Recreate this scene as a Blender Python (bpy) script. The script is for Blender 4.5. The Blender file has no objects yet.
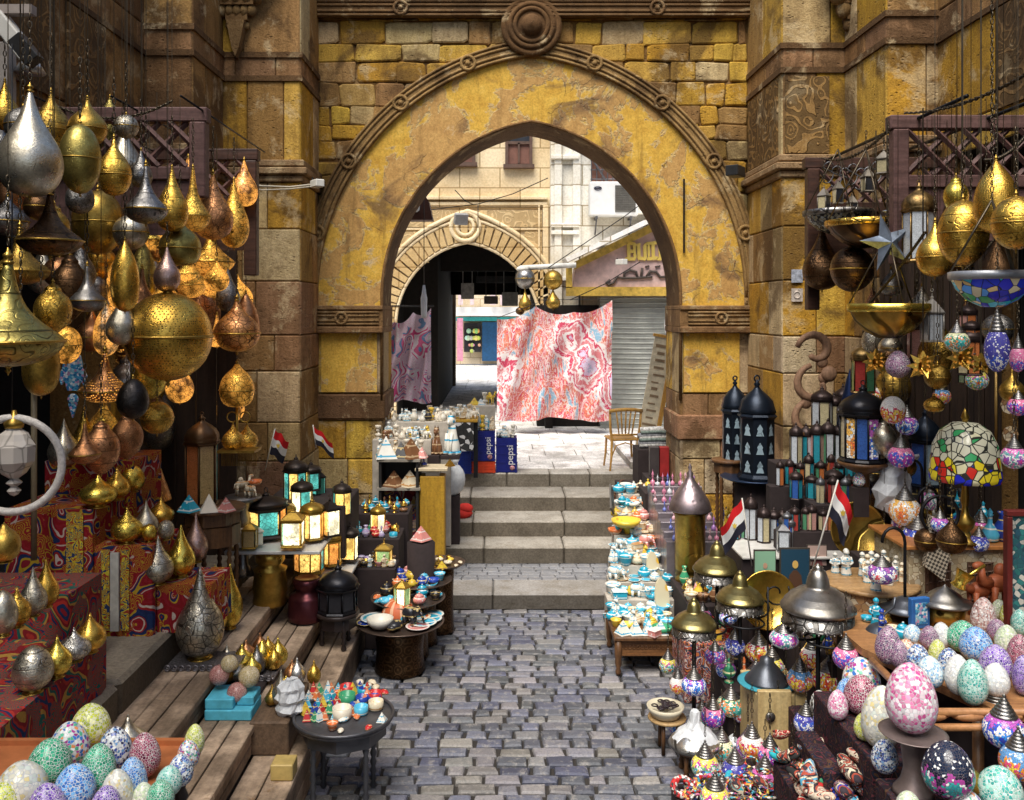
import bpy, math, random
from mathutils import Vector, Matrix
R = random.Random(7)
PI = math.pi
SC = bpy.context.scene
COL = SC.collection
HZ = 3.3                      # eye height above the street
def P(px, py, D): return Vector(((px-500)/900*D, D, HZ-(py-310)/900*D))
def S(px, D): return px/900*D  # pixels -> metres at a depth
def Dz(py, z): return 900*(HZ-z)/(py-310)

# ------------------------------------------------------------------ mesh builder
class MB:
    def __init__(s): s.v=[]; s.f=[]; s.c=[]; s.sm=[]; s.M=Matrix.Identity(4)
    def add(s, vs, fs, col=(1,1,1), smooth=False):
        n=len(s.v); M=s.M
        s.v += [tuple(M@Vector(v)) for v in vs]
        for f in fs:
            s.f.append([n+i for i in f]); s.c.append(col); s.sm.append(smooth)
        return s
    def box(s, x0,x1,y0,y1,z0,z1, col=(1,1,1), b=0.0):
        if b<=0:
            vs=[(x,y,z) for z in (z0,z1) for y in (y0,y1) for x in (x0,x1)]
            fs=[(0,2,3,1),(4,5,7,6),(0,1,5,4),(2,6,7,3),(0,4,6,2),(1,3,7,5)]
            return s.add(vs,fs,col)
        vs=[]; idx={}
        X=(x0,x1);Y=(y0,y1);Z=(z0,z1)
        for i in (0,1):
            for j in (0,1):
                for k in (0,1):
                    sx=1-2*i; sy=1-2*j; sz=1-2*k
                    p=(X[i],Y[j],Z[k])
                    idx[(i,j,k,0)]=len(vs); vs.append((p[0],p[1]+b*sy,p[2]+b*sz))
                    idx[(i,j,k,1)]=len(vs); vs.append((p[0]+b*sx,p[1],p[2]+b*sz))
                    idx[(i,j,k,2)]=len(vs); vs.append((p[0]+b*sx,p[1]+b*sy,p[2]))
        g=lambda i,j,k,a: idx[(i,j,k,a)]
        fs=[]
        for i in (0,1):
            q=[g(i,0,0,0),g(i,0,1,0),g(i,1,1,0),g(i,1,0,0)]; fs.append(q if i==0 else q[::-1])
            q=[g(0,i,0,1),g(1,i,0,1),g(1,i,1,1),g(0,i,1,1)]; fs.append(q if i==0 else q[::-1])
            q=[g(0,0,i,2),g(0,1,i,2),g(1,1,i,2),g(1,0,i,2)]; fs.append(q if i==0 else q[::-1])
        for a in (0,1):
            for c in (0,1):
                fs.append([g(a,c,0,0),g(a,c,1,0),g(a,c,1,1),g(a,c,0,1)])
                fs.append([g(a,0,c,0),g(a,1,c,0),g(a,1,c,2),g(a,0,c,2)])
                fs.append([g(0,a,c,1),g(1,a,c,1),g(1,a,c,2),g(0,a,c,2)])
        for i in (0,1):
            for j in (0,1):
                for k in (0,1): fs.append([g(i,j,k,0),g(i,j,k,1),g(i,j,k,2)])
        return s.add(vs,fs,col)
    def lathe(s, prof, seg=20, c=(0,0,0), col=(1,1,1), smooth=True, fl=0, fa=0.0, sq=1.0):
        """prof: (r,z) list from bottom to top; fl flutes of depth fa"""
        vs=[];fs=[];n=len(prof)
        for r,z in prof:
            for k in range(seg):
                a=2*PI*k/seg; rr=r*(1+fa*math.cos(fl*a)) if fl else r
                vs.append((c[0]+rr*math.cos(a), c[1]+sq*rr*math.sin(a), c[2]+z))
        for i in range(n-1):
            for k in range(seg):
                k2=(k+1)%seg
                fs.append((i*seg+k,i*seg+k2,(i+1)*seg+k2,(i+1)*seg+k))
        if prof[0][0]>1e-4: fs.append(tuple(range(seg))[::-1])
        if prof[-1][0]>1e-4: fs.append(tuple((n-1)*seg+k for k in range(seg)))
        return s.add(vs,fs,col,smooth)
    def tube(s, pts, r, seg=6, col=(1,1,1), smooth=True, closed=False):
        pts=[Vector(p) for p in pts]; n=len(pts); vs=[]; fs=[]
        rs = r if isinstance(r,(list,tuple)) else [r]*n
        prev=None
        for i,p in enumerate(pts):
            if closed: t=pts[(i+1)%n]-pts[i-1]
            else: t=pts[min(i+1,n-1)]-pts[max(i-1,0)]
            if t.length<1e-9: t=Vector((0,0,1))
            t.normalize()
            if prev is None:
                a=Vector((0,0,1)) if abs(t.z)<0.9 else Vector((1,0,0))
                u=t.cross(a).normalized()
            else:
                u=(prev-t*prev.dot(t))
                u = u.normalized() if u.length>1e-6 else t.orthogonal().normalized()
            prev=u; w=t.cross(u)
            for k in range(seg):
                a=2*PI*k/seg
                vs.append(p+(u*math.cos(a)+w*math.sin(a))*rs[i])
        m=n if closed else n-1
        for i in range(m):
            i2=(i+1)%n
            for k in range(seg):
                k2=(k+1)%seg
                fs.append((i*seg+k,i*seg+k2,i2*seg+k2,i2*seg+k))
        if not closed:
            fs.append(tuple(range(seg))[::-1]); fs.append(tuple((n-1)*seg+k for k in range(seg)))
        return s.add(vs,fs,col,smooth)
    def bar(s, a, b, r, seg=6, col=(1,1,1)): return s.tube([a,b], r, seg, col, smooth=seg>4)
    def torus(s, c, Rr, r, ax='z', seg=20, col=(1,1,1), n=6):
        pts=[]
        for k in range(seg):
            a=2*PI*k/seg; x,y=Rr*math.cos(a),Rr*math.sin(a)
            pts.append({'z':(c[0]+x,c[1]+y,c[2]),'y':(c[0]+x,c[1],c[2]+y),'x':(c[0],c[1]+x,c[2]+y)}[ax])
        return s.tube(pts,r,n,col,closed=True)
    def sph(s, c, r, col=(1,1,1), seg=12, rings=8, sc=(1,1,1)):
        prof=[(r*math.sin(PI*i/rings), -r*math.cos(PI*i/rings)) for i in range(rings+1)]
        vs=[];fs=[]
        for q,z in prof:
            for k in range(seg):
                a=2*PI*k/seg; vs.append((c[0]+sc[0]*q*math.cos(a),c[1]+sc[1]*q*math.sin(a),c[2]+sc[2]*z))
        for i in range(rings):
            for k in range(seg):
                k2=(k+1)%seg; fs.append((i*seg+k,i*seg+k2,(i+1)*seg+k2,(i+1)*seg+k))
        return s.add(vs,fs,col,True)
    def prism(s, poly, y0, y1, col=(1,1,1)):
        """poly in x,z, extruded along y"""
        n=len(poly)
        vs=[(x,y0,z) for x,z in poly]+[(x,y1,z) for x,z in poly]
        fs=[tuple(range(n)), tuple(range(n,2*n))[::-1]]
        for i in range(n):
            j=(i+1)%n; fs.append((i,i+n,j+n,j))
        return s.add(vs,fs,col)
    def mesh(s, name):
        me=bpy.data.meshes.new(name); me.from_pydata(s.v,[],s.f)
        me.polygons.foreach_set('use_smooth', s.sm)
        ca=me.color_attributes.new('Col','FLOAT_COLOR','CORNER')
        buf=[]
        for f,c in zip(s.f,s.c): buf += [c[0],c[1],c[2],1.0]*len(f)
        ca.data.foreach_set('color',buf)
        me.validate(); me.update()
        return me

def obj(name, data, mat=None, parent=None, loc=None, rot=None, scale=None):
    """one mesh object; data is an MB or a shared mesh"""
    me = data.mesh(name) if isinstance(data,MB) else data
    o=bpy.data.objects.new(name, me); COL.objects.link(o)
    if mat is not None:
        if len(me.materials)==0: me.materials.append(mat)
        if me.materials[0]!=mat:
            o.material_slots[0].link='OBJECT'; o.material_slots[0].material=mat
    if parent is not None: o.parent=parent
    if loc is not None: o.location=loc
    if rot is not None: o.rotation_euler=rot
    if scale is not None: o.scale=(scale,)*3 if isinstance(scale,(int,float)) else scale
    return o
THINGS=[]
def tag(o, label, cat, group=None):
    o['label']=label; o['category']=cat
    if group: o['group']=group
    THINGS.append(o); return o
def thing(name, label, cat, loc=(0,0,0), rotz=0, group=None):
    o=bpy.data.objects.new(name,None); COL.objects.link(o)
    o.empty_display_size=.05; o.location=loc; o.rotation_euler=(0,0,rotz)
    return tag(o,label,cat,group)
def struct(name, data, mat, parent=None):
    o=obj(name,data,mat,parent)
    if parent is None: o['kind']='structure'
    return o
_cache={}
def shared(key, fn):
    if key not in _cache: _cache[key]=fn().mesh(str(key[0]) if isinstance(key,tuple) else key)
    return _cache[key]

# ------------------------------------------------------------------ node helper
class NT:
    def __init__(s, name, rough=.6, metal=0.0, spec=.4):
        m=bpy.data.materials.new(name); m.use_nodes=True; s.m=m; s.t=m.node_tree; s.n=s.t.nodes; s.l=s.t.links
        s.b=s.n['Principled BSDF']; s.b.inputs['Roughness'].default_value=rough
        s.b.inputs['Metallic'].default_value=metal; s.b.inputs['Specular IOR Level'].default_value=spec
        s._co=None
    def new(s,t,**k):
        n=s.n.new(t)
        for a,b in k.items(): setattr(n,a,b)
        return n
    def inp(s, sock, v):
        if isinstance(v,(int,float)): sock.default_value=v
        elif isinstance(v,tuple):
            d=sock.default_value
            sock.default_value = tuple(v)+(1,) if len(d)==4 and len(v)==3 else v
        else: s.l.new(v,sock)
    def co(s, which='Object', scale=None, rot=None, loc=None):
        if which=='World': 
            o=s.new('ShaderNodeNewGeometry').outputs['Position']
        else: o=s.new('ShaderNodeTexCoord').outputs[which]
        if scale is not None or rot is not None or loc is not None:
            m=s.new('ShaderNodeMapping'); s.l.new(o,m.inputs[0])
            if scale is not None: m.inputs['Scale'].default_value=(scale,)*3 if isinstance(scale,(int,float)) else scale
            if rot is not None: m.inputs['Rotation'].default_value=rot
            if loc is not None: m.inputs['Location'].default_value=loc
            o=m.outputs[0]
        return o
    def noise(s, co, scale=5, detail=4, rough=.55, dist=0.0):
        n=s.new('ShaderNodeTexNoise'); s.inp(n.inputs['Vector'],co); n.inputs['Scale'].default_value=scale
        n.inputs['Detail'].default_value=detail; n.inputs['Roughness'].default_value=rough; n.inputs['Distortion'].default_value=dist
        return n.outputs[0]
    def noisec(s, co, scale=5, detail=3):
        n=s.new('ShaderNodeTexNoise'); s.inp(n.inputs['Vector'],co); n.inputs['Scale'].default_value=scale
        n.inputs['Detail'].default_value=detail; return n.outputs['Color']
    def vor(s, co, scale=5, feat='F1', out='Distance', rand=1.0, metric='EUCLIDEAN'):
        n=s.new('ShaderNodeTexVoronoi'); n.feature=feat
        if feat!='DISTANCE_TO_EDGE': n.distance=metric
        s.inp(n.inputs['Vector'],co); n.inputs['Scale'].default_value=scale; n.inputs['Randomness'].default_value=rand
        return n.outputs[out]
    def wave(s, co, scale=5, dist=0.0, typ='BANDS', d='X', det=2, dsc=1.0):
        n=s.new('ShaderNodeTexWave'); n.wave_type=typ
        if typ=='BANDS': n.bands_direction=d
        else: n.rings_direction=d
        s.inp(n.inputs['Vector'],co); n.inputs['Scale'].default_value=scale; n.inputs['Distortion'].default_value=dist
        n.inputs['Detail'].default_value=det; n.inputs['Detail Scale'].default_value=dsc
        return n.outputs['Fac']
    def math(s, op, a, b=0.0, clamp=False):
        n=s.new('ShaderNodeMath',operation=op); n.use_clamp=clamp; s.inp(n.inputs[0],a); s.inp(n.inputs[1],b); return n.outputs[0]
    def ramp(s, fac, stops, interp='LINEAR'):
        n=s.new('ShaderNodeValToRGB'); s.l.new(fac,n.inputs[0]); e=n.color_ramp; e.interpolation=interp
        while len(e.elements)<len(stops): e.elements.new(.5)
        for el,(p,c) in zip(e.elements,stops):
            el.position=p; el.color=tuple(c)+(1,) if not isinstance(c,(int,float)) else (c,c,c,1)
        return n.outputs[0]
    def mix(s, fac, a, b, mode='MIX'):
        n=s.new('ShaderNodeMix',data_type='RGBA',blend_type=mode); s.inp(n.inputs[0],fac)
        s.inp(n.inputs[6],a); s.inp(n.inputs[7],b); return n.outputs[2]
    def attr(s): return s.new('ShaderNodeVertexColor',layer_name='Col').outputs[0]
    def rand(s): return s.new('ShaderNodeObjectInfo').outputs['Random']
    def bump(s, h, strength=.5, dist=.02, normal=None):
        n=s.new('ShaderNodeBump'); n.inputs['Strength'].default_value=strength; n.inputs['Distance'].default_value=dist
        s.l.new(h,n.inputs['Height'])
        if normal is not None: s.l.new(normal,n.inputs['Normal'])
        return n.outputs[0]
    def done(s, col=None, rough=None, metal=None, normal=None, emis=None, estr=None, alpha=None):
        if col is not None: s.inp(s.b.inputs['Base Color'],col)
        if rough is not None: s.inp(s.b.inputs['Roughness'],rough)
        if metal is not None: s.inp(s.b.inputs['Metallic'],metal)
        if normal is not None: s.inp(s.b.inputs['Normal'],normal)
        if emis is not None: s.inp(s.b.inputs['Emission Color'],emis)
        if estr is not None: s.inp(s.b.inputs['Emission Strength'],estr)
        return s.m
MATS={}
def M(key, fn=None, *a):
    if key not in MATS: MATS[key]=fn(*a)
    return MATS[key]

# ------------------------------------------------------------------ surface materials
def m_stone(dark=1.0, carve=0.0, name='weathered_stone'):
    t=NT(name,rough=.88,spec=.25); w=t.co('World'); c=t.attr()
    big=t.noise(w,1.1,5,.62,.6); mid=t.noise(w,6,6,.7); fine=t.noise(w,55,4,.7)
    streak=t.noise(t.co('World',scale=(5,5,.55)),1.6,5,.65)
    col=t.mix(t.ramp(mid,[(.3,.0),(.7,.85)]), t.mix(.45,c,(.12,.062,.02)), c)
    col=t.mix(.6,col,t.ramp(streak,[(.28,(.35,.27,.18)),(.45,(.85,.78,.68)),(.62,(1.15,1.1,1.05))]),'MULTIPLY')
    pit=t.vor(t.co('World',scale=(1,1,1.6)),16,'F1'); pn=t.noise(w,3.3,5,.75); pm=t.math('MULTIPLY',t.ramp(pit,[(.12,1.0),(.30,0.0)]),t.ramp(pn,[(.48,0.0),(.60,1.0)]))
    col=t.mix(t.math('MULTIPLY',pm,.6),col,(.05,.03,.012))
    col=t.mix(t.ramp(big,[(.52,0.0),(.60,.72)]),col,(.085,.045,.018))
    pale=t.noise(t.co('World',loc=(7,3,9)),2.3,6,.7,.4)
    col=t.mix(t.ramp(pale,[(.55,0.0),(.64,.6)]),col,(.60,.47,.27))
    col=t.mix(1.0,col,t.ramp(fine,[(.25,(.62,.58,.55)),(.6,(1.12,1.12,1.12))]),'MULTIPLY')
    h=t.math('ADD',t.math('MULTIPLY',mid,.9),t.math('MULTIPLY',fine,.5)); h=t.math('SUBTRACT',h,t.math('MULTIPLY',pm,.5))
    if carve>0:
        cw=t.co('World',scale=(1,1,1))
        dn=t.noisec(cw,2.6,2)
        v=t.mix(.22,cw,dn)
        k=t.vor(v,7.5,'SMOOTH_F1'); ring=t.math('SINE',t.math('MULTIPLY',k,30.0))
        rel=t.ramp(ring,[(.35,0.0),(.6,1.0)])
        col=t.mix(t.math('MULTIPLY',t.math('SUBTRACT',1.0,rel),.62),col,(.035,.02,.008))
        h=t.math('ADD',t.math('MULTIPLY',h,.5),t.math('MULTIPLY',rel,carve))
    if dark!=1.0: col=t.mix(1.0,col,(dark,dark*.94,dark*.85),'MULTIPLY')
    return t.done(col,normal=t.bump(h,.9,.02))
def m_plaster():
    t=NT('ochre_plaster',rough=.85,spec=.25); w=t.co('World')
    a=t.noise(w,1.25,6,.6,.9); b=t.noise(t.co('World',loc=(3,1,5)),1.6,7,.65,.5); fine=t.noise(w,45,5,.7); mid=t.noise(w,7,5,.7)
    base=t.ramp(mid,[(.3,(.56,.31,.045)),(.6,(.72,.45,.075)),(.8,(.78,.55,.16))])
    tan=t.ramp(mid,[(.3,(.45,.25,.08)),(.7,(.62,.38,.13))])
    pm=t.ramp(b,[(.515,0.0),(.525,1.0)])
    col=t.mix(pm,base,tan)
    edge=t.ramp(b,[(.495,0.0),(.517,.8),(.53,0.0)])
    col=t.mix(edge,col,(.62,.50,.28))
    col=t.mix(t.ramp(a,[(.57,0.0),(.66,.8)]),col,(.13,.075,.045))
    pale=t.noise(t.co('World',loc=(-4,2,-3)),1.9,6,.7,.4)
    col=t.mix(t.ramp(pale,[(.62,0.0),(.68,.6)]),col,(.62,.50,.33))
    col=t.mix(1.0,col,t.ramp(fine,[(.25,(.66,.62,.58)),(.6,(1.1,1.1,1.1))]),'MULTIPLY')
    ck=t.vor(t.mix(.2,w,t.noisec(w,3,3)),1.7,'DISTANCE_TO_EDGE'); cm_=t.math('MULTIPLY',t.ramp(ck,[(.002,1.0),(.007,0.0)]),t.ramp(a,[(.54,0.0),(.60,.8)])); col=t.mix(cm_,col,(.05,.028,.01))
    sk=t.noise(t.co('World',scale=(6,6,.5)),1.5,5,.65); col=t.mix(t.ramp(sk,[(.56,0.0),(.70,.45)]),col,(.15,.08,.025))
    h=t.math('ADD',t.math('MULTIPLY',pm,.8),t.math('ADD',t.math('MULTIPLY',mid,.4),t.math('MULTIPLY',fine,.2)))
    return t.done(col,normal=t.bump(h,.8,.014))
def m_cream(bright=1.0, carve=0.0, name='pale_limestone'):
    t=NT(name,rough=.85,spec=.25); w=t.co('World'); c=t.attr()
    big=t.noise(w,.9,6,.65); fine=t.noise(w,22,5,.7)
    col=t.mix(1.0,c,t.ramp(big,[(.3,(.80,.72,.60)),(.55,(1,1,1))]),'MULTIPLY')
    br=t.new('ShaderNodeTexBrick'); t.l.new(t.co('World',rot=(PI/2,0,0)),br.inputs['Vector'])
    br.inputs['Scale'].default_value=1.0; br.inputs['Brick Width'].default_value=.85; br.inputs['Row Height'].default_value=.42
    br.inputs['Mortar Size'].default_value=.012; br.inputs['Color1'].default_value=(1,1,1,1); br.inputs['Color2'].default_value=(.86,.83,.78,1); br.inputs['Mortar'].default_value=(.45,.38,.28,1)
    if carve<=0: col=t.mix(1.0,col,br.outputs[0],'MULTIPLY')
    col=t.mix(1.0,col,t.ramp(fine,[(.3,(.8,.78,.74)),(.6,(1.05,1.05,1.05))]),'MULTIPLY')
    h=t.math('MULTIPLY',fine,.3)
    if carve>0:
        v=t.mix(.2,w,t.noisec(w,2.2,2)); k=t.vor(v,6.5,'SMOOTH_F1'); ring=t.math('SINE',t.math('MULTIPLY',k,28.0))
        rel=t.ramp(ring,[(.35,0.0),(.6,1.0)])
        col=t.mix(t.math('MULTIPLY',t.math('SUBTRACT',1.0,rel),.5),col,(.30,.20,.09)); h=t.math('ADD',h,rel)
    return t.done(col,normal=t.bump(h,.7,.02))
def m_cobble():
    t=NT('slate_cobbles',rough=.5,spec=.55); w=t.co('World'); c=t.attr()
    n=t.noise(w,7,6,.7,.3); f=t.noise(w,60,5,.75); n2=t.noise(t.co('World',loc=(4,4,0)),15,6,.75)
    col=t.mix(t.ramp(n2,[(.52,0.0),(.62,.6)]),c,(.34,.32,.29))
    col=t.mix(t.ramp(n,[(.25,.6),(.36,0.0)]),col,(.03,.032,.038))
    col=t.mix(1.0,col,t.ramp(f,[(.3,(.55,.56,.6)),(.62,(1.25,1.22,1.2))]),'MULTIPLY')
    h=t.math('ADD',t.math('MULTIPLY',n2,.8),t.math('MULTIPLY',f,.4))
    return t.done(col,rough=t.ramp(f,[(.3,.38),(.7,.72)]),normal=t.bump(h,.8,.012))
def m_paver(name='worn_step_stone', warm=0.0):
    t=NT(name,rough=.75,spec=.3); w=t.co('World'); c=t.attr()
    n=t.noise(w,2.5,6,.7); f=t.noise(w,40,5,.75); st=t.noise(t.co('World',scale=(2,2,9)),2.5,5,.7)
    col=t.mix(t.ramp(n,[(.35,.6),(.6,0.0)]),c,(.14,.125,.10))
    col=t.mix(t.ramp(st,[(.52,0.0),(.68,.45)]),col,(.16,.13,.09))
    col=t.mix(1.0,col,t.ramp(f,[(.3,(.68,.67,.66)),(.6,(1.12,1.12,1.12))]),'MULTIPLY')
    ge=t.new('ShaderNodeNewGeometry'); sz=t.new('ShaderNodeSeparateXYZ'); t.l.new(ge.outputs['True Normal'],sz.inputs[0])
    col=t.mix(1.0,col,t.ramp(t.math('ADD',t.math('MULTIPLY',sz.outputs[2],.8),t.math('MULTIPLY',st,.25)),[(.12,(.45,.41,.36)),(.85,(1.22,1.2,1.18))]),'MULTIPLY')  # colour lightened on up-facing treads as if lit, darkened on dirty risers
    return t.done(col,normal=t.bump(t.math('ADD',n,t.math('MULTIPLY',f,.4)),.6,.012))
def m_wood(col=(.10,.05,.028), col2=(.045,.022,.014), rough=.6, scale=1.0, axis='y', name='aged_wood', worn=0.0):
    t=NT(name,rough=rough,spec=.35)
    sc={'x':(1.2,14,14),'y':(14,1.2,14),'z':(14,14,1.2)}[axis]
    g=t.noise(t.co('World',scale=tuple(a*scale for a in sc)),1.6,6,.7,.5); f=t.noise(t.co('World'),38,4,.7)
    big=t.noise(t.co('World'),2.2,4,.6)
    c=t.ramp(g,[(.3,col2),(.62,col)])
    if worn>0:
        c=t.mix(t.ramp(big,[(.42,0.0),(.6,worn)]),c,tuple(min(1,x*2.1+.05) for x in col))
        c=t.mix(t.ramp(t.noise(t.co('World',loc=(5,5,1)),3.4,6,.8),[(.58,0.0),(.66,.7)]),c,(.20,.105,.035))
        c=t.mix(1.0,c,t.attr(),'MULTIPLY')
    c=t.mix(1.0,c,t.ramp(f,[(.3,(.75,.75,.75)),(.6,(1.1,1.1,1.1))]),'MULTIPLY')
    return t.done(c,normal=t.bump(g,.5,.008))
def m_flat(name, col, rough=.6, metal=0.0, var=.18, sc=9, bump=.25, emis=None, es=0.0):
    t=NT(name,rough=rough,metal=metal); w=t.co('World'); n=t.noise(w,sc,5,.65)
    d=tuple(x*(1-var*1.6) for x in col); e=tuple(min(1,x*(1+var)) for x in col)
    c=t.ramp(n,[(.3,d),(.7,e)])
    if emis: t.done(emis=emis,estr=es)
    return t.done(c,normal=t.bump(t.noise(w,sc*5,4,.7),bump,.004))
def flat(name,*a,**k):
    if name not in MATS: MATS[name]=m_flat(name,*a,**k)
    return MATS[name]
def m_emit(name,col,s):
    t=NT(name,rough=.3); return t.done(col,emis=col,estr=s)
# ================================================================== setting: stone colours
OCH=(.60,.35,.04); OCH2=(.70,.46,.08); BRN=(.22,.125,.05); BRN2=(.38,.23,.08); PAL=(.64,.50,.27); PNK=(.34,.19,.11)
def stonecol(kind='mix'):
    r=R.random()
    if kind=='rubble': pal=[OCH,OCH2,OCH2,OCH,BRN2,PAL,(.46,.30,.10),OCH2,BRN2]
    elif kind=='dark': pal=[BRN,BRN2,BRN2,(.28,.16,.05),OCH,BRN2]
    elif kind=='right': pal=[OCH,BRN2,OCH2,PAL,OCH,(.36,.22,.08)]
    elif kind=='pale': pal=[PAL,(.58,.46,.28),(.46,.30,.15),PNK,(.60,.5,.34)]
    elif kind=='band': pal=[(.34,.20,.10),(.38,.22,.10),(.30,.175,.085)]
    else: pal=[OCH,OCH2,BRN2,(.36,.22,.08),PAL]
    c=R.choice(pal); k=R.uniform(.8,1.15)
    return (c[0]*k,c[1]*k*R.uniform(.95,1.04),c[2]*k*R.uniform(.85,1.15))
def blocks(mb, O, U, V, W, u0,u1, rows, wr, kind='mix', gap=.012, rough=.0, bev=.014, keep=None):
    """courses of blocks; rows list of (v0,v1[,kind]); W outward normal"""
    O=Vector(O);U=Vector(U);V=Vector(V);W=Vector(W)
    for row in rows:
        v0,v1=row[0],row[1]; kd=row[2] if len(row)>2 else kind
        wmin,wmax = row[3] if len(row)>3 else wr
        u=u0-(R.uniform(0,wmin*.6) if u1-u0>wmax else 0)
        while u<u1-.02:
            w=R.uniform(wmin,wmax); ua=max(u,u0); ub=min(u+w,u1)
            if u1-ub<wmin*.35: ub=u1; w=ub-u
            u+=w
            if ub-ua<.03: continue
            if keep and not keep((ua+ub)/2,(v0+v1)/2): continue
            g=gap/2; j=lambda s=1:R.uniform(-rough,rough)*s
            d=R.uniform(-rough,rough)*.6
            co=[(ua+g+j(),v0+g+j()),(ub-g+j(),v0+g+j()),(ub-g+j(),v1-g+j()),(ua+g+j(),v1-g+j())]
            if rough>0:   # eight-sided, knocked corners
                pts=[]
                cu=sum(c[0] for c in co)/4; cv=sum(c[1] for c in co)/4
                for i in range(4):
                    a=co[i]; n=co[(i+1)%4]; p=co[i-1]
                    f=R.uniform(.06,.22); h=R.uniform(.06,.25)
                    f*=.6; h*=.6; pts.append((a[0]+(p[0]-a[0])*f,a[1]+(p[1]-a[1])*h*.8)); pts.append((a[0]+(n[0]-a[0])*f*.6,a[1]+(n[1]-a[1])*f))
            else: pts=co; cu=sum(c[0] for c in co)/4; cv=sum(c[1] for c in co)/4
            n=len(pts); c=stonecol(kd)
            b=bev*(2.2 if rough else 1)
            inner=[(p[0]+(b if p[0]<cu else -b), p[1]+(b if p[1]<cv else -b)) for p in pts]
            vs=[O+U*p[0]+V*p[1]-W*.03 for p in pts]+[O+U*p[0]+V*p[1]+W*(d+.0) for p in pts]+[O+U*p[0]+V*p[1]+W*(d+b*.7) for p in inner]
            fs=[]
            for q in (0,n):
                for i in range(n):
                    k=(i+1)%n; fs.append((q+i,q+k,q+n+k,q+n+i))
            fs.append(tuple(range(2*n,3*n)))
            mb.add(vs,fs,c)
STONE=m_stone(); STONED=m_stone(.42,name='shaded_stone'); CARVE=m_stone(1,1.0,'carved_stone'); STONEB=m_stone(.75,name='shade_toned_stone')  # darker copies carry shade in the colour of the same stone
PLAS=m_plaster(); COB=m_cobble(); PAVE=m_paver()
MORT=flat('lime_mortar',(.11,.07,.03),.95,var=.3)
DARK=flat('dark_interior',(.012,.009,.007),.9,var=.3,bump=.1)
WOODD=m_wood((.075,.034,.022),(.03,.014,.01),.5,axis='x',name='dark_red_wood')
WOODDZ=m_wood((.075,.034,.022),(.03,.014,.01),.5,axis='z',name='dark_red_wood_upright')
PURP=m_wood((.16,.085,.075),(.07,.035,.03),.6,axis='x',name='faded_maroon_wood')

# ---- ground
g=MB(); g.box(-400,400,-300,10.0,-.4,-.03,(.1,.1,.1)); g.box(-400,400,10.0,600,-.4,-.034,(.1,.1,.1))
struct('ground',g,flat('packed_earth',(.035,.030,.026),.95))
g=MB(); y=2.5
while y<9.92:
    d=R.uniform(.115,.145); x=-3.6+R.uniform(-.2,0)
    if y+d>9.95: d=9.97-y
    while x<4.2:
        w=R.uniform(.13,.28); gp=.0095
        a=R.uniform(-.004,.004); k=R.uniform(.75,1.3); bl=R.uniform(-.015,.03)
        base=R.choice([(.105,.112,.13),(.14,.148,.17),(.18,.18,.185),(.08,.087,.105),(.22,.21,.20),(.125,.134,.158)])
        c=(base[0]*k,base[1]*k,(base[2]+bl)*k)
        dk=1.0
        x0,x1,y0,y1=x+gp,x+w-gp,y+gp,y+d-gp; z=a
        r=.014; jx=lambda:R.uniform(-.011,.011)
        o=[(x0+jx(),y0+jx(),-.03),(x1+jx(),y0+jx(),-.03),(x1+jx(),y1+jx(),-.03),(x0+jx(),y1+jx(),-.03)]
        m_=[(p[0]+(.004 if p[0]<(x0+x1)/2 else -.004),p[1],z-.012) for p in o]
        i_=[(p[0]+(r if p[0]<(x0+x1)/2 else -r)+jx(),p[1]+(r if p[1]<(y0+y1)/2 else -r),z+R.uniform(-.004,.004)) for p in o]
        fs=[(0,1,5,4),(1,2,6,5),(2,3,7,6),(3,0,4,7),(4,5,9,8),(5,6,10,9),(6,7,11,10),(7,4,8,11),(8,9,10,11)]
        g.add(o+m_+i_,fs,c)
        x+=w
    y+=d
struct('cobbled_street',g,COB)
# kerb and landing
g=MB(); x=-2.3
while x<3.0:
    w=R.uniform(.9,1.7); x2=min(3.0,x+w); k=R.uniform(.85,1.1)
    g.box(x+.004,x2-.004,9.98,10.52,-.03,.15,(.30*k,.29*k,.28*k),.014); x=x2
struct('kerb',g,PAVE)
g=MB(); y=10.53
while y<11.2:
    d=.11; x=-2.2
    while x<3.0:
        w=R.uniform(.14,.26); k=R.uniform(.8,1.2)
        g.box(x+.004,x+w-.004,y+.004,min(y+d,11.2)-.004,-.03,.145+R.uniform(-.003,.003),(.22*k,.225*k,.24*k),.008); x+=w
    y+=d
struct('cobbled_landing',g,COB)
st=MB()
for i,(ya,yb,z) in enumerate([(11.2,11.72,.35),(11.72,12.32,.55),(12.32,12.98,.75)]):
    x=-1.5
    cuts=[-1.5,R.uniform(-.5,-.3),R.uniform(.75,.95),2.25]
    if i==0: cuts=[-1.5,-.2,.8,2.25]
    for a,b in zip(cuts,cuts[1:]):
        k=R.uniform(.9,1.12); st.box(a+.004,b-.004,ya,yb+.25,z-.22,z,(.36*k,.335*k,.29*k),.018)
cuts=[-1.5,-.65,.1,.72,1.3,2.25]
for a,b in zip(cuts,cuts[1:]):
    k=R.uniform(.9,1.1); st.box(a+.004,b-.004,12.98,13.35,.6,.95,(.5*k,.48*k,.43*k),.018)
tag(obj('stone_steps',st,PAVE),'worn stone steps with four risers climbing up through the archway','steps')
g=MB(); y=13.36
while y<44:
    d=.62; x=-7+R.uniform(0,.3)
    while x<8:
        w=R.uniform(.5,.95); k=R.uniform(.92,1.06); g.box(x+.004,x+w-.004,y+.004,y+d-.004,.6,.945+R.uniform(-.002,.002),(.88*k,.87*k,.84*k),.006); x+=w
    y+=d
struct('courtyard_paving',g,m_paver('pale_paving'))

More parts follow.
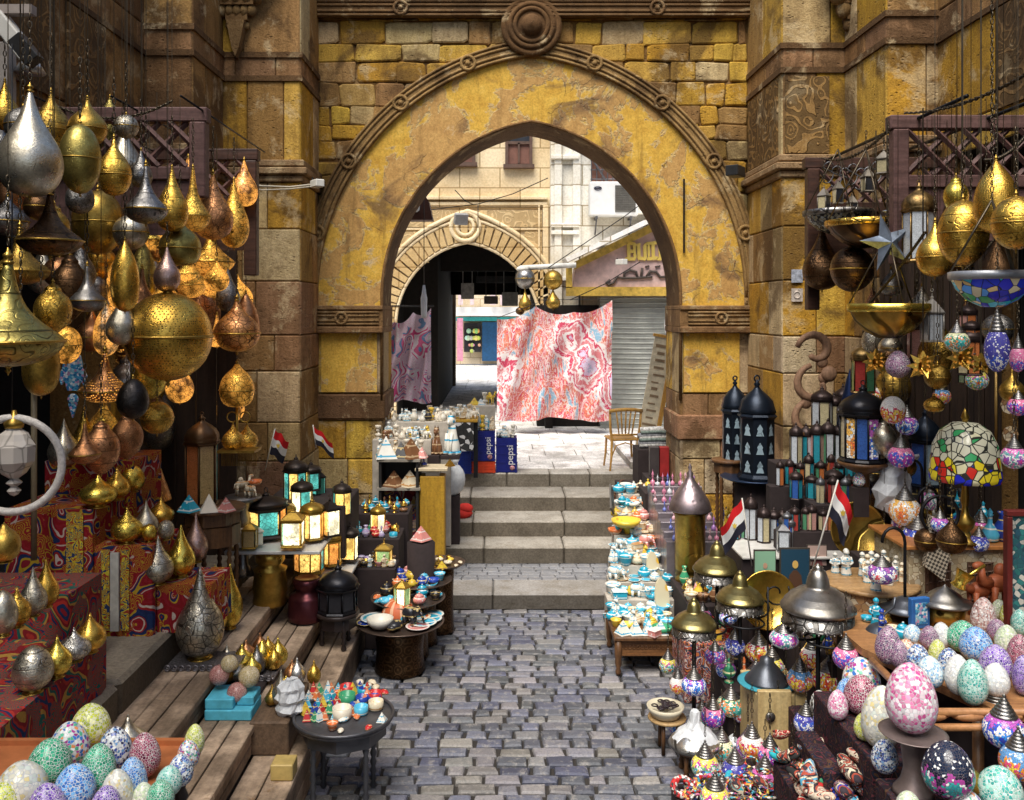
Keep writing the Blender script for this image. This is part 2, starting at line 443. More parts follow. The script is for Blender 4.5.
# ---- the arch wall
AX=.38; ZS=3.45; YF=11.0; YB=11.9
def arc(hw, c, zs=ZS, n=28):
    Rr=hw+c; amax=math.acos(c/Rr); pts=[]
    for i in range(n+1):
        a=amax*i/n; pts.append((AX+c*-1+Rr*math.cos(a), zs+Rr*math.sin(a)))     # right side up to apex
    right=pts; left=[(2*AX-x,z) for x,z in pts[::-1]][1:]
    return right+left
inner=arc(1.82,.36); outer=arc(2.60,.36)
arch=thing('stone_archway','tall pointed stone archway with ochre plaster and carved interlaced moulding','archway',(0,YF,0))
def A(name,mb,mat):   # parts built in world space
    o=obj(name,mb,mat,arch); o.matrix_parent_inverse=Matrix.Translation((0,-YF,0)); return o
g=MB()   # plaster ring
n=len(inner)
for i in range(n-1):
    for k in range(6):
        f0,f1=k/6,(k+1)/6
        q=[]
        for (a,f) in ((i,f0),(i,f1),(i+1,f1),(i+1,f0)):
            q.append((inner[a][0]*(1-f)+outer[a][0]*f, YF-.03, inner[a][1]*(1-f)+outer[a][1]*f))
        g.add(q,[(0,1,2,3)],(1,1,1),False)
for sx,a,b in ((-1,AX-2.60,AX-1.82),(1,AX+1.82,AX+2.60)):
    g.add([(a,YF-.03,3.3),(b,YF-.03,3.3),(b,YF-.03,ZS),(a,YF-.03,ZS)],[(0,1,2,3)])
    g.add([(a+.04,YF-.026,2.30),(b-.06,YF-.026,2.30),(b-.06,YF-.026,3.06),(a+.04,YF-.026,3.06)],[(0,1,2,3)])
A('plaster_face',g,PLAS)
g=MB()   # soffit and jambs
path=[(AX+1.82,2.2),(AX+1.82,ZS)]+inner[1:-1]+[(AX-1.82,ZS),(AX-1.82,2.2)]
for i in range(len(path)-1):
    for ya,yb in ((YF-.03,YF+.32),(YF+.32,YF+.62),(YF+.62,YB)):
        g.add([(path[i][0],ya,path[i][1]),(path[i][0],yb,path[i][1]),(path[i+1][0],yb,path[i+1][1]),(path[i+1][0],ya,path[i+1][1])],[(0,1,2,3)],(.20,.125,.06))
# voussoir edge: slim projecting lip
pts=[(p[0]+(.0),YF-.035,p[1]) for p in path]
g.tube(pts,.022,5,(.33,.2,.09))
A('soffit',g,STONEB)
g=MB()   # rubble spandrels
def keepsp(u,v):
    if v<ZS: return False
    dx=abs(u-AX)+.36; r=math.hypot(dx,v-ZS); return r>2.60+.36-.12
rows=[]; z=4.2
while z<6.84:
    h=R.uniform(.17,.29); rows.append((z,min(z+h,6.86))); z+=h
blocks(g,(0,YF-.005,0),(1,0,0),(0,0,1),(0,-1,0),-2.28,3.02,rows,(.22,.62),'rubble',gap=.010,rough=.020,bev=.007,keep=keepsp)
A('spandrel_masonry',g,STONE)
g=MB()   # wall core and back
def rect_pt(x,z,X0=-4.2,X1=4.9,Z0=2.2,Z1=7.2):
    dx,dz=x-AX,z-2.6; k=1e9
    if dx>0: k=min(k,(X1-AX)/dx)
    if dx<0: k=min(k,(X0-AX)/dx)
    if dz>0: k=min(k,(Z1-2.6)/dz)
    return (AX+dx*k,2.6+dz*k)
p2=[(AX+1.82,0.0),(AX+1.82,2.6)]+[(x+(.002 if x>AX else -.002),z) for x,z in inner]+[(AX-1.82,2.6),(AX-1.82,0.0)]
for yy in (YF+.02,YB):
    for i in range(1,len(p2)-2):
        a,b=p2[i],p2[i+1]; c,d=rect_pt(*b),rect_pt(*a)
        g.add([(a[0],yy,a[1]),(b[0],yy,b[1]),(c[0],yy,c[1]),(d[0],yy,d[1])],[(0,1,2,3)],BRN2)
    # corners and legs
    pass
    for x0,x1 in ((-4.2,AX-1.82),(AX+1.82,4.9)):
        g.add([(x0,yy,-.05),(x1,yy,-.05),(x1,yy,2.6),(x0,yy,2.6)],[(0,1,2,3)],BRN2)
for yy in (YF+.03,):
    for x0,x1 in ((-4.2,-2.2),(3.0,4.9)): g.box(x0,x1,yy,YB-.02,6.0,7.2,BRN2)
    g.box(-2.4,3.2,yy,YB-.02,7.0,7.2,BRN2)
A('wall_core',g,STONEB)
g=MB()   # piers: blocks either side below the springing
for x0,x1,side in ((-2.44,-1.44,0),(2.2,3.18,1)):
    rws=[(.0,.55,'dark'),(.55,1.05,'dark'),(1.05,1.48,'mix' if side==0 else 'pale'),(1.48,1.95,'rubble' if side==0 else 'pale'),(1.95,2.28,'band'),(2.28,3.06,'mix')]
    blocks(g,(0,YF-.004,0),(1,0,0),(0,0,1),(0,-1,0),x0,x1,rws,(.45,.9),gap=.012,bev=.012)
    xf=x1 if side==0 else x0
    blocks(g,(xf,YF,0),(0,1,0),(0,0,1),(1 if side==0 else -1,0,0),-.03,.9,rws,(.4,.9),gap=.01,bev=.01)
    # projecting band
    if side==0: g.box(-2.46,-1.40,YF-.05,YB,1.97,2.27,(.16,.09,.05),.015)
    else: g.box(2.16,3.16,YF-.05,YB,1.72,2.02,(.36,.2,.12),.015)
    A('pier_masonry',g,STONE); g=MB()
# impost mouldings with interlaced relief
def mould_band(mb, pts, w, y, col, knots=()):
    """flat band following a 2D path with raised twin ribs; offset inwards/outwards"""
    m=len(pts); nor=[]
    for i in range(m):
        a=pts[max(i-1,0)]; b=pts[min(i+1,m-1)]; t=Vector((b[0]-a[0],b[1]-a[1])).normalized(); nor.append((-t[1],t[0]))
    def off(d): return [(p[0]+q[0]*d,p[1]+q[1]*d) for p,q in zip(pts,nor)]
    A0,A1=off(-w/2),off(w/2)
    for i in range(m-1):
        mb.add([(A0[i][0],y,A0[i][1]),(A1[i][0],y,A1[i][1]),(A1[i+1][0],y,A1[i+1][1]),(A0[i+1][0],y,A0[i+1][1])],[(0,1,2,3)],col)
        for Aq in (A0,A1): mb.add([(Aq[i][0],y,Aq[i][1]),(Aq[i+1][0],y,Aq[i+1][1]),(Aq[i+1][0],y+.07,Aq[i+1][1]),(Aq[i][0],y+.07,Aq[i][1])],[(0,1,2,3)],col)
    for d in (-w*.42,-w*.18,w*.18,w*.42):
        mb.tube([(x,y-.004,z) for x,z in off(d)],w*.085,6,col)
    for (x,z) in knots:
        mb.torus((x,y-.018,z),w*.40,w*.10,'y',14,col); mb.sph((x,y-.01,z),w*.17,col,8,6)
cm=(.38,.25,.10)
mo=arc(2.70,.36)
g=MB(); kn=[mo[i] for i in (5,11,17,23,33,39,45,51)]
mould_band(g,mo,.21,YF-.07,cm,kn)
for sx in (-1,1):
    x=AX+sx*2.70; g_=[(x,ZS),(x,3.36)]; mould_band(g,g_,.21,YF-.07,cm)
A('arch_moulding',g,STONE)
for x0,x1 in ((-2.42,-1.42),(2.18,3.16)):
    g=MB()
    mould_band(g,[(x0+.1,3.20),(x1-.05,3.20)],.17,YF-.10,(.30,.19,.085),[(x0+.5,3.20)])
    g.box(x0,x1+.0,YF-.13,YB,3.02,3.10,(.26,.15,.07),.012); g.box(x0,x1,YF-.11,YB,3.30,3.355,(.28,.17,.08),.01)
    g.box(x0+.002,x1-.002,YF-.085,YB,3.1,3.3,(.27,.16,.07))
    A('impost_moulding',g,STONE)
g=MB()
for x in (-2.36,3.12):
    zs=[3.4+i*.3 for i in range(12)]
    mould_band(g,[(x,z) for z in zs],.17,YF-.075,cm,[(x,4.5),(x,5.75)])
mould_band(g,[(-2.45+i*.35,6.95) for i in range(17)],.20,YF-.12,(.17,.10,.045),[(-1.2,6.95),(1.9,6.95)])
g.box(-2.5,3.25,YF-.16,YF,7.06,7.14,(.14,.08,.04),.01); g.box(-2.5,3.25,YF-.12,YF,7.14,7.3,(.12,.07,.035))
A('frame_moulding',g,STONE)
g=MB()
bx,bz=AX,6.74
for r_,rr,dy in ((.33,.045,.10),(.26,.035,.13),(.20,.03,.14)): g.torus((bx,YF-dy,bz),r_,rr,'y',28,(.14,.075,.03))
g.M=Matrix.Translation((bx,YF-.09,bz))@Matrix.Rotation(PI/2,4,'X'); g.lathe([(.34,0),(.34,.04),(.2,.05),(.13,.05),(.125,.09),(.08,.13),(0,.15)],24,col=(.13,.07,.03)); g.M=Matrix.Identity(4)
A('boss',g,STONE)

# ---- side pilasters and walls
crs=[(0,.6,'dark'),(.6,1.2,'mix'),(1.2,1.62,'pale'),(1.62,2.05,'mix'),(2.05,2.62,'mix'),(2.62,3.02,'band'),(3.02,3.62,'mix'),(3.62,4.2,'dark'),(4.2,4.72,'mix')]
up=[(4.95,5.85,'mix'),(5.85,6.15,'band'),(6.15,7.2,'mix'),(7.2,8.0,'dark')]
def pilaster(name,label,xa,xb,ya,yb,side,cat='pilaster',carved=False,kinds=None):
    o=thing(name,label,cat,((xa+xb)/2,ya,0))
    inv=Matrix.Translation(o.location).inverted()
    def part(n,mb,mat):
        q=obj(n,mb,mat,o); q.matrix_parent_inverse=inv; return q
    g=MB(); rws=crs+up
    if kinds: rws=[(a,b,kinds.get(i,k)) for i,(a,b,k) in enumerate(rws)]
    blocks(g,(0,ya,0),(1,0,0),(0,0,1),(0,-1,0),xa,xb,rws,(.3,.8),gap=.01,bev=.012)
    xi = xb if side<0 else xa
    blocks(g,(xi,0,0),(0,1,0),(0,0,1),(1 if side<0 else -1,0,0),ya,yb,rws,(.4,.9),gap=.01,bev=.012)
    part('masonry',g,STONE)
    g=MB(); g.box(xa+.02,xb-.02,ya+.02,yb,0,8.5,BRN2); part('core',g,STONEB)
    g=MB(); e=.09
    for dz,ee in ((4.72,.04),(4.80,.09),(4.89,.05)):
        g.box(xa-(0 if side<0 else ee),xb+(ee if side<0 else 0),ya-ee,yb-.01,dz,dz+.075,(.36,.25,.14),.012)
    part('cornice',g,STONE); g=MB()
    g.box(xa-(0 if side<0 else .03),xb+(.03 if side<0 else 0),ya-.03,yb,5.84,5.90,(.13,.075,.035)); g.box(xa-(0 if side<0 else .03),xb+(.03 if side<0 else 0),ya-.03,yb,6.10,6.16,(.13,.075,.035))
    part('string_course',g,STONE)
    if carved:
        g=MB(); a,b=carved; g.box(a,b,ya-.03,ya+.01,4.98,5.80,(.40,.25,.09)); part('carved_panel',g,CARVE)
        g=MB()
        if side>0: g.box(xa-.03,xa+.01,ya+.12,yb-.1,4.98,5.80,(.30,.18,.06)); part('carved_panel',g,CARVE)
    return o
K1={4:'band',3:'rubble',8:'rubble'}

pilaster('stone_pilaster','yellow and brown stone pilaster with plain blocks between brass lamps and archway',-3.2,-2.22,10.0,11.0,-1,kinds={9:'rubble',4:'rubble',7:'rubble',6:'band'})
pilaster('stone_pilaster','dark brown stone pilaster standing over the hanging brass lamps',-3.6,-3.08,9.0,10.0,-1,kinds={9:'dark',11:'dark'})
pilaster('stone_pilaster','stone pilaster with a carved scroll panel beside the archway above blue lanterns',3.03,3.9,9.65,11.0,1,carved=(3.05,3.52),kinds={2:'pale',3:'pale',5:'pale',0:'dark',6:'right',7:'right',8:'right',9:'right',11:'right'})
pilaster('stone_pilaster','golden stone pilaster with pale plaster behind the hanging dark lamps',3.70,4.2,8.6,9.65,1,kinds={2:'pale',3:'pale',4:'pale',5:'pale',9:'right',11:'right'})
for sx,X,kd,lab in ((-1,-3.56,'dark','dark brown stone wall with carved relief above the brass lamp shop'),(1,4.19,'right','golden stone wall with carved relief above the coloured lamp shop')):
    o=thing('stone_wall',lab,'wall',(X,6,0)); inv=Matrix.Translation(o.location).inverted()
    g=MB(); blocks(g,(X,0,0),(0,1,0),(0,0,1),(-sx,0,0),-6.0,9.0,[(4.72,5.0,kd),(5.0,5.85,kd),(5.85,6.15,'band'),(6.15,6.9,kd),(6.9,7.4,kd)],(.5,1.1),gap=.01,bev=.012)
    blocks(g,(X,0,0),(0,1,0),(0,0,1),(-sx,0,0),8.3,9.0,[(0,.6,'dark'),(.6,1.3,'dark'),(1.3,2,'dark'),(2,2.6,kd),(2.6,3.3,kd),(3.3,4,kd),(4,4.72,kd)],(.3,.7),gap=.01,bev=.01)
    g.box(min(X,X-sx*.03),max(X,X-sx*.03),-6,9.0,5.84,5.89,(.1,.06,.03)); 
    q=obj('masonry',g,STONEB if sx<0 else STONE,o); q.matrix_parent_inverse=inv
    g=MB(); x0,x1=(X-.6,X-.02) if sx<0 else (X+.02,X+.6)
    g.box(x0,x1,-6,10,4.74,7.4,BRN2); g.box(x0,x1,8.32,10,0,4.74,BRN2)
    q=obj('core',g,STONEB,o); q.matrix_parent_inverse=inv
    g=MB(); xa,xb=(X+.0,X+.035) if sx<0 else (X-.035,X)
    for ya,yb in ((7.35,8.05),(5.9,7.1)) if sx<0 else ((6.6,7.55),(5.2,6.4)): g.box(xa,xb,ya,yb,4.98,5.82,(.26,.15,.05) if sx<0 else (.3,.19,.08))
    q=obj('carved_panel',g,CARVE,o); q.matrix_parent_inverse=inv
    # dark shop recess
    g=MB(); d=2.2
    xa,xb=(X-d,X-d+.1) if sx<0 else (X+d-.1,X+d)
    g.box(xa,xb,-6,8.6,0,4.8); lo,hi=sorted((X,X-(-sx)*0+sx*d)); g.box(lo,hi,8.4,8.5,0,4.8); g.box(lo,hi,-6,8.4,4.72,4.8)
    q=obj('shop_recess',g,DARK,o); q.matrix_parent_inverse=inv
# muqarnas corbels high in the corners
for (x,y,z,s,lab) in ((-2.9,9.95,7.08,-1,'honeycomb carved stone corbel high on the brown pilaster'),(3.86,9.58,6.80,1,'honeycomb carved stone corbel high on the golden pilaster')):
    g=MB()
    for k in range(5):
        w=.42-.075*k; zz=-.16*k
        for j in range(-2,3):
            g.sph((j*w*.42,-.12+.03*k,zz),w*.30,(.26,.17,.07),7,5,(1,1,1.25))
        g.box(-w,w,-.2+.035*k,.1,zz+.05,zz+.12,(.2,.12,.05))
    g.prism([(-.1,-.6),(.1,-.6),(.04,-.9),(0,-1.0),(-.04,-.9)],-.1,.05,(.25,.16,.07))
    tag(obj('carved_corbel',g,STONE,loc=(x,y,z)),lab,'corbel')

# ================================================================== courtyard beyond the arch
CR=(.90,.75,.50); WH=(.90,.88,.80)
CREAM=m_cream(); CREAMC=m_cream(1,1,'carved_limestone')
b=thing('courtyard_building','cream carved stone building with a pointed portal across the courtyard','building',(-.7,19,.95))
binv=Matrix.Translation(b.location).inverted()
def B(name,mb,mat,par=None):
    o=obj(name,mb,mat,par or b); o.matrix_parent_inverse=binv if par is None else Matrix.Identity(4); return o
PX=-.68; PZ=3.05
pin=[]; 
Rr=1.52+.25; am=math.acos(.25/Rr)
for i in range(17):
    a=am*i/16; pin.append((PX-.25+Rr*math.cos(a),PZ-.08+Rr*math.sin(a)))
pin=pin+[(2*PX-x,z) for x,z in pin[::-1]][1:]
def ring(d,top=.0):
    return [(PX+(x-PX)*(1+d/1.52),PZ+(z-PZ)*(1+(d+top*max(0,1-abs(x-PX)/.5))/1.6)) for x,z in pin]
g=MB()
def rp(x,z,X0=-8,X1=1.05,Z1=11):
    dx,dz=x-PX,z-2.2;k=1e9
    if dx>0:k=min(k,(X1-PX)/dx)
    if dx<0:k=min(k,(X0-PX)/dx)
    if dz>0:k=min(k,(Z1-2.2)/dz)
    return (PX+dx*k,2.2+dz*k)
full=[(PX+1.52,2.25)]+pin+[(PX-1.52,2.25)]
for i in range(len(full)-1):
    a,c=full[i],full[i+1]; d,e=rp(*c),rp(*a)
    # keep corners
    g.add([(a[0],19,a[1]),(c[0],19,c[1]),(d[0],19,d[1]),(e[0],19,e[1])],[(0,1,2,3)],CR)
g.box(PX+1.52,1.05,19,19.2,.9,2.3,CR); g.box(-8,PX-1.52,19,19.2,.9,2.3,CR)
g.add([(-8,19.01,5),(1.05,19.01,5),(1.05,19.01,11),(-8,19.01,11)],[(0,1,2,3)],CR); 
B('wall',g,CREAM)
g=MB()
for i in range(len(pin)-1):
    pass
o0,o1,o2=ring(.04),ring(.42,.0),ring(.55,.08)
nv=34
for k in range(nv):
    t0=k/nv*(len(pin)-1); i=int(t0); f=t0-i
    def pt(r_,t):
        i=min(int(t),len(r_)-2); f=t-i; return (r_[i][0]*(1-f)+r_[i+1][0]*f, r_[i][1]*(1-f)+r_[i+1][1]*f)
    t1=(k+.8)/nv*(len(pin)-1)
    p=[pt(o0,t0),pt(o1,t0),pt(o1,t1),pt(o0,t1)]
    y0=18.90
    g.add([(x,y0,z) for x,z in p]+[(x,19,z) for x,z in p],[(0,1,2,3),(0,1,5,4),(1,2,6,5),(2,3,7,6),(3,0,4,7)],(.66,.48,.24))
g.tube([(x,18.9,z) for x,z in o2],.05,6,CR); g.tube([(x,18.92,z) for x,z in ring(.46,.02)],.035,6,CR); g.tube([(x,18.95,z) for x,z in ring(.0)],.04,6,CR)
g.torus((PX-.05,18.9,5.05),.30,.05,'y',20,CR); g.torus((PX-.05,18.9,5.05),.18,.04,'y',16,CR)
B('portal_surround',g,CREAM)
g=MB()
g.box(-4,.88,18.93,19,5.05,5.40,(.70,.52,.28)); g.box(.52,.88,18.94,19,4.5,4.95,(.70,.52,.28)); g.box(-4,-1.5,18.94,19,4.3,4.95,(.70,.52,.28))
B('carved_panel',g,CREAMC)
g=MB()
for z,w in ((5.5,.09),(5.62,.14),(4.98,.06),(5.44,.04)): g.box(-6,1.0,19-w,19,z,z+.07,CR,.01)
g.box(.90,1.02,18.9,19,1,5.5,CR,.01); g.box(.80,.84,18.9,19,1,5.5,CR)
B('cornice',g,CREAM)
def window(x0,x1,z0,z1,mat):
    g=MB()
    g.box(x0-.06,x0,18.88,19,z0-.05,z1+.05); g.box(x1,x1+.06,18.88,19,z0-.05,z1+.05); g.box(x0,x1,18.88,19,z1,z1+.06); g.box(x0-.1,x1+.1,18.85,19,z0-.1,z0-.02); g.box(x0,x1,18.9,19,(z0+z1)/2-.03,(z0+z1)/2+.03); g.box((x0+x1)/2-.02,(x0+x1)/2+.02,18.9,19,z0,(z0+z1)/2)
    w=B('window',g,mat)
    g=MB(); g.box(x0,x1,18.95,18.995,z0,(z0+z1)/2-.03,(1,1,1)); q=obj('shutter',g,flat('brown_shutter',(.22,.10,.07),.7),w)
    g=MB(); g.box(x0,x1,18.97,18.996,(z0+z1)/2+.03,z1,(1,1,1)); q=obj('pane',g,flat('dark_glass',(.03,.03,.035),.15),w)
wf=flat('dark_window_frame',(.12,.07,.05),.7)
window(.17,.62,6.38,7.25,wf); window(-1.1,-.58,6.42,6.85,wf)
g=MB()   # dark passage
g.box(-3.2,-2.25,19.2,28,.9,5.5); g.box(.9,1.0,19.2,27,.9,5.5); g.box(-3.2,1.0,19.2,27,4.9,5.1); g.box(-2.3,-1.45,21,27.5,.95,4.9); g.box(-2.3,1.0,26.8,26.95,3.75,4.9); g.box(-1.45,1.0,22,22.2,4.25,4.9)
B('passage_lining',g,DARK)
# second building, right
b2=thing('courtyard_building','sunlit white stone building with barred window and ledge behind the arch','building',(3,18.6,.95)); b2inv=Matrix.Translation(b2.location).inverted()
def B2(n,mb,mat):
    o=obj(n,mb,mat,b2); o.matrix_parent_inverse=b2inv; return o
g=MB(); g.box(1.05,8,18.6,19.3,.9,11,WH); B2('wall',g,CREAM)
g=MB()
for x in (1.12,1.5): g.box(x,x+.16,18.5,18.6,1,11,WH,.01)
for z in (3.9,4.85,5.0,6.4): g.box(1.05,1.62,18.45,18.6,z,z+.08,WH,.01)
g.box(2.0,8,18.4,18.6,4.6,4.70,WH,.01); g.box(2.3,8,18.35,18.6,5.25,5.33,WH,.01); g.box(1.62,2.0,18.5,18.6,2.5,4.5,(.6,.5,.35))
B2('pilaster_trim',g,CREAM)
g=MB(); g.box(1.9,2.75,18.56,18.598,5.8,6.75,(.4,.3,.2)); B2('window',g,flat('brown_shutter',(.22,.10,.07),.7))
g=MB()
for i in range(9): g.bar((1.88+i*.11,18.5,5.8),(1.88+i*.11,18.5,6.8),.012,5)
for i in range(6): g.bar((1.86,18.5,5.8+i*.19),(2.8,18.5,5.8+i*.19),.012,5)
g.bar((1.5,18.45,7.0),(2.4,18.45,5.6),.02,5)
B2('window_bars',g,flat('grey_iron',(.16,.16,.17),.5,.6))
# air conditioner
ac=thing('air_conditioner','white boxy air conditioner unit bracketed above the shop sign','air conditioner',P(614,216,18.25))
g=MB(); w,h=.49,.70; g.box(-w,w,-.02,.32,0,h,(1,1,1),.03); obj('casing',g,flat('white_enamel',(.78,.78,.76),.4,var=.05),ac)
g=MB(); g.box(.02,w-.06,-.035,-.022,.08,h-.08)
for i in range(15): g.bar((.02,-.045,.1+i*.036),(w-.06,-.045,.1+i*.036),.006,4)
for i in range(10): g.bar((.05+i*.042,-.05,.08),(.05+i*.042,-.05,h-.08),.004,4)
obj('grille',g,flat('dark_grille',(.16,.15,.13),.6),ac)
g=MB(); g.M=Matrix.Translation((-.33,-.026,.56))@Matrix.Rotation(PI/2,4,'X')@Matrix.Scale(.5,4,(0,1,0)); g.torus((0,0,0),.07,.012,'z',18); g.M=Matrix.Identity(4); g.bar((-.38,-.03,.555),(-.28,-.03,.565),.01,5)
obj('badge',g,flat('dark_ink',(.03,.03,.06),.5),ac)
g=MB(); 
for x in (-.35,.35): g=MB(); g.box(x-.02,x+.02,0,.36,-.06,-.003); g.bar((x,.05,-.05),(x,.34,-.35),.015,5); obj('bracket',g,flat('grey_iron'),ac)
# shop with gabled sign
YS=17.7
def q(px,py,D=17.7): v=P(px,py,D); return (v.x,v.z)
sh=thing('shop_sign','purplish stone gable sign with yellow gothic and dark arabic lettering','sign',(2.3,YS,3.5)); sinv=Matrix.Translation(sh.location).inverted()
def SB(n,mb,mat):
    o=obj(n,mb,mat,sh); o.matrix_parent_inverse=sinv; return o
g=MB(); g.prism([q(572,291),q(720,291),q(720,195),q(664,224),q(576,266)],YS,YS+.6,(1,1,1)); SB('panel',g,flat('mauve_stone',(.66,.46,.42),.7,var=.2,sc=5))
GOLD=flat('gold_trim',(.58,.38,.07),.5,var=.3)
g=MB()
def pr(pts,y0,y1,mat=None): g.prism([q(*p) for p in pts],y0,y1)
pr([(566,296),(720,296),(720,287),(566,287)],YS-.08,YS+.05); pr([(566,288),(572,288),(572,264),(566,262)],YS-.08,YS+.05); pr([(574,270),(574,262),(720,190),(720,199)],YS-.12,YS+.05)
SB('frame',g,GOLD)
g=MB(); pr([(566,263),(564,259),(720,184),(722,189)],YS-.4,YS+.6); SB('coping',g,CREAM)
# gothic letters
g=MB()
def stroke(x0,x1,z0,z1):   # broad-nib upright with slanted ends
    w=x1-x0; g.prism([(x0,z0+.02),(x0+w*.45,z0-.035),(x1+w*.15,z0+.035),(x1,z1-.02),(x0+w*.55,z1+.035),(x0-w*.15,z1-.035)],YS-.05,YS-.004)
def hb(x0,z0,x1,z1,t=.032): g.prism([(x0,z0-t),(x1,z1-t),(x1+.02,z1+t*.3),(x1,z1+t),(x0,z0+t),(x0-.02,z0-t*.3)],YS-.048,YS-.003)
lx,lz=q(627,259); hh=.30
for i,(ch) in enumerate('BUTL'):
    x=lx+i*.2; z=lz
    if ch=='B': stroke(x,x+.055,z,z+hh+.05); stroke(x+.125,x+.175,z,z+.13); stroke(x+.115,x+.165,z+.16,z+hh); hb(x,z+hh+.02,x+.15,z+hh-.01); hb(x+.03,z+.15,x+.15,z+.15); hb(x-.03,z+.0,x+.15,z+.0)
    if ch=='U': stroke(x,x+.055,z,z+hh-.02); stroke(x+.12,x+.175,z-.01,z+hh-.02); hb(x+.02,z+.02,x+.15,z+.0); hb(x-.03,z+hh-.03,x+.05,z+hh-.01,.02)
    if ch=='T': stroke(x+.08,x+.135,z,z+hh+.02); hb(x-.02,z+hh,x+.2,z+hh+.02); stroke(x+.0,x+.04,z+.04,z+hh-.03); hb(x+.0,z+.0,x+.19,z+.02)
    if ch=='L': stroke(x+.02,x+.075,z,z+hh+.07); hb(x+.0,z,x+.2,z+.03); hb(x+.02,z+hh+.04,x+.12,z+hh+.0,.02)
SB('lettering',g,flat('yellow_letters',(.75,.55,.12),.5,var=.1))
g=MB(); T=lambda pts,r=.028: g.tube([(q(*p)[0],YS-.03,q(*p)[1]) for p in pts],r,6)
T([(610,280),(606,283),(608,285),(613,283),(617,277),(622,278),(634,278),(648,277),(652,277)])
T([(624,277),(624,273),(630,270),(636,272),(637,277)]); T([(641,277),(642,268)]); T([(646,277),(650,271),(656,272),(660,277),(666,277)]); T([(666,277),(666,268)]); T([(672,283),(674,278),(676,276)]); T([(645,267),(649,266)],.02); T([(655,267),(660,266)],.02)
SB('arabic_lettering',g,flat('dark_letters',(.08,.06,.05),.5))
# roller shutter
g=MB(); x0,_=q(600,300,17.9); x1,_=q(700,300,17.9); z=.95
while z<3.55:
    g.box(x0,x1,17.9,17.95,z,z+.085,(1,1,1)); g.bar((x0,17.895,z+.09),(x1,17.895,z+.09),.014,6); z+=.1
tag(obj('roller_shutter',g,flat('grey_shutter',(.36,.37,.34),.45,.5,var=.15,sc=3)),'grey ribbed roller shutter pulled down under the gable sign','shutter')
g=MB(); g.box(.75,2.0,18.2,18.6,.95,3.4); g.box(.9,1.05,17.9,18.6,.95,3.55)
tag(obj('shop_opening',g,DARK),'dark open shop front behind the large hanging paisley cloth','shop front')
# far street beyond the passage: shop front with shelves
fb=thing('far_shop','small far shop with white awning, teal fascia and blue door beyond the passage','shop',P(480,362,38)); fi=Matrix.Translation(fb.location).inverted()
def FB(n,mb,mat):
    o=obj(n,mb,mat,fb); o.matrix_parent_inverse=fi; return o
def rect(g,x0,y0,x1,y1,D,dd=.1,col=(1,1,1)):
    a=P(x0,y1,D); c=P(x1,y0,D); g.box(a.x,c.x,D,D+dd,a.z,c.z,col)
g=MB(); rect(g,380,120,560,364,38.6,.3,(.7,.6,.45)); FB('wall',g,CREAM)
g=MB(); rect(g,455,307,520,316,37.3,1.2); FB('awning',g,flat('white_canvas',(.8,.8,.78),.8,var=.05))
g=MB(); rect(g,455,317,520,321,38.2,.2); FB('fascia',g,flat('teal_paint',(.03,.35,.36),.5))
g=MB(); rect(g,482,322,500,361,38.3,.2); FB('door',g,flat('blue_paint',(.015,.09,.22),.4))
g=MB(); rect(g,464,323,481,352,38.3,.2); FB('display_window',g,flat('dark_glass'))
g=MB()
for i in range(22): p=P(R.uniform(466,480),R.choice([331,338,345,351]),38.2); g.sph(p,R.uniform(.06,.12),(R.uniform(.3,.9),R.uniform(.2,.8),R.uniform(.1,.7)),6,4)
t_=NT('shelf_goods'); FB('goods',g,t_.done(t_.attr()))
for k,(x0,x1) in enumerate([(458,463),(470,474),(490,496),(500,510)]): g=MB(); rect(g,x0,292,x1,305,37,.05); FB('banner',g,flat('pale_banner',(.7,.55,.56),.8))
for i,(x,y,h,lab) in enumerate([(462,310,60,'pink patterned cloth hanging at the far end of the passage')]):
    g=MB(); rect(g,457,318,463,361,36,.03); tag(obj('hanging_cloth',g,flat('pink_cloth',(.6,.25,.35),.8)),lab,'cloth')
g=MB(); a=P(452,385,27.8); g.box(a.x-.05,a.x+.1,27.8,28.3,.95,3.9,(1,1,1))
for i in range(34): g.box(a.x-.06,a.x+.11,27.78,27.8,.97+i*.085,1.03+i*.085)
tag(obj('shutter_post',g,flat('ribbed_brown',(.2,.14,.09),.6)),'ribbed metal shutter end standing inside the dark passage','shutter')


for x0,x1,y,z0,z1,l in ((-3.9,-2.52,8.62,.95,4.15,'dark boarded shop screen behind the glowing brass lamps'),(3.48,4.6,8.24,.0,4.2,'dark boarded shop screen behind the hanging glass lamps')):  # dark boards added so the wall behind the lamps reads as shaded
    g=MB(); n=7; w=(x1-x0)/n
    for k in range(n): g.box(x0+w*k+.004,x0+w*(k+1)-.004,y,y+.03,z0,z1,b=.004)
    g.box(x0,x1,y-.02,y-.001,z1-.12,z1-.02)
    tag(obj('shade_screen',g,m_wood((.035,.02,.013),(.014,.008,.006),.6,axis='z',name='shade_dark_boards') if 'blackened' not in MATS else MATS['blackened']),l,'screen')

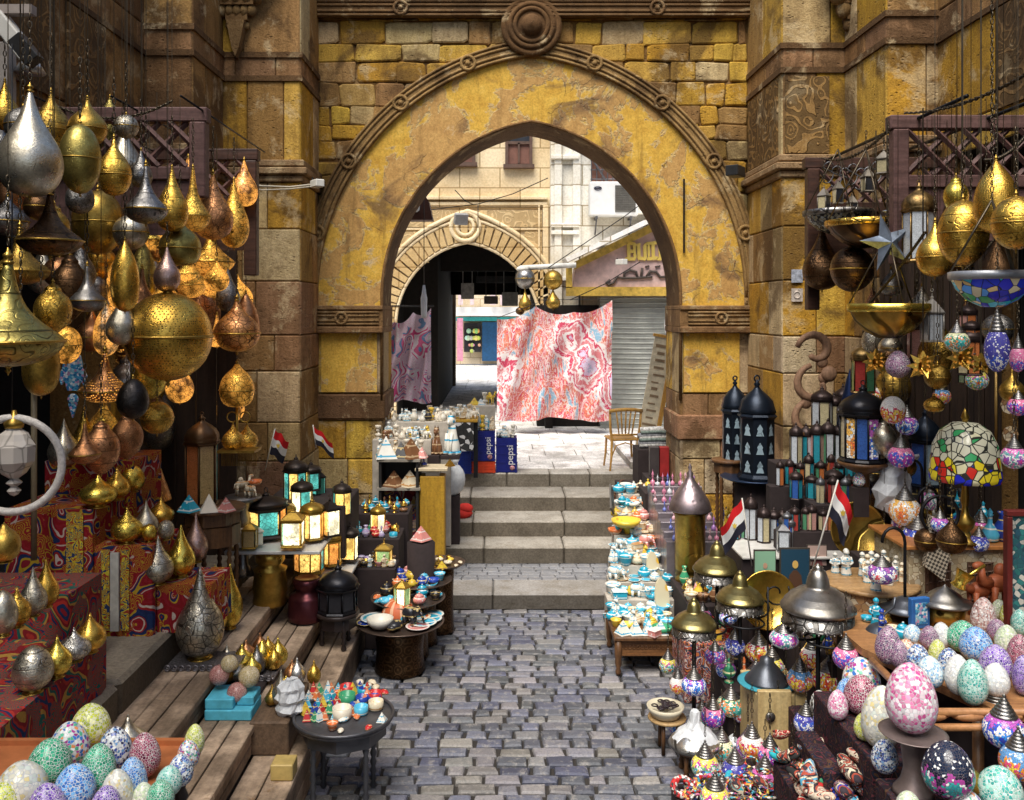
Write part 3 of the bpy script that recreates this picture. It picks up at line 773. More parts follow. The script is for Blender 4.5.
# scrolled wooden ornament and paper notices on the pale pilaster
g=MB(); D=8.52
def scroll(cx,cy,r0,r1,a0,a1,th):
    n=16; pts=[]; rr=[]
    for k in range(n+1):
        a=a0+(a1-a0)*k/n; r=r0+(r1-r0)*k/n; pts.append(P(cx+r*math.cos(a),cy-r*math.sin(a),D)); rr.append(S(th*(.6+.4*math.sin(PI*k/n)),D))
    g.tube(pts,rr,7)
scroll(815,350,18,7,PI*.95,-PI*.75,4.5); scroll(814,385,20,8,PI*.55,PI*2.1,4.5); scroll(812,420,20,9,PI*.6,PI*2.0,4.5); scroll(820,448,14,6,PI*.5,PI*1.9,4)
for c in ((822,362),(824,378),(806,403),(826,410)): g.sph(P(*c,D),S(6,D),sc=(1,.5,1))
g.sph(P(829,374,D-.02),S(8,D),sc=(1,.6,1))
tag(obj('scroll_ornament',g,m_wood((.30,.17,.10),(.14,.075,.045),.7,axis='z',name='brown_carved_ornament')),'large brown carved scroll ornament fixed to the pale pilaster above the lanterns','ornament')
for i,(px,py,c,l) in enumerate([(797,276,(.35,.38,.45),'faded blue paper notice pasted on the carved pilaster'),(797,295,(.55,.48,.42),'pale round paper notice pasted below the blue one')]):
    g=MB(); g.box(-.06,.06,-.004,0,-.07,.07); 
    if i==1: g.torus((0,-.006,0),.035,.006,'y',14,(.2,.1,.1))
    tag(obj('paper_notice',g,flat('notice_'+str(i),c,.8,var=.4,sc=30),loc=P(px,py,9.62)),l,'notice')
for x0,x1,l in ((-3.5,-1.9,'rough timber beam above the brass shop carrying the front lamps'),(2.3,4.1,'rough timber beam above the coloured shop carrying the front lamps')):
    g=MB()
    for y in (4.3,4.9,5.5): g.box(x0,x1,y-.05,y+.05,5.42,5.52)
    g.box(x0 if x0<0 else x1-.1,x0+.1 if x0<0 else x1,3.9,5.8,5.525,5.6); tag(obj('overhead_timber',g,WOODD),l,'timber')

for i,(x0,y0,x1,y1,D,c,l) in enumerate([(461,283,474,299,24,(.6,.58,.55),'small white shop sign hanging in the dark passage'),(502,292,518,306,25,(.55,.55,.52),'white lettered board hanging at the passage end'),(476,276,520,283,26,(.08,.08,.08),'dark grated shelf hanging from the passage roof'),(484,296,498,304,23,(.12,.10,.09),'dark wooden box hanging in the passage')]):
    a=P(x0,y1,D); c2=P(x1,y0,D); g=MB(); g.box(a.x,c2.x,D,D+.06,a.z,c2.z,b=.01); g.bar((a.x+.05,D+.03,c2.z),(a.x+.05,D+.03,4.9),.012,4); g.bar((c2.x-.05,D+.03,c2.z),(c2.x-.05,D+.03,4.9),.012,4)
    tag(obj('hanging_sign',g,flat('passage_sign_%d'%i,c,.6,var=.3,sc=8)),l,'sign')
# ================================================================== materials for goods
GOLD_=(.82,.50,.09); AGOLD=(.52,.33,.07); OLIVE=(.42,.34,.10); SILV=(.62,.57,.46); PEWT=(.30,.29,.28); COPP=(.55,.26,.12); BRONZ=(.14,.075,.035); BRIGHT=(.90,.66,.12); STEEL=(.75,.73,.68); PINKM=(.62,.42,.36); BLACKM=(.05,.045,.045)
def m_brass(name,col,pat='engrave',rough=.3,sc=1.0,glow=0.0,gcol=(1,.42,.07)):
    t=NT(name,rough=rough,metal=.92,spec=.5); o=t.co('Object'); n=t.noise(o,2.2*sc,5,.65); f=t.noise(o,14*sc,4,.7)
    dk=tuple(x*.32 for x in col)
    c=t.mix(t.ramp(n,[(.30,.85),(.55,.0)]),col,dk)
    c=t.mix(1.0,c,t.ramp(f,[(.3,(.78,.76,.72)),(.6,(1.08,1.08,1.08))]),'MULTIPLY')
    h=t.math('MULTIPLY',f,.25); mask=None
    if pat=='engrave':
        v=t.mix(.12,o,t.noisec(o,2.5,2)); k=t.vor(v,3.0*sc,'SMOOTH_F1'); l=t.math('ABSOLUTE',t.math('SINE',t.math('MULTIPLY',k,17.0))); mask=t.ramp(l,[(.18,1.0),(.36,0.0)])
        z=t.new('ShaderNodeSeparateXYZ'); t.l.new(o,z.inputs[0]); b=t.math('ABSOLUTE',t.math('SINE',t.math('MULTIPLY',z.outputs[2],4.5))); bm=t.ramp(b,[(.05,1.0),(.11,0.0)])
        zone=t.ramp(t.math('SINE',t.math('MULTIPLY',z.outputs[2],4.5)),[(.0,.35),(.05,1.0)])
        mask=t.math('MAXIMUM',t.math('MULTIPLY',mask,zone),bm); depth=.80
    elif pat=='hammer':
        k=t.vor(o,12*sc,'F1'); mask=t.ramp(k,[(.0,.5),(.30,0.0)]); depth=.30; h=t.math('MULTIPLY',h,.3)
    elif pat=='pierce':
        k=t.vor(o,11*sc,'F1',rand=.35); mask=t.ramp(k,[(.27,1.0),(.36,0.0)]); depth=.95
    elif pat=='lace':
        k=t.vor(o,3.4*sc,'DISTANCE_TO_EDGE'); mask=t.ramp(k,[(.025,1.0),(.05,0.0)])
        k2=t.vor(o,8*sc,'DISTANCE_TO_EDGE'); mask=t.math('MAXIMUM',mask,t.math('MULTIPLY',t.ramp(k2,[(.03,1.0),(.06,0.0)]),.7)); depth=.85
    elif pat=='scale':
        k=t.vor(o,6*sc,'F1',rand=.1); l=t.math('SINE',t.math('MULTIPLY',k,26.0)); mask=t.ramp(l,[(.15,1.0),(.4,0.0)]); depth=.6
    if mask is not None:
        c=t.mix(t.math('MULTIPLY',mask,depth),c,tuple(x*.10 for x in col)); h=t.math('SUBTRACT',h,t.math('MULTIPLY',mask,.8))
    if glow>0 and mask is not None:
        gl=t.ramp(t.noise(o,1.1,2,.5),[(.38,.06),(.62,1.0)]); m2=mask if pat=='pierce' else t.math('MULTIPLY',t.math('SUBTRACT',1.0,mask),.7)
        t.done(emis=gcol); t.done(estr=t.math('MULTIPLY',t.math('MULTIPLY',m2,gl),glow*(1.6 if pat=='pierce' else 1.0)))
    rr=t.ramp(n,[(.3,min(1,rough+.25)),(.6,rough)])
    return t.done(c,rough=rr,normal=t.bump(h,.32,.02))
def BR(col='gold',pat='engrave',sc=1.0,glow=0.0):
    cols=dict(gold=GOLD_,agold=AGOLD,olive=OLIVE,silver=SILV,pewter=PEWT,copper=COPP,bronze=BRONZ,bright=BRIGHT,steel=STEEL,pink=PINKM,black=BLACKM)
    key=('brass',col,pat,sc,glow)
    if key not in MATS: MATS[key]=m_brass('_'.join(['metal',col,pat]),cols[col],pat,{'bright':.16,'gold':.2,'steel':.2,'silver':.26}.get(col,.27),sc,glow)
    return MATS[key]
PAL={ 'lime':[(.62,.68,.05),(.75,.80,.12),(.45,.55,.05),(.85,.86,.45)],
 'green':[(.02,.35,.18),(.05,.48,.28),(.10,.45,.26),(.01,.25,.14)], 'teal':[(.12,.50,.42),(.30,.65,.55),(.45,.72,.64),(.05,.38,.34)],
 'blue':[(.05,.22,.62),(.12,.38,.80),(.20,.48,.85),(.03,.14,.45)], 'skyblue':[(.35,.60,.80),(.62,.80,.88),(.85,.90,.92),(.2,.45,.75)],
 'violet':[(.16,.07,.42),(.30,.16,.58),(.36,.24,.62),(.08,.03,.28)], 'maroon':[(.28,.04,.10),(.42,.08,.16),(.34,.06,.12),(.16,.02,.06)],
 'purple':[(.20,.07,.18),(.34,.14,.28),(.26,.10,.22),(.10,.04,.14)], 'pink':[(.66,.10,.32),(.82,.35,.55),(.90,.74,.80),(.9,.85,.88),(.78,.22,.42)],
 'white':[(.85,.85,.80),(.80,.80,.76),(.9,.9,.88),(.72,.76,.78)], 'multi':[(.85,.86,.85),(.88,.88,.86),(.82,.84,.84),(.05,.2,.6),(.8,.3,.1),(.1,.5,.3),(.85,.86,.86),(.45,.05,.3)],
 'bluewhite':[(.85,.87,.88),(.05,.10,.40),(.8,.84,.86),(.15,.35,.65),(.02,.03,.1)], 'cream':[(.78,.76,.62),(.82,.8,.7),(.7,.6,.3),(.75,.74,.66),(.6,.66,.6)],
 'orange':[(.80,.30,.12),(.85,.50,.30),(.85,.75,.65),(.7,.2,.08)], 'palegreen':[(.55,.70,.40),(.72,.80,.55),(.85,.87,.75)], 'brownpink':[(.38,.18,.15),(.72,.55,.50),(.5,.28,.25),(.82,.74,.70)],
 'l_red':[(.75,.04,.02),(.85,.25,.03),(.9,.65,.1),(.6,.02,.08),(.85,.8,.75)], 'l_blue':[(.02,.06,.5),(.03,.25,.75),(.85,.85,.9),(.04,.10,.6),(.5,.1,.5)], 'l_multi':[(.8,.08,.04),(.9,.55,.03),(.05,.45,.65),(.85,.85,.8),(.1,.45,.15),(.55,.05,.4),(.9,.75,.1)],
 'l_pink':[(.80,.05,.35),(.35,.1,.5),(.9,.85,.85),(.1,.4,.4),(.75,.15,.5)], 'l_purple':[(.18,.03,.45),(.5,.05,.4),(.05,.1,.6),(.8,.2,.4)], 'l_teal':[(.02,.40,.38),(.1,.6,.55),(.85,.3,.1),(.03,.3,.2),(.85,.85,.5)], 'l_orange':[(.9,.45,.02),(.9,.7,.05),(.75,.08,.2),(.85,.3,.02),(.1,.3,.6)],
 'l_bw':[(.03,.05,.5),(.85,.86,.9),(.03,.1,.6),(.05,.05,.35)], 'l_orangew':[(.8,.16,.04),(.85,.35,.08),(.85,.8,.7),(.9,.5,.1)] , 'l_star':[(.8,.1,.12),(.88,.88,.88),(.15,.08,.35),(.4,.1,.4)]}
def m_mosaic(name,pal,grout=(.06,.05,.06),sc=9.0,gw=.05,rough=.25,glow=0.0):
    t=NT(name,rough=rough,spec=.5); o=t.co('Object'); 
    n=t.new('ShaderNodeTexVoronoi'); n.feature='F1'; n.inputs['Scale'].default_value=sc; n.inputs['Randomness'].default_value=.85; t.l.new(o,n.inputs['Vector'])
    sp=t.new('ShaderNodeSeparateColor'); t.l.new(n.outputs['Color'],sp.inputs[0])
    c=t.ramp(sp.outputs[0],[((i)/len(pal),p) for i,p in enumerate(pal)],'CONSTANT')
    c=t.mix(1.0,c,t.ramp(sp.outputs[1],[(0,(.72,.72,.72)),(1,(1.15,1.15,1.15))]),'MULTIPLY')
    e=t.vor(o,sc,'DISTANCE_TO_EDGE',rand=.85); m=t.ramp(e,[(gw*.7,1.0),(gw*1.25,0.0)])
    c=t.mix(m,c,grout)
    if glow: t.done(emis=c,estr=glow)
    return t.done(c,rough=t.ramp(m,[(0,rough),(1,.8)]),normal=t.bump(t.math('SUBTRACT',1.0,m),.5,.03))
def EGG(p,dark=False):
    k=('egg',p,dark)
    if k not in MATS: MATS[k]=m_mosaic('mosaic_'+p,PAL[p],(.80,.80,.77) if p in ('maroon','purple','green','blue','violet','lime','teal','skyblue','orange') else (.55,.56,.58),7.0 if p not in('cream','multi','white') else 6.0,.05)
    return MATS[k]
def m_flower(name,pal,k=5,glow=.12):
    """tesserae coloured by a flower function of their own centres"""
    t=NT(name,rough=.15,spec=.6); o=t.co('Object'); sc=10.0
    n=t.new('ShaderNodeTexVoronoi'); n.feature='F1'; n.inputs['Scale'].default_value=sc; n.inputs['Randomness'].default_value=.6; t.l.new(o,n.inputs['Vector'])
    s=t.new('ShaderNodeSeparateXYZ'); t.l.new(n.outputs['Position'],s.inputs[0])
    th=t.math('ARCTAN2',s.outputs[1],s.outputs[0]); u=t.math('MULTIPLY',th,k/(2*PI)); u=t.math('SUBTRACT',t.math('FRACT',t.math('ADD',u,.25)),.5)
    u=t.math('MULTIPLY',u,2*PI/k); v=t.math('SUBTRACT',s.outputs[2],.72)
    r=t.math('SQRT',t.math('ADD',t.math('MULTIPLY',u,u),t.math('MULTIPLY',v,v)))
    a=t.math('SINE',t.math('MULTIPLY',t.math('ARCTAN2',v,u),6.0)); q=t.math('ADD',r,t.math('MULTIPLY',a,.09))
    sp=t.new('ShaderNodeSeparateColor'); t.l.new(n.outputs['Color'],sp.inputs[0])
    q=t.math('ADD',q,t.math('MULTIPLY',t.math('SUBTRACT',sp.outputs[0],.5),.18))
    L=len(pal); c=t.ramp(q,[(i/L*.85,pal[i]) for i in range(L)],'CONSTANT')
    e=t.vor(o,sc,'DISTANCE_TO_EDGE',rand=.6); m=t.ramp(e,[(.03,1.0),(.06,0.0)]); c=t.mix(m,c,(.10,.08,.09))
    c=t.mix(t.ramp(sp.outputs[2],[(.90,0.0),(.92,1.0)]),c,(.8,.8,.78))
    return t.done(c,emis=c,estr=glow,normal=t.bump(t.math('SUBTRACT',1.0,m),.4,.02))
def FL(p):
    k=('fl',p)
    if k not in MATS: MATS[k]=m_flower('glass_mosaic_'+p[2:],PAL[p])
    return MATS[k]
def m_fabric(name,cols,sc=3.0,k=6.0,dist=.35,rough=.85,coord='World',fold=.0,line=None):
    t=NT(name,rough=rough,spec=.15); o=t.co(coord); v=t.mix(dist,o,t.noisec(o,sc*.5,2))
    d=t.vor(v,sc,'SMOOTH_F1'); f=t.math('FRACT',t.math('MULTIPLY',d,k)); L=len(cols)
    c=t.ramp(f,[(i/L,cols[i]) for i in range(L)],'CONSTANT')
    d2=t.vor(v,sc*2.6,'F1'); c2=t.ramp(t.math('FRACT',t.math('MULTIPLY',d2,k*.6)),[(i/L,cols[(i*3+1)%L]) for i in range(L)],'CONSTANT')
    c=t.mix(t.ramp(t.noise(o,sc*.9,2),[(.50,0.0),(.52,1.0)]),c,c2)
    if line:
        e=t.vor(v,sc*2.0,'DISTANCE_TO_EDGE'); c=t.mix(t.ramp(e,[(.03,1.0),(.05,0.0)]),c,line)
    w=t.noise(o,60,2); c=t.mix(1.0,c,t.ramp(w,[(.3,(.82,.82,.82)),(.7,(1.05,1.05,1.05))]),'MULTIPLY')
    return t.done(c,normal=t.bump(w,.2,.003))
KHAY=m_fabric('applique_tent_cloth',[(.30,.015,.02),(.34,.02,.03),(.30,.015,.02),(.62,.50,.42),(.36,.02,.02),(.02,.03,.10),(.02,.04,.12),(.55,.34,.03),(.30,.02,.03)],7.5,3.4,.16)
KHAY2=m_fabric('tribal_red_cloth',[(.26,.02,.025),(.45,.04,.03),(.02,.04,.12),(.30,.02,.03),(.02,.12,.10),(.50,.28,.06)],7.0,4.0,.15)
PAIS=m_fabric('pink_paisley_cloth',[(.62,.14,.17),(.76,.50,.48),(.66,.20,.18),(.72,.36,.14),(.78,.66,.64),(.30,.40,.50),(.58,.12,.18),(.72,.56,.58),(.64,.2,.2),(.76,.62,.6)],1.5,5.2,.30)
def m_paisley(name,A_,B_,C_,D_,sc=1.15):
    t=NT(name,rough=.85,spec=.1); w=t.co('World',scale=(1,.25,.8)); v=t.mix(.16,w,t.noisec(w,3.0,3))
    d=t.vor(v,sc,'F1',rand=.85); n=t.noise(w,2.2,5,.7,.8)
    q=t.math('ADD',d,t.math('MULTIPLY',t.math('SUBTRACT',n,.5),.42))
    med=t.ramp(q,[(0,C_),(.10,(.35,.40,.55)),(.13,C_),(.20,A_),(.23,(.85,.80,.78)),(.27,B_),(.33,(.80,.66,.66)),(.36,A_),(.40,(.82,.74,.72)),(.44,B_)],'CONSTANT')
    n2=t.noise(t.co('World',scale=(1.6,.2,.5)),2.6,5,.65,1.6)
    out=t.ramp(n2,[(0,(.25,.42,.55)),(.40,(.78,.60,.55)),(.44,D_),(.50,A_),(.53,(.80,.62,.60)),(.57,D_),(.60,B_),(.66,(.30,.45,.58))],'CONSTANT')
    c=t.mix(t.ramp(q,[(.43,0.0),(.45,1.0)]),med,out)
    e=t.vor(t.mix(.25,w,t.noisec(w,6,2)),11,'DISTANCE_TO_EDGE'); c=t.mix(t.ramp(e,[(.02,.5),(.05,0.0)]),c,(.84,.78,.76))
    k=t.vor(w,26,'F1'); c=t.mix(t.ramp(k,[(.18,.5),(.28,0.0)]),c,(.50,.10,.18))
    f=t.noise(w,70,2); return t.done(c,normal=t.bump(f,.2,.003))
PAIS=m_paisley('pink_paisley_cloth',(.58,.07,.13),(.66,.22,.24),(.62,.50,.66),(.64,.20,.13))
PAIS2=m_fabric('pink_white_paisley_cloth',[(.72,.10,.26),(.86,.74,.78),(.74,.16,.30),(.18,.32,.52),(.82,.55,.66),(.86,.80,.82)],4.2,5.0,.3)
EMB=m_fabric('embroidered_dark_cloth',[(.02,.016,.02),(.03,.016,.022),(.02,.016,.02),(.10,.05,.03),(.02,.025,.05),(.02,.016,.02),(.12,.03,.04)],14,3.5,.2)
BEIGEC=m_fabric('patterned_drape',[(.40,.05,.04),(.6,.35,.1),(.05,.08,.2),(.55,.4,.3),(.2,.02,.03)],6,4,.3)
def glass(name,col,glow=0.0,rough=.12,gcol=None):
    k=('glass',name)
    if k not in MATS:
        t=NT(name,rough=rough,spec=.6); o=t.co('Object'); n=t.noise(o,3,3); c=t.mix(t.ramp(n,[(.3,.4),(.6,0.0)]),col,tuple(x*.5 for x in col))
        e=t.vor(o,9,'DISTANCE_TO_EDGE'); c=t.mix(t.ramp(e,[(.02,.6),(.05,0.0)]),c,tuple(x*.25 for x in col))
        if glow: t.done(emis=gcol or col,estr=t.math('MULTIPLY',t.ramp(t.noise(t.co('World'),9,2,.5),[(.35,glow*.22),(.65,glow)]),t.ramp(t.vor(o,5,'DISTANCE_TO_EDGE'),[(.03,.15),(.07,1.0)])))
        MATS[k]=t.done(c)
    return MATS[k]
WOODX=m_wood((.16,.075,.03),(.06,.03,.015),.4,axis='z',name='turned_brown_wood')
INLAY=m_mosaic('inlaid_wood',[(.35,.20,.09),(.55,.42,.25),(.25,.12,.05),(.62,.52,.36),(.4,.25,.12)],(.15,.07,.03),22.0,.04,.4)
IRON=flat('black_iron',(.02,.02,.022),.45,.7,var=.2)
CHAIN=flat('chain_metal',(.10,.08,.055),.4,.9)
PLASW=flat('clear_wrap',(.62,.64,.66),.2,var=.12,sc=16,bump=.9)
def ceramic(name,col,accent=None,rough=.3):
    k=('cer',name)
    if k not in MATS:
        t=NT(name,rough=rough,spec=.5); o=t.co('Object'); n=t.noise(o,3,3)
        c=t.mix(t.ramp(n,[(.35,.25),(.6,0.0)]),col,tuple(x*.6 for x in col))
        if accent:
            e=t.vor(o,3.6,'F1'); c=t.mix(t.ramp(e,[(.20,1.0),(.24,0.0)]),c,accent)
            z=t.new('ShaderNodeSeparateXYZ'); t.l.new(o,z.inputs[0]); b=t.math('SINE',t.math('MULTIPLY',z.outputs[2],16.0)); c=t.mix(t.ramp(b,[(.88,0.0),(.93,1.0)]),c,accent)
        MATS[k]=t.done(c)
    return MATS[k]
CER={'turquoise':ceramic('turquoise_glaze',(.02,.36,.52),(.75,.78,.75)),'white':ceramic('white_glaze',(.80,.78,.70),(.05,.35,.55)),'sky blue':ceramic('sky_glaze',(.10,.50,.72),(.8,.8,.7)),
 'cream':ceramic('cream_glaze',(.74,.64,.46),(.5,.25,.08)),'orange':ceramic('orange_glaze',(.75,.20,.06),(.85,.7,.5)),'yellow':ceramic('yellow_glaze',(.78,.56,.06),(.6,.3,.05)),
 'pink':ceramic('pink_glaze',(.72,.28,.25),(.8,.7,.65)),'deep blue':ceramic('deep_blue_glaze',(.02,.06,.38),(.7,.55,.2)),'green':ceramic('green_glaze',(.05,.33,.16),(.7,.7,.4)),
 'red':ceramic('red_glaze',(.58,.03,.03),(.8,.6,.3)),'black':ceramic('black_glaze',(.02,.02,.025),(.45,.33,.12)),'brown':ceramic('brown_glaze',(.20,.09,.04),(.5,.35,.2)),
 'golden':BR('gold','hammer'),'silver':BR('silver','hammer'),'lilac':ceramic('lilac_glaze',(.50,.40,.62),(.8,.8,.85)),'bone white':ceramic('bone',(.74,.70,.60)),'alabaster':ceramic('alabaster',(.80,.72,.58))}

# ================================================================== shapes
PROF={
 'tear':[(0,0),(.30,.006),(.62,.05),(.86,.13),(.98,.23),(1,.31),(.95,.41),(.82,.50),(.63,.59),(.45,.68),(.30,.77),(.18,.87),(.10,.95),(.05,1)],
 'onion':[(0,0),(.35,.015),(.72,.09),(.94,.22),(1,.36),(.95,.48),(.78,.60),(.52,.70),(.30,.79),(.16,.88),(.07,1)],
 'genie':[(0,0),(.32,.01),(.68,.06),(.93,.15),(1,.235),(.99,.26),(.90,.31),(.70,.38),(.48,.47),(.31,.58),(.20,.71),(.13,.85),(.08,1)],
 'sphere':[(math.sin(PI*i/14),.5-.5*math.cos(PI*i/14)) for i in range(15)],
 'egg':[(0,0),(.34,.025),(.62,.085),(.84,.18),(.97,.31),(1,.42),(.96,.55),(.86,.68),(.70,.80),(.48,.90),(.25,.97),(0,1)],
 'urn':[(0,0),(.25,.01),(.40,.07),(.72,.16),(.94,.32),(1,.48),(.94,.62),(.74,.74),(.50,.81),(.40,.86),(.44,.90),(.22,.95),(.05,1)],
 'drum':[(0,0),(.55,.0),(.85,.04),(1,.13),(1,.80),(.90,.90),(.55,.96),(.3,1)],
 'cone':[(0,0),(.95,.0),(1,.03),(.88,.16),(.66,.35),(.45,.52),(.27,.70),(.12,.87),(.02,1)],
 'long':[(0,0),(.4,.02),(.75,.1),(.95,.22),(1,.38),(.95,.54),(.8,.68),(.55,.8),(.32,.89),(.15,.95),(.06,1)],
 'flatpot':[(0,0),(.55,.01),(.9,.15),(1,.4),(.9,.62),(.62,.78),(.3,.88),(.12,1)],
}
def unit(kind,ratio,seg=24,fl=0,fa=0.0,ends=True):
    ratio=round(ratio*8)/8 or .125
    def f():
        p=[(r,z*ratio) for r,z in PROF[kind]]
        # refine
        q=[]
        for a,b in zip(p,p[1:]): q += [a,((a[0]+b[0])/2,(a[1]+b[1])/2)]
        q.append(p[-1]); 
        sm=[q[0]]+[((q[i-1][0]+2*q[i][0]+q[i+1][0])/4,(q[i-1][1]+2*q[i][1]+q[i+1][1])/4) for i in range(1,len(q)-1)]+[q[-1]]
        return MB().lathe(sm,seg,fl=fl,fa=fa)
    return shared((kind+'_body',ratio,seg,fl,fa),f), ratio
RINGM=lambda: shared(('ring',),lambda:MB().torus((0,0,0),1,.035,'z',28))
FINM=lambda: shared(('finial',),lambda:MB().lathe([(.10,-.02),(.16,.02),(.10,.07),(.05,.10),(.12,.16),(.12,.22),(.05,.28),(.03,.36),(0,.40)],12))
FOOTM=lambda: shared(('foot',),lambda:MB().lathe([(.5,0),(.52,.02),(.42,.06),(.30,.09),(.34,.12)],18))
def chain_mesh(L):
    L=round(L*20)/20
    def f():
        g=MB(); n=max(2,int(L/.035))
        for i in range(n):
            z=(i+.5)*L/n; h=L/n*.72; w=.008
            pts=[(w*math.cos(a),0,z+h*.62*math.sin(a)) if i%2 else (0,w*math.cos(a),z+h*.62*math.sin(a)) for a in [2*PI*k/8 for k in range(8)]]
            g.tube(pts,.0032,4,closed=True)
        return g
    return shared(('chain',L),f)
LROD=4.66
def wire(t,z,L):
    L=round(L*10)/10+.05; obj('wire',shared(('wire',L),lambda:MB().bar((0,0,0),(0,0,L),.0022,4)),CHAIN,t,loc=(0,0,z))
def lrod(D): return 5.45 if D<5.75 else LROD
def hang(kind,px,y0,y1,wpx,X,mat,label,cat='lamp',group='brass lamps hanging over the shop',D=None,band=True,top=LROD,name='hanging_lamp',fl=0,fa=0.0,cap=None):
    D=D or 900*X/(px-500); p=P(px,y1,D); r=S(wpx/2,D); h=S(y1-y0,D)
    t=thing(name,label,cat,p,R.uniform(0,6.28),group)
    me,ra=unit(kind,h/r,fl=fl,fa=fa); b=obj('body',me,mat,t,scale=(r,r,h/ra))
    obj('finial',FINM(),cap or BR('agold','hammer'),t,loc=(0,0,h*.985),scale=r*.8)
    if band and kind in('genie','sphere','onion','flatpot'):
        zz={'genie':.245,'sphere':.5,'onion':.36,'flatpot':.4}[kind]; obj('band',RINGM(),cap or BR('agold','hammer'),t,loc=(0,0,h*zz),scale=(r*1.0,r*1.0,r))
    obj('base_knob',FINM(),cap or BR('agold','hammer'),t,loc=(0,0,.01*r),rot=(PI,0,0),scale=r*.45)
    if top==LROD: top=lrod(D)
    zt=p.z+h+r*.3
    if top and top-zt>.06:
        cl=min(top-zt,.32); obj('chain',chain_mesh(cl),CHAIN,t,loc=(0,0,h+r*.3))
        if top-zt>.4: wire(t,h+r*.3+cl-.02,top-zt-cl)
    return t
def stand(kind,px,y0,y1,wpx,z,mat,label,cat='lamp',group='brass lamps standing on the shop steps',fl=0,fa=0.0,D=None,foot=True,name='brass_lamp',cap=None):
    D=D or Dz(y1,z); p=P(px,y1,D); p.z=z; r=S(wpx/2,D); h=S(y1-y0,D)
    t=thing(name,label,cat,p,R.uniform(0,6.28),group)
    fz=.09*r if foot else 0
    me,ra=unit(kind,(h-fz)/r,fl=fl,fa=fa); obj('body',me,mat,t,loc=(0,0,fz),scale=(r,r,(h-fz)/ra))
    if foot: obj('foot',FOOTM(),cap or BR('agold','hammer'),t,scale=r)
    if h>r*1.2 and kind!='egg': obj('finial',FINM(),cap or mat,t,loc=(0,0,h*.985),scale=r*.42)
    return t
def egg(px,y0,y1,w,z,pal,label,group,D=None,dark=False):
    D=D or Dz(y1,z); p=P(px,y1,D); p.z=z; r=S(w/2,D); h=S(y1-y0,D)
    me,ra=unit('egg',h/r,seg=28)
    o=obj('mosaic_egg_lamp',me,EGG(pal,dark),loc=p,rot=(R.uniform(-.06,.06),R.uniform(-.06,.06),R.uniform(0,6)),scale=(r,r,h/ra))
    tag(o,label,'egg lamp',group); return o
# ottoman lamp: mosaic globe with pewter cap hung on a chain
def mlamp(px,y0,y1,w,D,pal,label,group,top=None,cat='mosaic lamp'):
    p=P(px,y1,D); h=S(y1-y0,D); r=S(w/2,D)
    t=thing('mosaic_lamp',label,cat,p,R.uniform(0,6),group)
    gh=h*.62
    me,ra=unit('sphere',gh/r,seg=28); obj('globe',me,FL(pal),t,loc=(0,0,.0),scale=(r,r,gh/ra))
    def cap():
        g=MB(); pr=[]; z=0
        for k in range(6):
            rr=.62-.095*k; pr+=[(rr,z),(rr+.02,z+.05),(rr-.06,z+.11)]; z+=.13
        pr+=[(.06,z+.02),(.10,z+.08),(.04,z+.14),(0,z+.2)]
        g.lathe(pr,20); return g
    obj('cap',shared(('cap',),cap),BR('pewter','hammer'),t,loc=(0,0,gh*.90),scale=(r,r,h*.40))
    obj('base_knob',FINM(),BR('pewter','hammer'),t,rot=(PI,0,0),scale=r*.5)
    if top==LROD: top=lrod(D)
    if top and top-(p.z+h)>.04:
        cl=min(top-p.z-h,.32); obj('chain',chain_mesh(cl),CHAIN,t,loc=(0,0,h))
        if top-p.z-h>.4: wire(t,h+cl-.02,top-p.z-h-cl)
    return t
# six- or eight-sided lantern
def lantern_meshes(n,tall,dome):
    def frame():
        g=MB()
        def ngon(r,z0,z1,r2=None):
            r2=r2 or r; g.lathe([(r,z0),(r2,z1)],n,smooth=False)
        ngon(.95,0,.06); ngon(1.0,.06,.14,.94); ngon(.92,.14,.20)
        for k in range(n):
            a=2*PI*k/n; x,y=.92*math.cos(a),.92*math.sin(a); g.bar((x,y,.18),(x,y,tall-.15),.045,5)
        ngon(.92,tall-.22,tall-.14); ngon(1.04,tall-.14,tall-.06,1.08); ngon(1.0,tall-.06,tall)
        return g
    def pane():
        g=MB()
        a0,a1=-PI/n,PI/n; r=.90
        p0=(r*math.cos(a0),r*math.sin(a0)); p1=(r*math.cos(a1),r*math.sin(a1))
        e=.09
        q0=(p0[0]*(1-e)+p1[0]*e,p0[1]*(1-e)+p1[1]*e); q1=(p1[0]*(1-e)+p0[0]*e,p1[1]*(1-e)+p0[1]*e)
        g.add([(q0[0],q0[1],.2),(q1[0],q1[1],.2),(q1[0],q1[1],tall-.2),(q0[0],q0[1],tall-.2)],[(0,1,2,3)]); return g
    def fdome():
        g=MB(); g.lathe([(.98,0),(.9,.05),(.95,.12),(.92,.30),(.78,.50),(.55,.66),(.32,.78),(.18,.86),(.14,.95),(.2,1.0),(.1,1.06),(.06,1.14),(0,1.2)] if dome=='onion' else [(1.0,0),(.78,.18),(.52,.40),(.30,.58),(.16,.66),(.10,.74),(.16,.80),(.05,.86),(.03,1.0),(0,1.05)],n if dome=='pyr' else 18,smooth=dome=='onion',fl=n if dome=='onion' else 0,fa=.05 if dome=='onion' else 0)
        return g
    k=(n,round(tall*4)/4,dome)
    return shared(('lantern_frame',)+k,frame),shared(('lantern_pane',)+k,pane),shared(('lantern_dome',)+k,fdome)
RINGT=lambda: shared(('topring',),lambda:MB().torus((0,0,.13),.12,.025,'y',14))
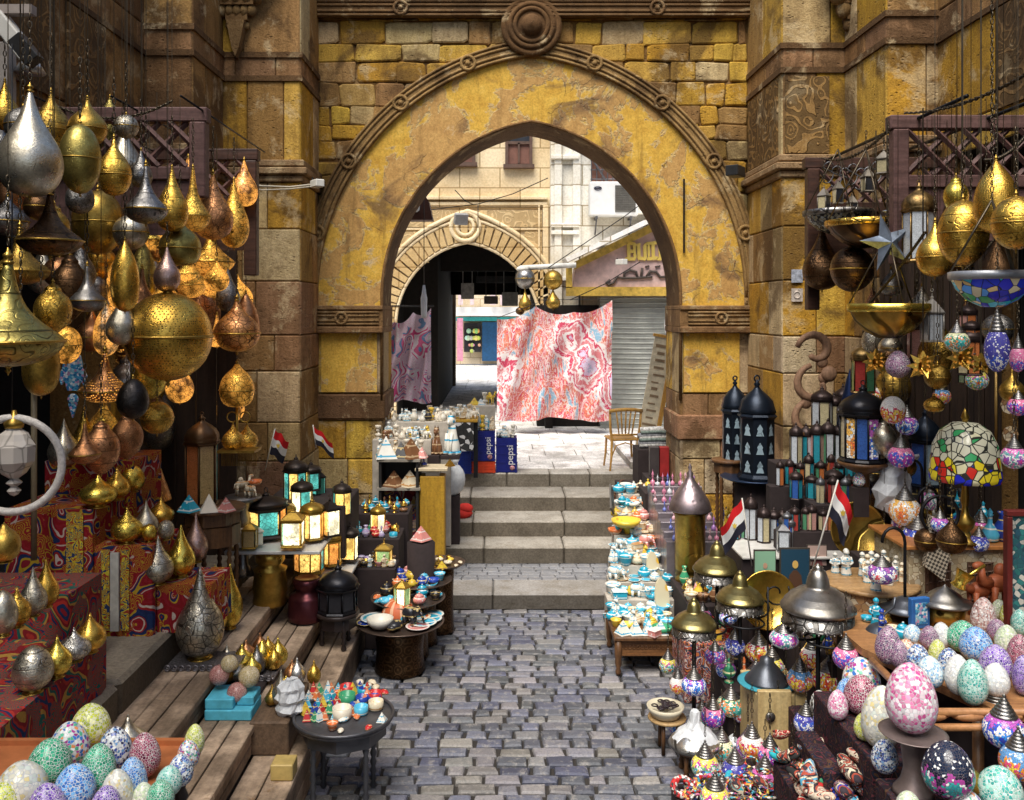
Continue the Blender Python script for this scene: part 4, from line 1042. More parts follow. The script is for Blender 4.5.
def lantern(px,y0,y1,w,D,frm,panes,label,group=None,z=None,n=6,dome='onion',top=None,name='lantern',df=.30,body_cat='lantern',parts=True,dmat=None):
    if z is not None and D is None: D=Dz(y1,z)
    p=P(px,y1,D); 
    if z is not None: p.z=z
    r=S(w/2,D); h=S(y1-y0,D); tall=round((h*(1-df)/r)*4)/4; tall=max(tall,.75); sz=h*(1-df)/(tall*r)
    fr,pa,do=lantern_meshes(n,tall,dome)
    t=thing(name,label,body_cat,p,PI/n*R.choice([0,1])+R.uniform(-.15,.15)-PI/2+PI/n,group)
    obj('frame',fr,frm,t,scale=(r,r,r*sz))
    for k in range(n): obj('glass_pane',pa,panes[k%len(panes)],t,rot=(0,0,PI/n+2*PI*k/n),scale=(r,r,r*sz))
    dd=obj('dome',do,dmat or frm,t,loc=(0,0,h*(1-df)),scale=(r,r,h*df/1.2))
    if w>16: obj('ring',RINGT(),frm,t,loc=(0,0,h*.97),scale=r)
    if top==LROD: top=lrod(D)
    if top and top-(p.z+h)>.04:
        cl=min(top-p.z-h,.32); obj('chain',chain_mesh(cl),CHAIN,t,loc=(0,0,h))
        if top-p.z-h>.4: wire(t,h+cl-.02,top-p.z-h-cl)
    return t
# small goods, built about one unit wide standing on z=0
def sm(kind):
    def f():
        g=MB(); L=lambda *p,**k:g.lathe(list(p),16,**k)
        if kind=='bowl': L((.0,.06),(.2,0),(.3,.0),(.45,.15),(.5,.34),(.46,.34),(.38,.16),(.1,.08),(0,.08))
        elif kind=='lidded pot': L((.22,0),(.3,.02),(.48,.2),(.5,.4),(.36,.56),(.30,.6)); L((.34,.6),(.34,.64),(.2,.74),(.05,.78),(.09,.84),(.0,.9))
        elif kind=='vase': L((.2,0),(.22,.04),(.42,.35),(.42,.55),(.2,.85),(.15,1.05),(.24,1.2),(.2,1.2),(.1,1.0))
        elif kind=='bottle': L((.24,0),(.34,.05),(.36,.3),(.2,.55),(.1,.7),(.09,.95),(.14,1.0),(.08,1.02),(.12,1.1),(0,1.25))
        elif kind=='pyramid': g.lathe([(.62,0),(0,.8)],4,smooth=False)
        elif kind=='candle holder': L((.4,0),(.42,.03),(.42,.45),(.38,.45),(.36,.2),(0,.2))
        elif kind=='cup': L((.28,0),(.3,.02),(.44,.5),(.5,.62),(.45,.62),(.36,.3),(0,.1))
        elif kind=='plate': L((0,.02),(.25,0),(.5,.07),(.49,.09),(.25,.03),(0,.04))
        elif kind=='box': g.box(-.45,.45,-.32,.32,0,.4,b=.03); g.box(-.48,.48,-.35,.35,.402,.5,b=.03)
        elif kind=='cat figurine':
            g.lathe([(.34,0),(.38,.1),(.36,.35),(.26,.6),(.20,.85),(.17,1.0)],14,sq=.85); g.sph((0,-.06,1.13),.2,seg=10,rings=7,sc=(1,1.1,.95)); g.sph((0,-.25,1.08),.09,seg=8,rings=5)
            for s in(-1,1):
                g.lathe([(.08,1.24),(.0,1.46)],6,c=(s*.12,-.05,0)); g.sph((s*.15,-.3,.06),.1,seg=8,rings=5,sc=(1,1.4,.7)); g.tube([(s*.13,-.2,.7),(s*.14,-.3,.35),(s*.15,-.3,.08)],[.09,.07,.07],6)
            g.tube([(.3,.25,.06),(.45,.0,.07),(.4,-.25,.06)],.05,6)
        elif kind=='camel figurine':
            g.sph((0,0,.75),.3,sc=(1.35,.7,.75)); g.sph((-.02,0,1.0),.17,sc=(1,.8,1.1)); g.tube([(.34,0,.78),(.55,0,.82),(.6,0,1.15)],[.14,.10,.08],7); g.sph((.68,0,1.2),.12,sc=(1.5,.8,.8),seg=8,rings=6)
            for x in(-.3,.28):
                for y in(-.12,.12): g.tube([(x,y,.7),(x+.03,y,.35),(x,y,0)],[.09,.05,.05],6)
            g.tube([(-.4,0,.8),(-.48,0,.5)],.03,5)
        elif kind=='robed figurine':
            g.lathe([(.34,0),(.32,.15),(.24,.6),(.26,.8),(.3,.95),(.2,1.08),(.08,1.12)],12,sq=.75); g.sph((0,0,1.25),.14,seg=10,rings=7); g.lathe([(.17,1.28),(.18,1.36),(.1,1.46),(0,1.5)],10)
            for s in(-1,1): g.tube([(s*.26,0,.98),(s*.34,-.1,.75),(s*.1,-.28,.7)],[.09,.08,.05],6)
        elif kind=='bust':
            g.lathe([(.3,0),(.3,.08),(.12,.14),(.12,.2),(.34,.3),(.36,.45),(.14,.56),(.12,.7)],12,sq=.7); g.sph((0,-.03,.86),.2,sc=(.9,1,1.15)); g.lathe([(.2,.92),(.32,1.25),(.28,1.32),(0,1.34)],12); g.sph((0,-.24,.84),.05,seg=6,rings=4)
        elif kind=='elephant figurine':
            g.sph((0,0,.6),.34,sc=(1.2,.85,.95)); g.sph((.42,0,.72),.22); g.tube([(.58,0,.7),(.72,0,.45),(.78,0,.2),(.86,0,.2)],[.1,.07,.05,.03],7)
            for s in(-1,1): g.sph((.36,s*.22,.72),.2,sc=(.6,.25,1),seg=8,rings=6)
            for x in(-.22,.22):
                for y in(-.15,.15): g.tube([(x,y,.5),(x,y,0)],[.12,.1],7)
        elif kind=='scarab': g.sph((0,0,.12),.4,sc=(.8,1,.5)); g.sph((0,-.4,.12),.18,sc=(1,.7,.6))
        elif kind=='incense burner': L((.3,0),(.3,.04),(.1,.12),(.1,.22),(.38,.36),(.4,.5),(.3,.52),(.34,.56),(.2,.75),(.08,.85),(.06,.95),(.1,1.0),(0,1.08))
        elif kind=='perfume bottle': L((.1,0),(.26,.02),(.3,.2),(.2,.36),(.08,.42),(.07,.6),(.14,.64),(.05,.72),(.16,.82),(.1,.95),(.02,1.1),(0,1.3))
        elif kind=='teapot':
            L((.25,0),(.42,.15),(.45,.35),(.3,.55),(.2,.6),(.1,.68),(.05,.74),(.08,.8),(0,.85)); g.tube([(.38,0,.25),(.6,0,.4),(.66,0,.62)],[.09,.06,.04],7); g.tube([(-.36,0,.5),(-.62,0,.48),(-.58,0,.2),(-.4,0,.15)],.035,6)
        elif kind=='plaque': g.box(-.4,.4,-.04,.04,0,1.0,b=.02); g.torus((0,-.05,.55),.22,.05,'y',14)
        return g
    return shared(('small',kind),f)
SMN={'bowl':'bowl','lidded pot':'lidded_pot','vase':'vase','bottle':'bottle','pyramid':'pyramid_ornament','candle holder':'candle_holder','cup':'cup','plate':'plate','box':'trinket_box','cat figurine':'cat_figurine','camel figurine':'camel_figurine','robed figurine':'robed_figurine','bust':'bust','elephant figurine':'elephant_figurine','scarab':'scarab','incense burner':'incense_burner','perfume bottle':'perfume_bottle','teapot':'teapot','plaque':'plaque'}
def crumple(prof,seg,j,seed=1):
    g=MB(); g.lathe(prof,seg); rr=random.Random(seed); g.v=[(x+rr.uniform(-j,j),y+rr.uniform(-j,j),z+rr.uniform(-j,j)*.6) for x,y,z in g.v]; g.sm=[False]*len(g.sm); return g
def small(kind,colname,px,py,w,z,where,group,D=None,rz=None,tilt=0.0,hs=1.0):
    D=D or Dz(py,z); p=P(px,py,D); p.z=z; s=S(w,D)
    o=obj(SMN[kind],sm(kind),CER[colname],loc=p,rot=(tilt,0,R.uniform(-.8,.8) if rz is None else rz),scale=(s,s,s*hs))
    return tag(o,f'{colname} {kind} {where}',kind.split()[-1],group)
def turned_table(t,R0,H,mat,legs=4,apron=True):
    g=MB(); g.lathe([(R0*.98,H-.03),(R0,H-.02),(R0,H-.005),(R0*.97,H)],24); obj('table_top',g,mat,t)
    if apron: g=MB(); g.lathe([(R0*.86,H-.13),(R0*.86,H-.031)],8,smooth=False); obj('apron',g,mat,t)
    for k in range(legs):
        a=2*PI*(k+.5)/legs; x,y=R0*.74*math.cos(a),R0*.74*math.sin(a)
        hh=H-.032; pr=[(.016,0),(.026,.02),(.014,.05)]
        zz=.06
        while zz<hh-.08: pr+=[(.024,zz),(.014,zz+.03)]; zz+=.06
        pr.append((.022,hh)); g=MB(); g.lathe(pr,8,c=(x,y,0)); obj('leg',g,mat,t)
# ================================================================== left shop: timber steps and plinths
PLANK=m_wood((.27,.20,.14),(.14,.10,.07),.75,axis='y',name='weathered_planks',worn=.8)
ws=thing('wooden_steps','weathered grey brown plank steps climbing to the brass lamp shop','steps',(-1.3,7,0)); wi=Matrix.Translation(ws.location).inverted()
def W(n,g,m=PLANK):
    o=obj(n,g,m,ws); o.matrix_parent_inverse=wi
LV=[(-1.31,.35),(-1.64,.56),(-2.0,.74)]; XE=[-1.64,-2.0,-2.42]
for (x,z),xe in zip(LV,XE):
    g=MB(); n=3 if abs(xe-x)>.35 else 2; dx=(x-xe)/n; segs=[2.6,4.9,6.6,8.3,10.0 if z<.6 else 9.9]
    for k in range(n):
        off=R.uniform(-.5,.5) if k else 0
        ys=[segs[0]]+[s+off for s in segs[1:-1]]+[segs[-1]]
        for a,b in zip(ys,ys[1:]):
            q=R.uniform(.75,1.2); g.box(xe+dx*k+.005,xe+dx*(k+1)-.005+(.02 if k==n-1 else 0),a+.004,b-.004,z-.05,z+R.uniform(-.004,.003),(q,q*.97,q*.93),.006)
    W('tread',g)
    g=MB(); z0={.35:0,.56:.352,.74:.562}[z]
    for k in range(2):
        h=(z-.055-z0)/2
        for a,b in zip(segs,segs[1:]):
            q=R.uniform(.6,1.0); g.box(x-.03,x-.004,a+.004,b-.004,z0+h*k+.003,z0+h*(k+1)-.003,(q,q*.95,q*.9),.004)
    g.box(xe+.01,x-.035,segs[0]+.01,segs[-1]-.01,0,z-.06,(.4,.4,.4)); W('riser',g)
g=MB()
y=2.8
while y<9.9:
    L_=R.uniform(.9,1.6); b=min(9.95,y+L_); k=R.uniform(.8,1.1); g.box(-3.9,-2.4,y+.006,b-.006,.55,.95+R.uniform(-.006,.006),(.27*k,.235*k,.18*k),.03); y=b
g.box(-6,-3.9,2.8,8.4,.4,.94,(.1,.09,.07)); g.box(-3.9,-2.42,2.8,9.9,.0,.56,(.1,.09,.07))
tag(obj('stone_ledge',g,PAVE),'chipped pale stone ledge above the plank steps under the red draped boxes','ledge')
# draped boxes
def drape(x0,x1,y0,y1,z0,z1,mat,label,name='draped_box'):
    g=MB(); n=14
    def skirt(a,b,nx,ny):
        for k in range(n):
            for j in range(4):
                def pt(k,j):
                    f=k/n; u=math.sin(f*37+x0*9)*.010*(j/4)+math.sin(f*90)*.004*(j/4)
                    return (a[0]+(b[0]-a[0])*f+nx*u, a[1]+(b[1]-a[1])*f+ny*u, z1-(z1-z0)*j/4)
                g.add([pt(k,j),pt(k+1,j),pt(k+1,j+1),pt(k,j+1)],[(0,3,2,1)],(1,1,1),True)
    skirt((x0,y0),(x1,y0),0,-1); skirt((x1,y0),(x1,y1),1,0)
    g.add([(x0,y0,z1),(x1,y0,z1),(x1,y1,z1),(x0,y1,z1)],[(0,1,2,3)]); g.add([(x0,y1,z0),(x0,y0,z0),(x0,y0,z1),(x0,y1,z1)],[(0,1,2,3)]); g.add([(x1,y1,z0),(x0,y1,z0),(x0,y1,z1),(x1,y1,z1)],[(0,1,2,3)])
    return tag(obj(name,g,mat),label,'draped stand')
drape(-3.7,-2.45,4.25,5.6,.952,1.25,KHAY2,'low box draped in dark red woven tribal cloth at the front')
drape(-3.7,-2.70,5.62,6.1,.952,1.52,KHAY2,'taller box draped in dark red woven tribal cloth behind the low one')
drape(-3.55,-2.92,6.45,7.0,.952,1.87,KHAY,'tall stand draped in red arabesque applique cloth')
drape(-2.915,-2.50,6.47,7.0,.952,1.60,KHAY,'middle step stand with red applique cloth and yellow braid')
drape(-2.495,-2.10,6.55,7.0,.952,1.30,KHAY,'lowest step stand with swirling blue and yellow applique cloth')
drape(-3.55,-2.86,7.02,7.6,.952,2.12,KHAY,'highest stand draped in red applique cloth behind the others')
g=MB()
for x0,x1,zz,y in ((-2.86,-2.80,1.58,6.455),(-2.72,-2.66,1.58,6.455),(-3.1,-2.98,1.85,6.435)):
    g.box(x0,x1,y-.004,y+.002,1.0,zz)
BRAID=m_fabric('yellow_braid',[(.70,.50,.04),(.03,.05,.15),(.75,.6,.05),(.4,.05,.03)],22,3,.1)
tag(obj('braid_trim',g,BRAID),'yellow and navy braid strips running down the red cloth stands','trim')
g=MB(); g.box(-2.79,-2.73,6.44,6.46,1.0,1.56); tag(obj('white_strap',g,flat('canvas_tape',(.6,.57,.5),.8)),'plain white canvas strip between two yellow braids','trim')

# ---- lattice hatch doors projecting from both walls
def lattice(name,label,x0,x1,y,z1,h,mat,post_h=0.0,side=-1):
    t=thing(name,label,'lattice panel',((x0+x1)/2,y,z1-h)); iv=Matrix.Translation(t.location).inverted()
    def q(n,g,m=mat):
        o=obj(n,g,m,t); o.matrix_parent_inverse=iv
    g=MB(); g.box(x0,x1,y-.05,y+.05,z1-.10,z1,b=.008); q('top_rail',g)
    xi=x1-.12 if side<0 else x0+.02
    g=MB(); g.box(xi,xi+.11,y-.06,y+.04,z1-h-post_h,z1-.103,b=.008); q('post',g)
    xo=x0+.02 if side<0 else x1-.12
    g=MB(); g.box(xo,xo+.1,y-.06,y+.04,z1-h,z1-.103,b=.008); q('post',g)
    g=MB(); g.box(x0+.12,x1-.12,y-.045,y+.035,z1-h,z1-h+.09,b=.006); g.box(x0+.12,x1-.12,y-.02,y+.02,z1-h-.38,z1-h-.004); q('lower_board',g)
    g=MB(); a,b=(x0+.12,x1-.12); zz0,zz1=z1-h+.09,z1-.1; hh=zz1-zz0; st=hh
    k=a-0*hh
    while k<b:
        for s in (0,1):
            xa,xb=(k,min(k+hh,b)); f=(xb-xa)/hh
            za,zb=(zz0,zz0+hh*f) if s==0 else (zz1,zz1-hh*f)
            g.bar((xa,y-.01-.02*s,za),(xb,y-.01-.02*s,zb),.022,4)
        k+=hh*.62
    q('lattice',g,PURP)
lattice('lattice_panel','dark maroon wooden lattice hatch over the big brass lamps',-3.56,-2.02,6.25,4.70,.50,PURP,.12)
lattice('lattice_panel','dark wooden lattice hatch over the glowing gold lamps near the pilaster',-3.56,-2.1,7.85,4.70,.50,WOODD,.6)
lattice('lattice_panel','maroon wooden lattice hatch over the gold lanterns of the coloured lamp shop',2.80,4.18,6.5,4.70,.52,PURP,.55,1)
lattice('lattice_panel','dark wooden lattice hatch with hooks beside the carved pilaster',2.80,4.18,8.3,4.70,.5,WOODD,.9,1)
def rod(p0,p1,r,mat,label,name='hanging_rod'):
    g=MB(); g.bar(p0,p1,r,8); tag(obj(name,g,mat),label,'rod')
for x,lab in ((-2.05,'thin iron rod carrying the outer row of brass lamps'),(-2.5,'thin iron rod carrying the middle row of brass lamps'),(-3.0,'thin iron rod carrying the inner row of brass lamps')):
    rod((x,5.78,4.675),(x,7.84,4.675),.007,IRON,lab)
for x,lab in ((3.0,'thin iron rod carrying the outer row of gold lamps'),(3.5,'thin iron rod carrying the inner row of gold lamps')):
    rod((x,5.78,4.675),(x,8.28,4.675),.014,IRON,lab)
# sagging chains
def swag(p0,p1,sag,label,r=.011,mat=CHAIN):
    g=MB(); n=46; p0,p1=Vector(p0),Vector(p1)
    for i in range(n):
        f=(i+.5)/n; p=p0.lerp(p1,f)-Vector((0,0,sag*4*f*(1-f))); f2=f+.01; q=p0.lerp(p1,f2)-Vector((0,0,sag*4*f2*(1-f2))); d=(q-p).normalized()
        u=d.cross(Vector((0,0,1))).normalized() if i%2 else d.cross(Vector((0,1,0))).normalized()
        L_=(p1-p0).length/n*.72; pts=[p+d*L_*math.cos(a)+u*L_*.45*math.sin(a) for a in [2*PI*k/8 for k in range(8)]]
        g.tube(pts,r*.5,4,closed=True)
    tag(obj('sagging_chain',g,mat),label,'chain')
swag(P(55,105,5.9),P(172,101,5.9),.10,'steel chain swagged along the maroon hatch over the brass lamps')
swag(P(905,113,6.4),P(1030,72,5.2),.06,'steel chain swagged from the maroon hatch up the golden wall')
swag(P(822,158,8.2),P(892,126,6.5),.10,'dark chain hanging between the two wooden hatches')
swag(P(925,232,5.9),P(868,305,6.9),.02,'bright chain slanting down to the brass dish lamp')
swag(P(1000,232,5.4),P(958,275,5.6),.02,'bright chain slanting down to the blue stained glass dish')
swag(P(985,160,5.4),P(1030,130,5.4),.05,'rusty twisted chain between the gold lanterns',.02)

# ---- hanging brass lamps: kind px y0 y1 w rodX mat label
HB='hanging near the shop front'
B_=BR
for row in [
 ('tear',30,90,197,62,-2.05,B_('silver','plain'),'large plain silver teardrop lamp hanging high at the shop edge'),
 ('onion',51,92,152,38,-2.5,B_('agold','engrave'),'dark gold onion lamp with brass cap between silver and gold lamps'),
 ('sphere',80,124,194,40,-2.05,B_('olive','hammer'),'round olive gold lamp with a cluster of pierced dots'),
 ('onion',114,138,196,34,-2.05,B_('gold','engrave'),'engraved golden onion lamp in front of a silver one'),
 ('tear',124,124,188,38,-2.5,B_('silver','hammer'),'dull silver teardrop lamp behind the engraved golden onion lamp'),
 ('genie',146,165,224,42,-2.05,B_('pewter','engrave'),'dark pewter lamp with swirling engraved band under the hatch'),
 ('genie',50,194,256,62,-2.05,B_('bronze','engrave'),'wide dark bronze flask lamp under the silver teardrop'),
 ('sphere',98,190,255,50,-2.5,B_('agold','hammer'),'matt gold ball lamp beside the dark bronze flask lamp'),
 ('genie',20,228,285,56,-2.5,B_('agold','scale'),'antique gold flask lamp with scalloped engraving'),
 ('genie',8,262,367,104,-2.05,B_('olive','engrave'),'huge engraved grey gold flask lamp at the shop edge'),
 ('urn',70,254,320,38,-2.5,B_('bronze','engrave'),'dark copper urn lamp hanging left of the pierced silver egg'),
 ('egg',97,276,312,27,-3.0,B_('pewter','pierce'),'small dark silver pierced egg lamp'),
 ('long',125,240,312,28,-2.05,B_('gold','hammer'),'long slim gold drop lamp left of the great pierced ball'),
 ('long',143,240,302,26,-2.5,B_('olive','engrave'),'greenish brass drop lamp with engraved band behind the slim gold one'),
 ('urn',53,283,334,36,-2.05,B_('gold','lace'),'tiered shiny gold lamp below the scalloped flask lamp'),
 ('sphere',66,326,364,30,-2.5,B_('gold','lace',1.0,1.6),'small glowing gold lace globe above the blue hand charm'),
 ('sphere',168,292,381,86,-2.05,B_('gold','pierce',1.6),'great gold ball lamp pierced all over, largest in the shop'),
 ('sphere',137,296,372,56,-3.0,B_('copper','pierce',1.2,1.2),'dark copper pierced ball lamp glowing behind the great gold ball'),
 ('tear',172,168,232,32,-2.05,B_('gold','engrave'),'gold drop lamp at the near end of the glowing group'),
 ('genie',193,168,232,35,-2.05,B_('gold','lace',1.0,.35),'gold flask lamp with lace body, second in the glowing group'),
 ('tear',213,174,240,40,-2.05,B_('copper','lace',1.0,.15),'copper drop lamp with curling lace pattern'),
 ('tear',234,180,248,30,-2.05,B_('gold','lace',1.0,.5),'slender gold lace drop lamp closest to the pilaster'),
 ('flatpot',180,222,266,42,-2.05,B_('olive','plain'),'shiny greenish gold squat lamp with flat rim'),
 ('genie',211,226,274,46,-2.5,B_('gold','lace',1.2,.9),'broad gold lace lamp glowing brightly in the group centre'),
 ('tear',167,246,292,26,-2.05,B_('pink','plain'),'little pinkish silver drop lamp above the great ball'),
 ('onion',191,262,298,30,-2.5,B_('gold','scale',1.0,1.8),'small orange glowing onion lamp under the squat lamp'),
 ('sphere',214,266,298,34,-2.5,B_('gold','lace',1.4,1.8),'bright orange glowing lace globe under the broad lamp'),
 ('onion',222,284,318,27,-3.0,B_('copper','lace',1.0,1.2),'copper glowing onion lamp with curled lace'),
 ('tear',228,268,312,24,-2.2,B_('pewter','lace'),'dark silver drop lamp with white diamond lace'),
 ('onion',237,300,352,46,-2.05,B_('copper','lace',.9,.25),'wide copper lamp with big scale lace near the pilaster'),
 ('flatpot',237,364,407,35,-2.05,B_('gold','lace',.9,.7),'flat golden lit lamp above two small brass bells'),
 ('genie',105,352,403,50,-2.5,B_('copper','pierce',1.0,1.0),'dark copper lamp lit inside beside the blue hand charm'),
 ('egg',133,378,419,31,-2.05,B_('black','pierce',1.3),'black pierced egg lamp hanging under the great ball'),
 ('onion',92,310,352,34,-3.0,B_('copper','plain'),'plain copper lamp in the dark behind the gold drop'),
 ('onion',150,384,420,30,-3.0,B_('bronze','engrave'),'little dark bronze lamp in the shadow behind the black egg'),
 ('sphere',116,300,338,32,-3.0,B_('copper','lace',1.0,2.0),'orange glowing lace globe deep in the shop'),
 ('onion',8,196,236,40,-3.0,B_('pewter','engrave'),'dull pewter lamp in shadow behind the scalloped flask lamp'),
 ('tear',78,206,250,30,-3.0,B_('steel','plain'),'thin silvery lamp half hidden behind the bronze flask lamp'),
 ('sphere',118,206,246,30,-3.0,B_('bronze','pierce',1.0,1.2),'dark ball lamp with tiny lights behind the gold ball'),
 ('onion',158,218,262,28,-3.0,B_('copper','pierce',1.0,1.4),'reddish pierced lamp glowing behind the pewter lamp'),
 ('urn',196,300,348,30,-3.0,B_('copper','lace',1.0,.8),'amber lit urn lamp right behind the great ball'),
]:
    kind,px,y0,y1,w,X,m,lab=row
    hang(kind,px,y0,y1,w,X,m,lab)
# brass bells under the flat lit lamp
D=900*-2.05/(237-500)
for px in (233,247):
    hang('onion',px,424,450,22,0,B_('gold','lace',.9,.2),'small brass bell lamp with bead fringe under the flat lit lamp',D=D+(0 if px==233 else .15),top=0)
g=MB(); 
for px in range(222,258,2): g.bar(P(px,450,D),P(px,466,D),.004,4)
g.bar(P(237,405,D),P(237,452,D),.012,6); g.torus(P(232,417,D),.04,.006,'y',12); g.torus(P(245,417,D),.04,.006,'y',12); g.box(P(221,450,D).x,P(258,450,D).x,D-.1,D+.1,P(0,450,D).z-.01,P(0,450,D).z+.01)
tag(obj('bead_fringe',g,B_('agold','hammer')),'brass hanger with thin bead fringe under the flat lit lamp','hanger')
# blue hand charm
t=thing('hand_charm','blue enamelled open hand charm hanging between copper and gold lamps','charm',P(73,352,6.3))
g=MB(); s=S(28,6.3)/2
g.prism([(-s*.5,-.02),(s*.5,-.02),(s*.75,-.12),(s*1.0,-.17),(s*.8,-.23),(s*.55,-.2),(s*.35,-.27),(-s*.35,-.27),(-s*.55,-.2),(-s*.8,-.23),(-s*1.0,-.17),(-s*.75,-.12)],-.012,.012); g.sph((0,0,-.02),.035,sc=(1.3,.4,1)); 
BLUE=FL('l_bw'); BLUE2=m_mosaic('blue_enamel',[(.03,.18,.45),(.3,.6,.75),(.55,.3,.5),(.05,.3,.55),(.7,.75,.8)],(.1,.4,.55),60,.03)
obj('palm',g,BLUE2,t); g=MB(); g.sph((0,0,-.33),.04,sc=(1,.4,1)); g.prism([(-.03,-.36),(.03,-.36),(0,-.46)],-.01,.01); obj('pendant',g,BLUE2,t); g=MB(); g.bar((0,0,0),(0,0,LROD-P(0,352,6.3).z),.004,4); obj('cord',g,CHAIN,t)
# standing brass lamps: kind px y0 y1 w z mat label
for row in [
 ('tear',64,420,468,31,2.12,B_('silver','hammer'),'dimpled silver drop lamp on the highest red stand'),
 ('tear',84,407,464,24,2.12,B_('gold','engrave'),'slim golden drop lamp on the highest red stand'),
 ('flatpot',104,404,462,34,2.12,B_('bright','lace',.8,.3),'yellow lace vase lamp on the highest red stand'),
 ('onion',98,475,507,37,1.87,B_('bright','plain'),'mirror bright gold onion lamp on the tall red stand'),
 ('onion',117,468,500,26,1.87,B_('gold','hammer'),'small golden onion lamp behind the mirror bright one'),
 ('flatpot',132,462,492,25,1.87,B_('bright','plain'),'squat shiny gold lamp at the back of the tall stand'),
 ('cone',157,453,502,28,1.62,B_('copper','pierce',1.0,.2),'tall pointed copper cone lamp with pierced skin'),
 ('onion',127,509,543,31,1.60,B_('bright','engrave'),'shiny gold onion lamp on the middle red stand'),
 ('tear',146,502,536,24,1.60,B_('silver','plain'),'matt silver drop lamp on the middle red stand'),
 ('onion',161,498,526,26,1.60,B_('gold','plain'),'golden onion lamp at the back of the middle stand'),
 ('sphere',149,524,542,15,1.60,B_('bright','plain'),'tiny bright gold ball lamp on the middle stand'),
 ('sphere',166,520,540,16,1.60,B_('silver','lace'),'tiny silver lace ball lamp on the middle stand'),
 ('tear',158,537,584,31,1.30,B_('silver','engrave'),'engraved silver drop lamp on the lowest red stand'),
 ('tear',181,526,577,28,1.30,B_('bright','hammer'),'yellow gold drop lamp on the lowest red stand'),
 ('tear',196,514,562,24,1.30,B_('pink','plain'),'tall violet tinted gold drop lamp on the lowest stand'),
 ('tear',200,569,658,47,.765,B_('silver','lace',.7),'big engraved silver teardrop lamp on the black filigree tray'),
 ('tear',215,566,634,26,.765,B_('bright','plain'),'tall bright gold drop lamp behind the big silver teardrop'),
 ('tear',230,564,628,25,.765,B_('bright','plain'),'second tall bright gold drop lamp close to the lantern board'),
 ('egg',3,590,636,28,1.52,B_('silver','hammer'),'grey silver egg lamp at the left end of the rear box'),
 ('onion',17,588,627,27,1.52,B_('gold','engrave'),'engraved dull gold onion lamp on the taller tribal box'),
 ('tear',33,568,616,27,1.52,B_('silver','engrave'),'silver drop lamp on the taller tribal box'),
 ('tear',46,560,607,25,1.52,B_('gold','hammer'),'gold drop lamp at the inner end of the taller tribal box'),
 ('flatpot',4,524,562,32,2.12,B_('agold','plain'),'squat gold lamp high in the dark at the left edge'),
 ('egg',33,645,692,39,1.25,B_('silver','engrave'),'silver egg lamp with swirls on the low tribal box'),
 ('onion',57,637,677,29,1.25,B_('bright','hammer'),'yellow gold onion lamp on the low tribal box'),
 ('onion',74,629,661,33,1.25,B_('steel','lace'),'shiny silver onion lamp on the low tribal box'),
 ('onion',90,614,652,31,1.25,B_('gold','hammer'),'golden onion lamp at the inner end of the low box'),
]:
    kind,px,y0,y1,w,z,m,lab=row; stand(kind,px,y0,y1,w,z,m,lab)
stand('onion',128,694,748,50,.74,B_('silver','hammer'),'large dull silver onion lamp on the planks behind the mosaic eggs',D=5.0)
# black filigree trays
def filitray(px,py,w,z,label):
    D=Dz(py,z); p=P(px,py,D); g=MB(); a=S(w/2,D); g.box(-a,a,-.16,.16,0,.02,b=.004)
    for k in range(int(a*2/.05)): g.torus((-a+.025+.05*k,-.165,.02),.02,.006,'y',8,n=4)
    tag(obj('filigree_tray',g,flat('black_silver',(.25,.23,.24),.4,.6,var=.6,sc=60),loc=(p.x,p.y,z)),label,'tray')
# a low stand that carries the tray over the steps
g=MB(); g.box(-1.98,-1.70,6.2,7.15,.562,.60,b=.01); tag(obj('display_block',g,flat('dark_cloth',(.03,.02,.02),.9)),'low dark block on the middle plank step under the little brass lamps','block')
filitray(207,662,70,.745,'black and silver filigree tray under the big silver teardrop'); filitray(248,672,62,.602,'smaller filigree tray crowded with little brass lamps')
cl=[('onion',227,628,652,24,'silver'),('onion',242,628,655,25,'bright'),('onion',213,640,658,18,'agold'),('onion',246,618,640,20,'copper'),('onion',238,636,652,16,'copper'),('onion',257,630,658,18,'pewter'),('flatpot',262,622,650,20,'bright'),('onion',252,640,662,20,'bright'),('onion',274,628,652,16,'gold'),('egg',225,652,672,20,'agold'),('onion',278,618,646,20,'bright'),('onion',260,606,628,15,'copper'),('onion',236,646,668,20,'silver'),('onion',268,612,634,17,'gold')]
for k,px,y0,y1,w,c in cl:
    stand(k,px,y0,y1,w,.625,B_(c,'hammer'),{'silver':'small silver','bright':'small bright gold','agold':'small dark gold','copper':'small copper','pewter':'small grey','gold':'small gold'}[c]+' lamp crowded on the filigree tray',group='small lamps crowded on the filigree tray',D=6.6+(660-y1)*.012,foot=False,name='small_brass_lamp')
for k,px,y0,y1,w,c in [('tear',281,676,711,19,'silver'),('long',286,666,695,13,'bright'),('onion',292,660,684,17,'copper'),('onion',297,648,674,18,'steel'),('onion',314,655,678,14,'gold'),('tear',272,688,708,14,'agold'),('long',283,668,690,12,'gold')]:
    stand(k,px,y0,y1,w,.58,B_(c,'plain'),c.replace('bright','bright gold').replace('agold','dark gold').replace('steel','shiny silver')+' lamp beside the tray of stone pyramids',group='small lamps beside the pyramid tray',D=6.55 if y1<690 else 6.2,foot=False,name='small_brass_lamp')
g=MB(); g.box(-1.66,-1.40,5.95,6.6,.352,.575,b=.01); tag(obj('display_block',g,m_wood((.16,.10,.06),(.08,.05,.03),.7,axis='y',name='planed_block')),'planed wooden block on the lowest plank step beside the pyramid tray','block')
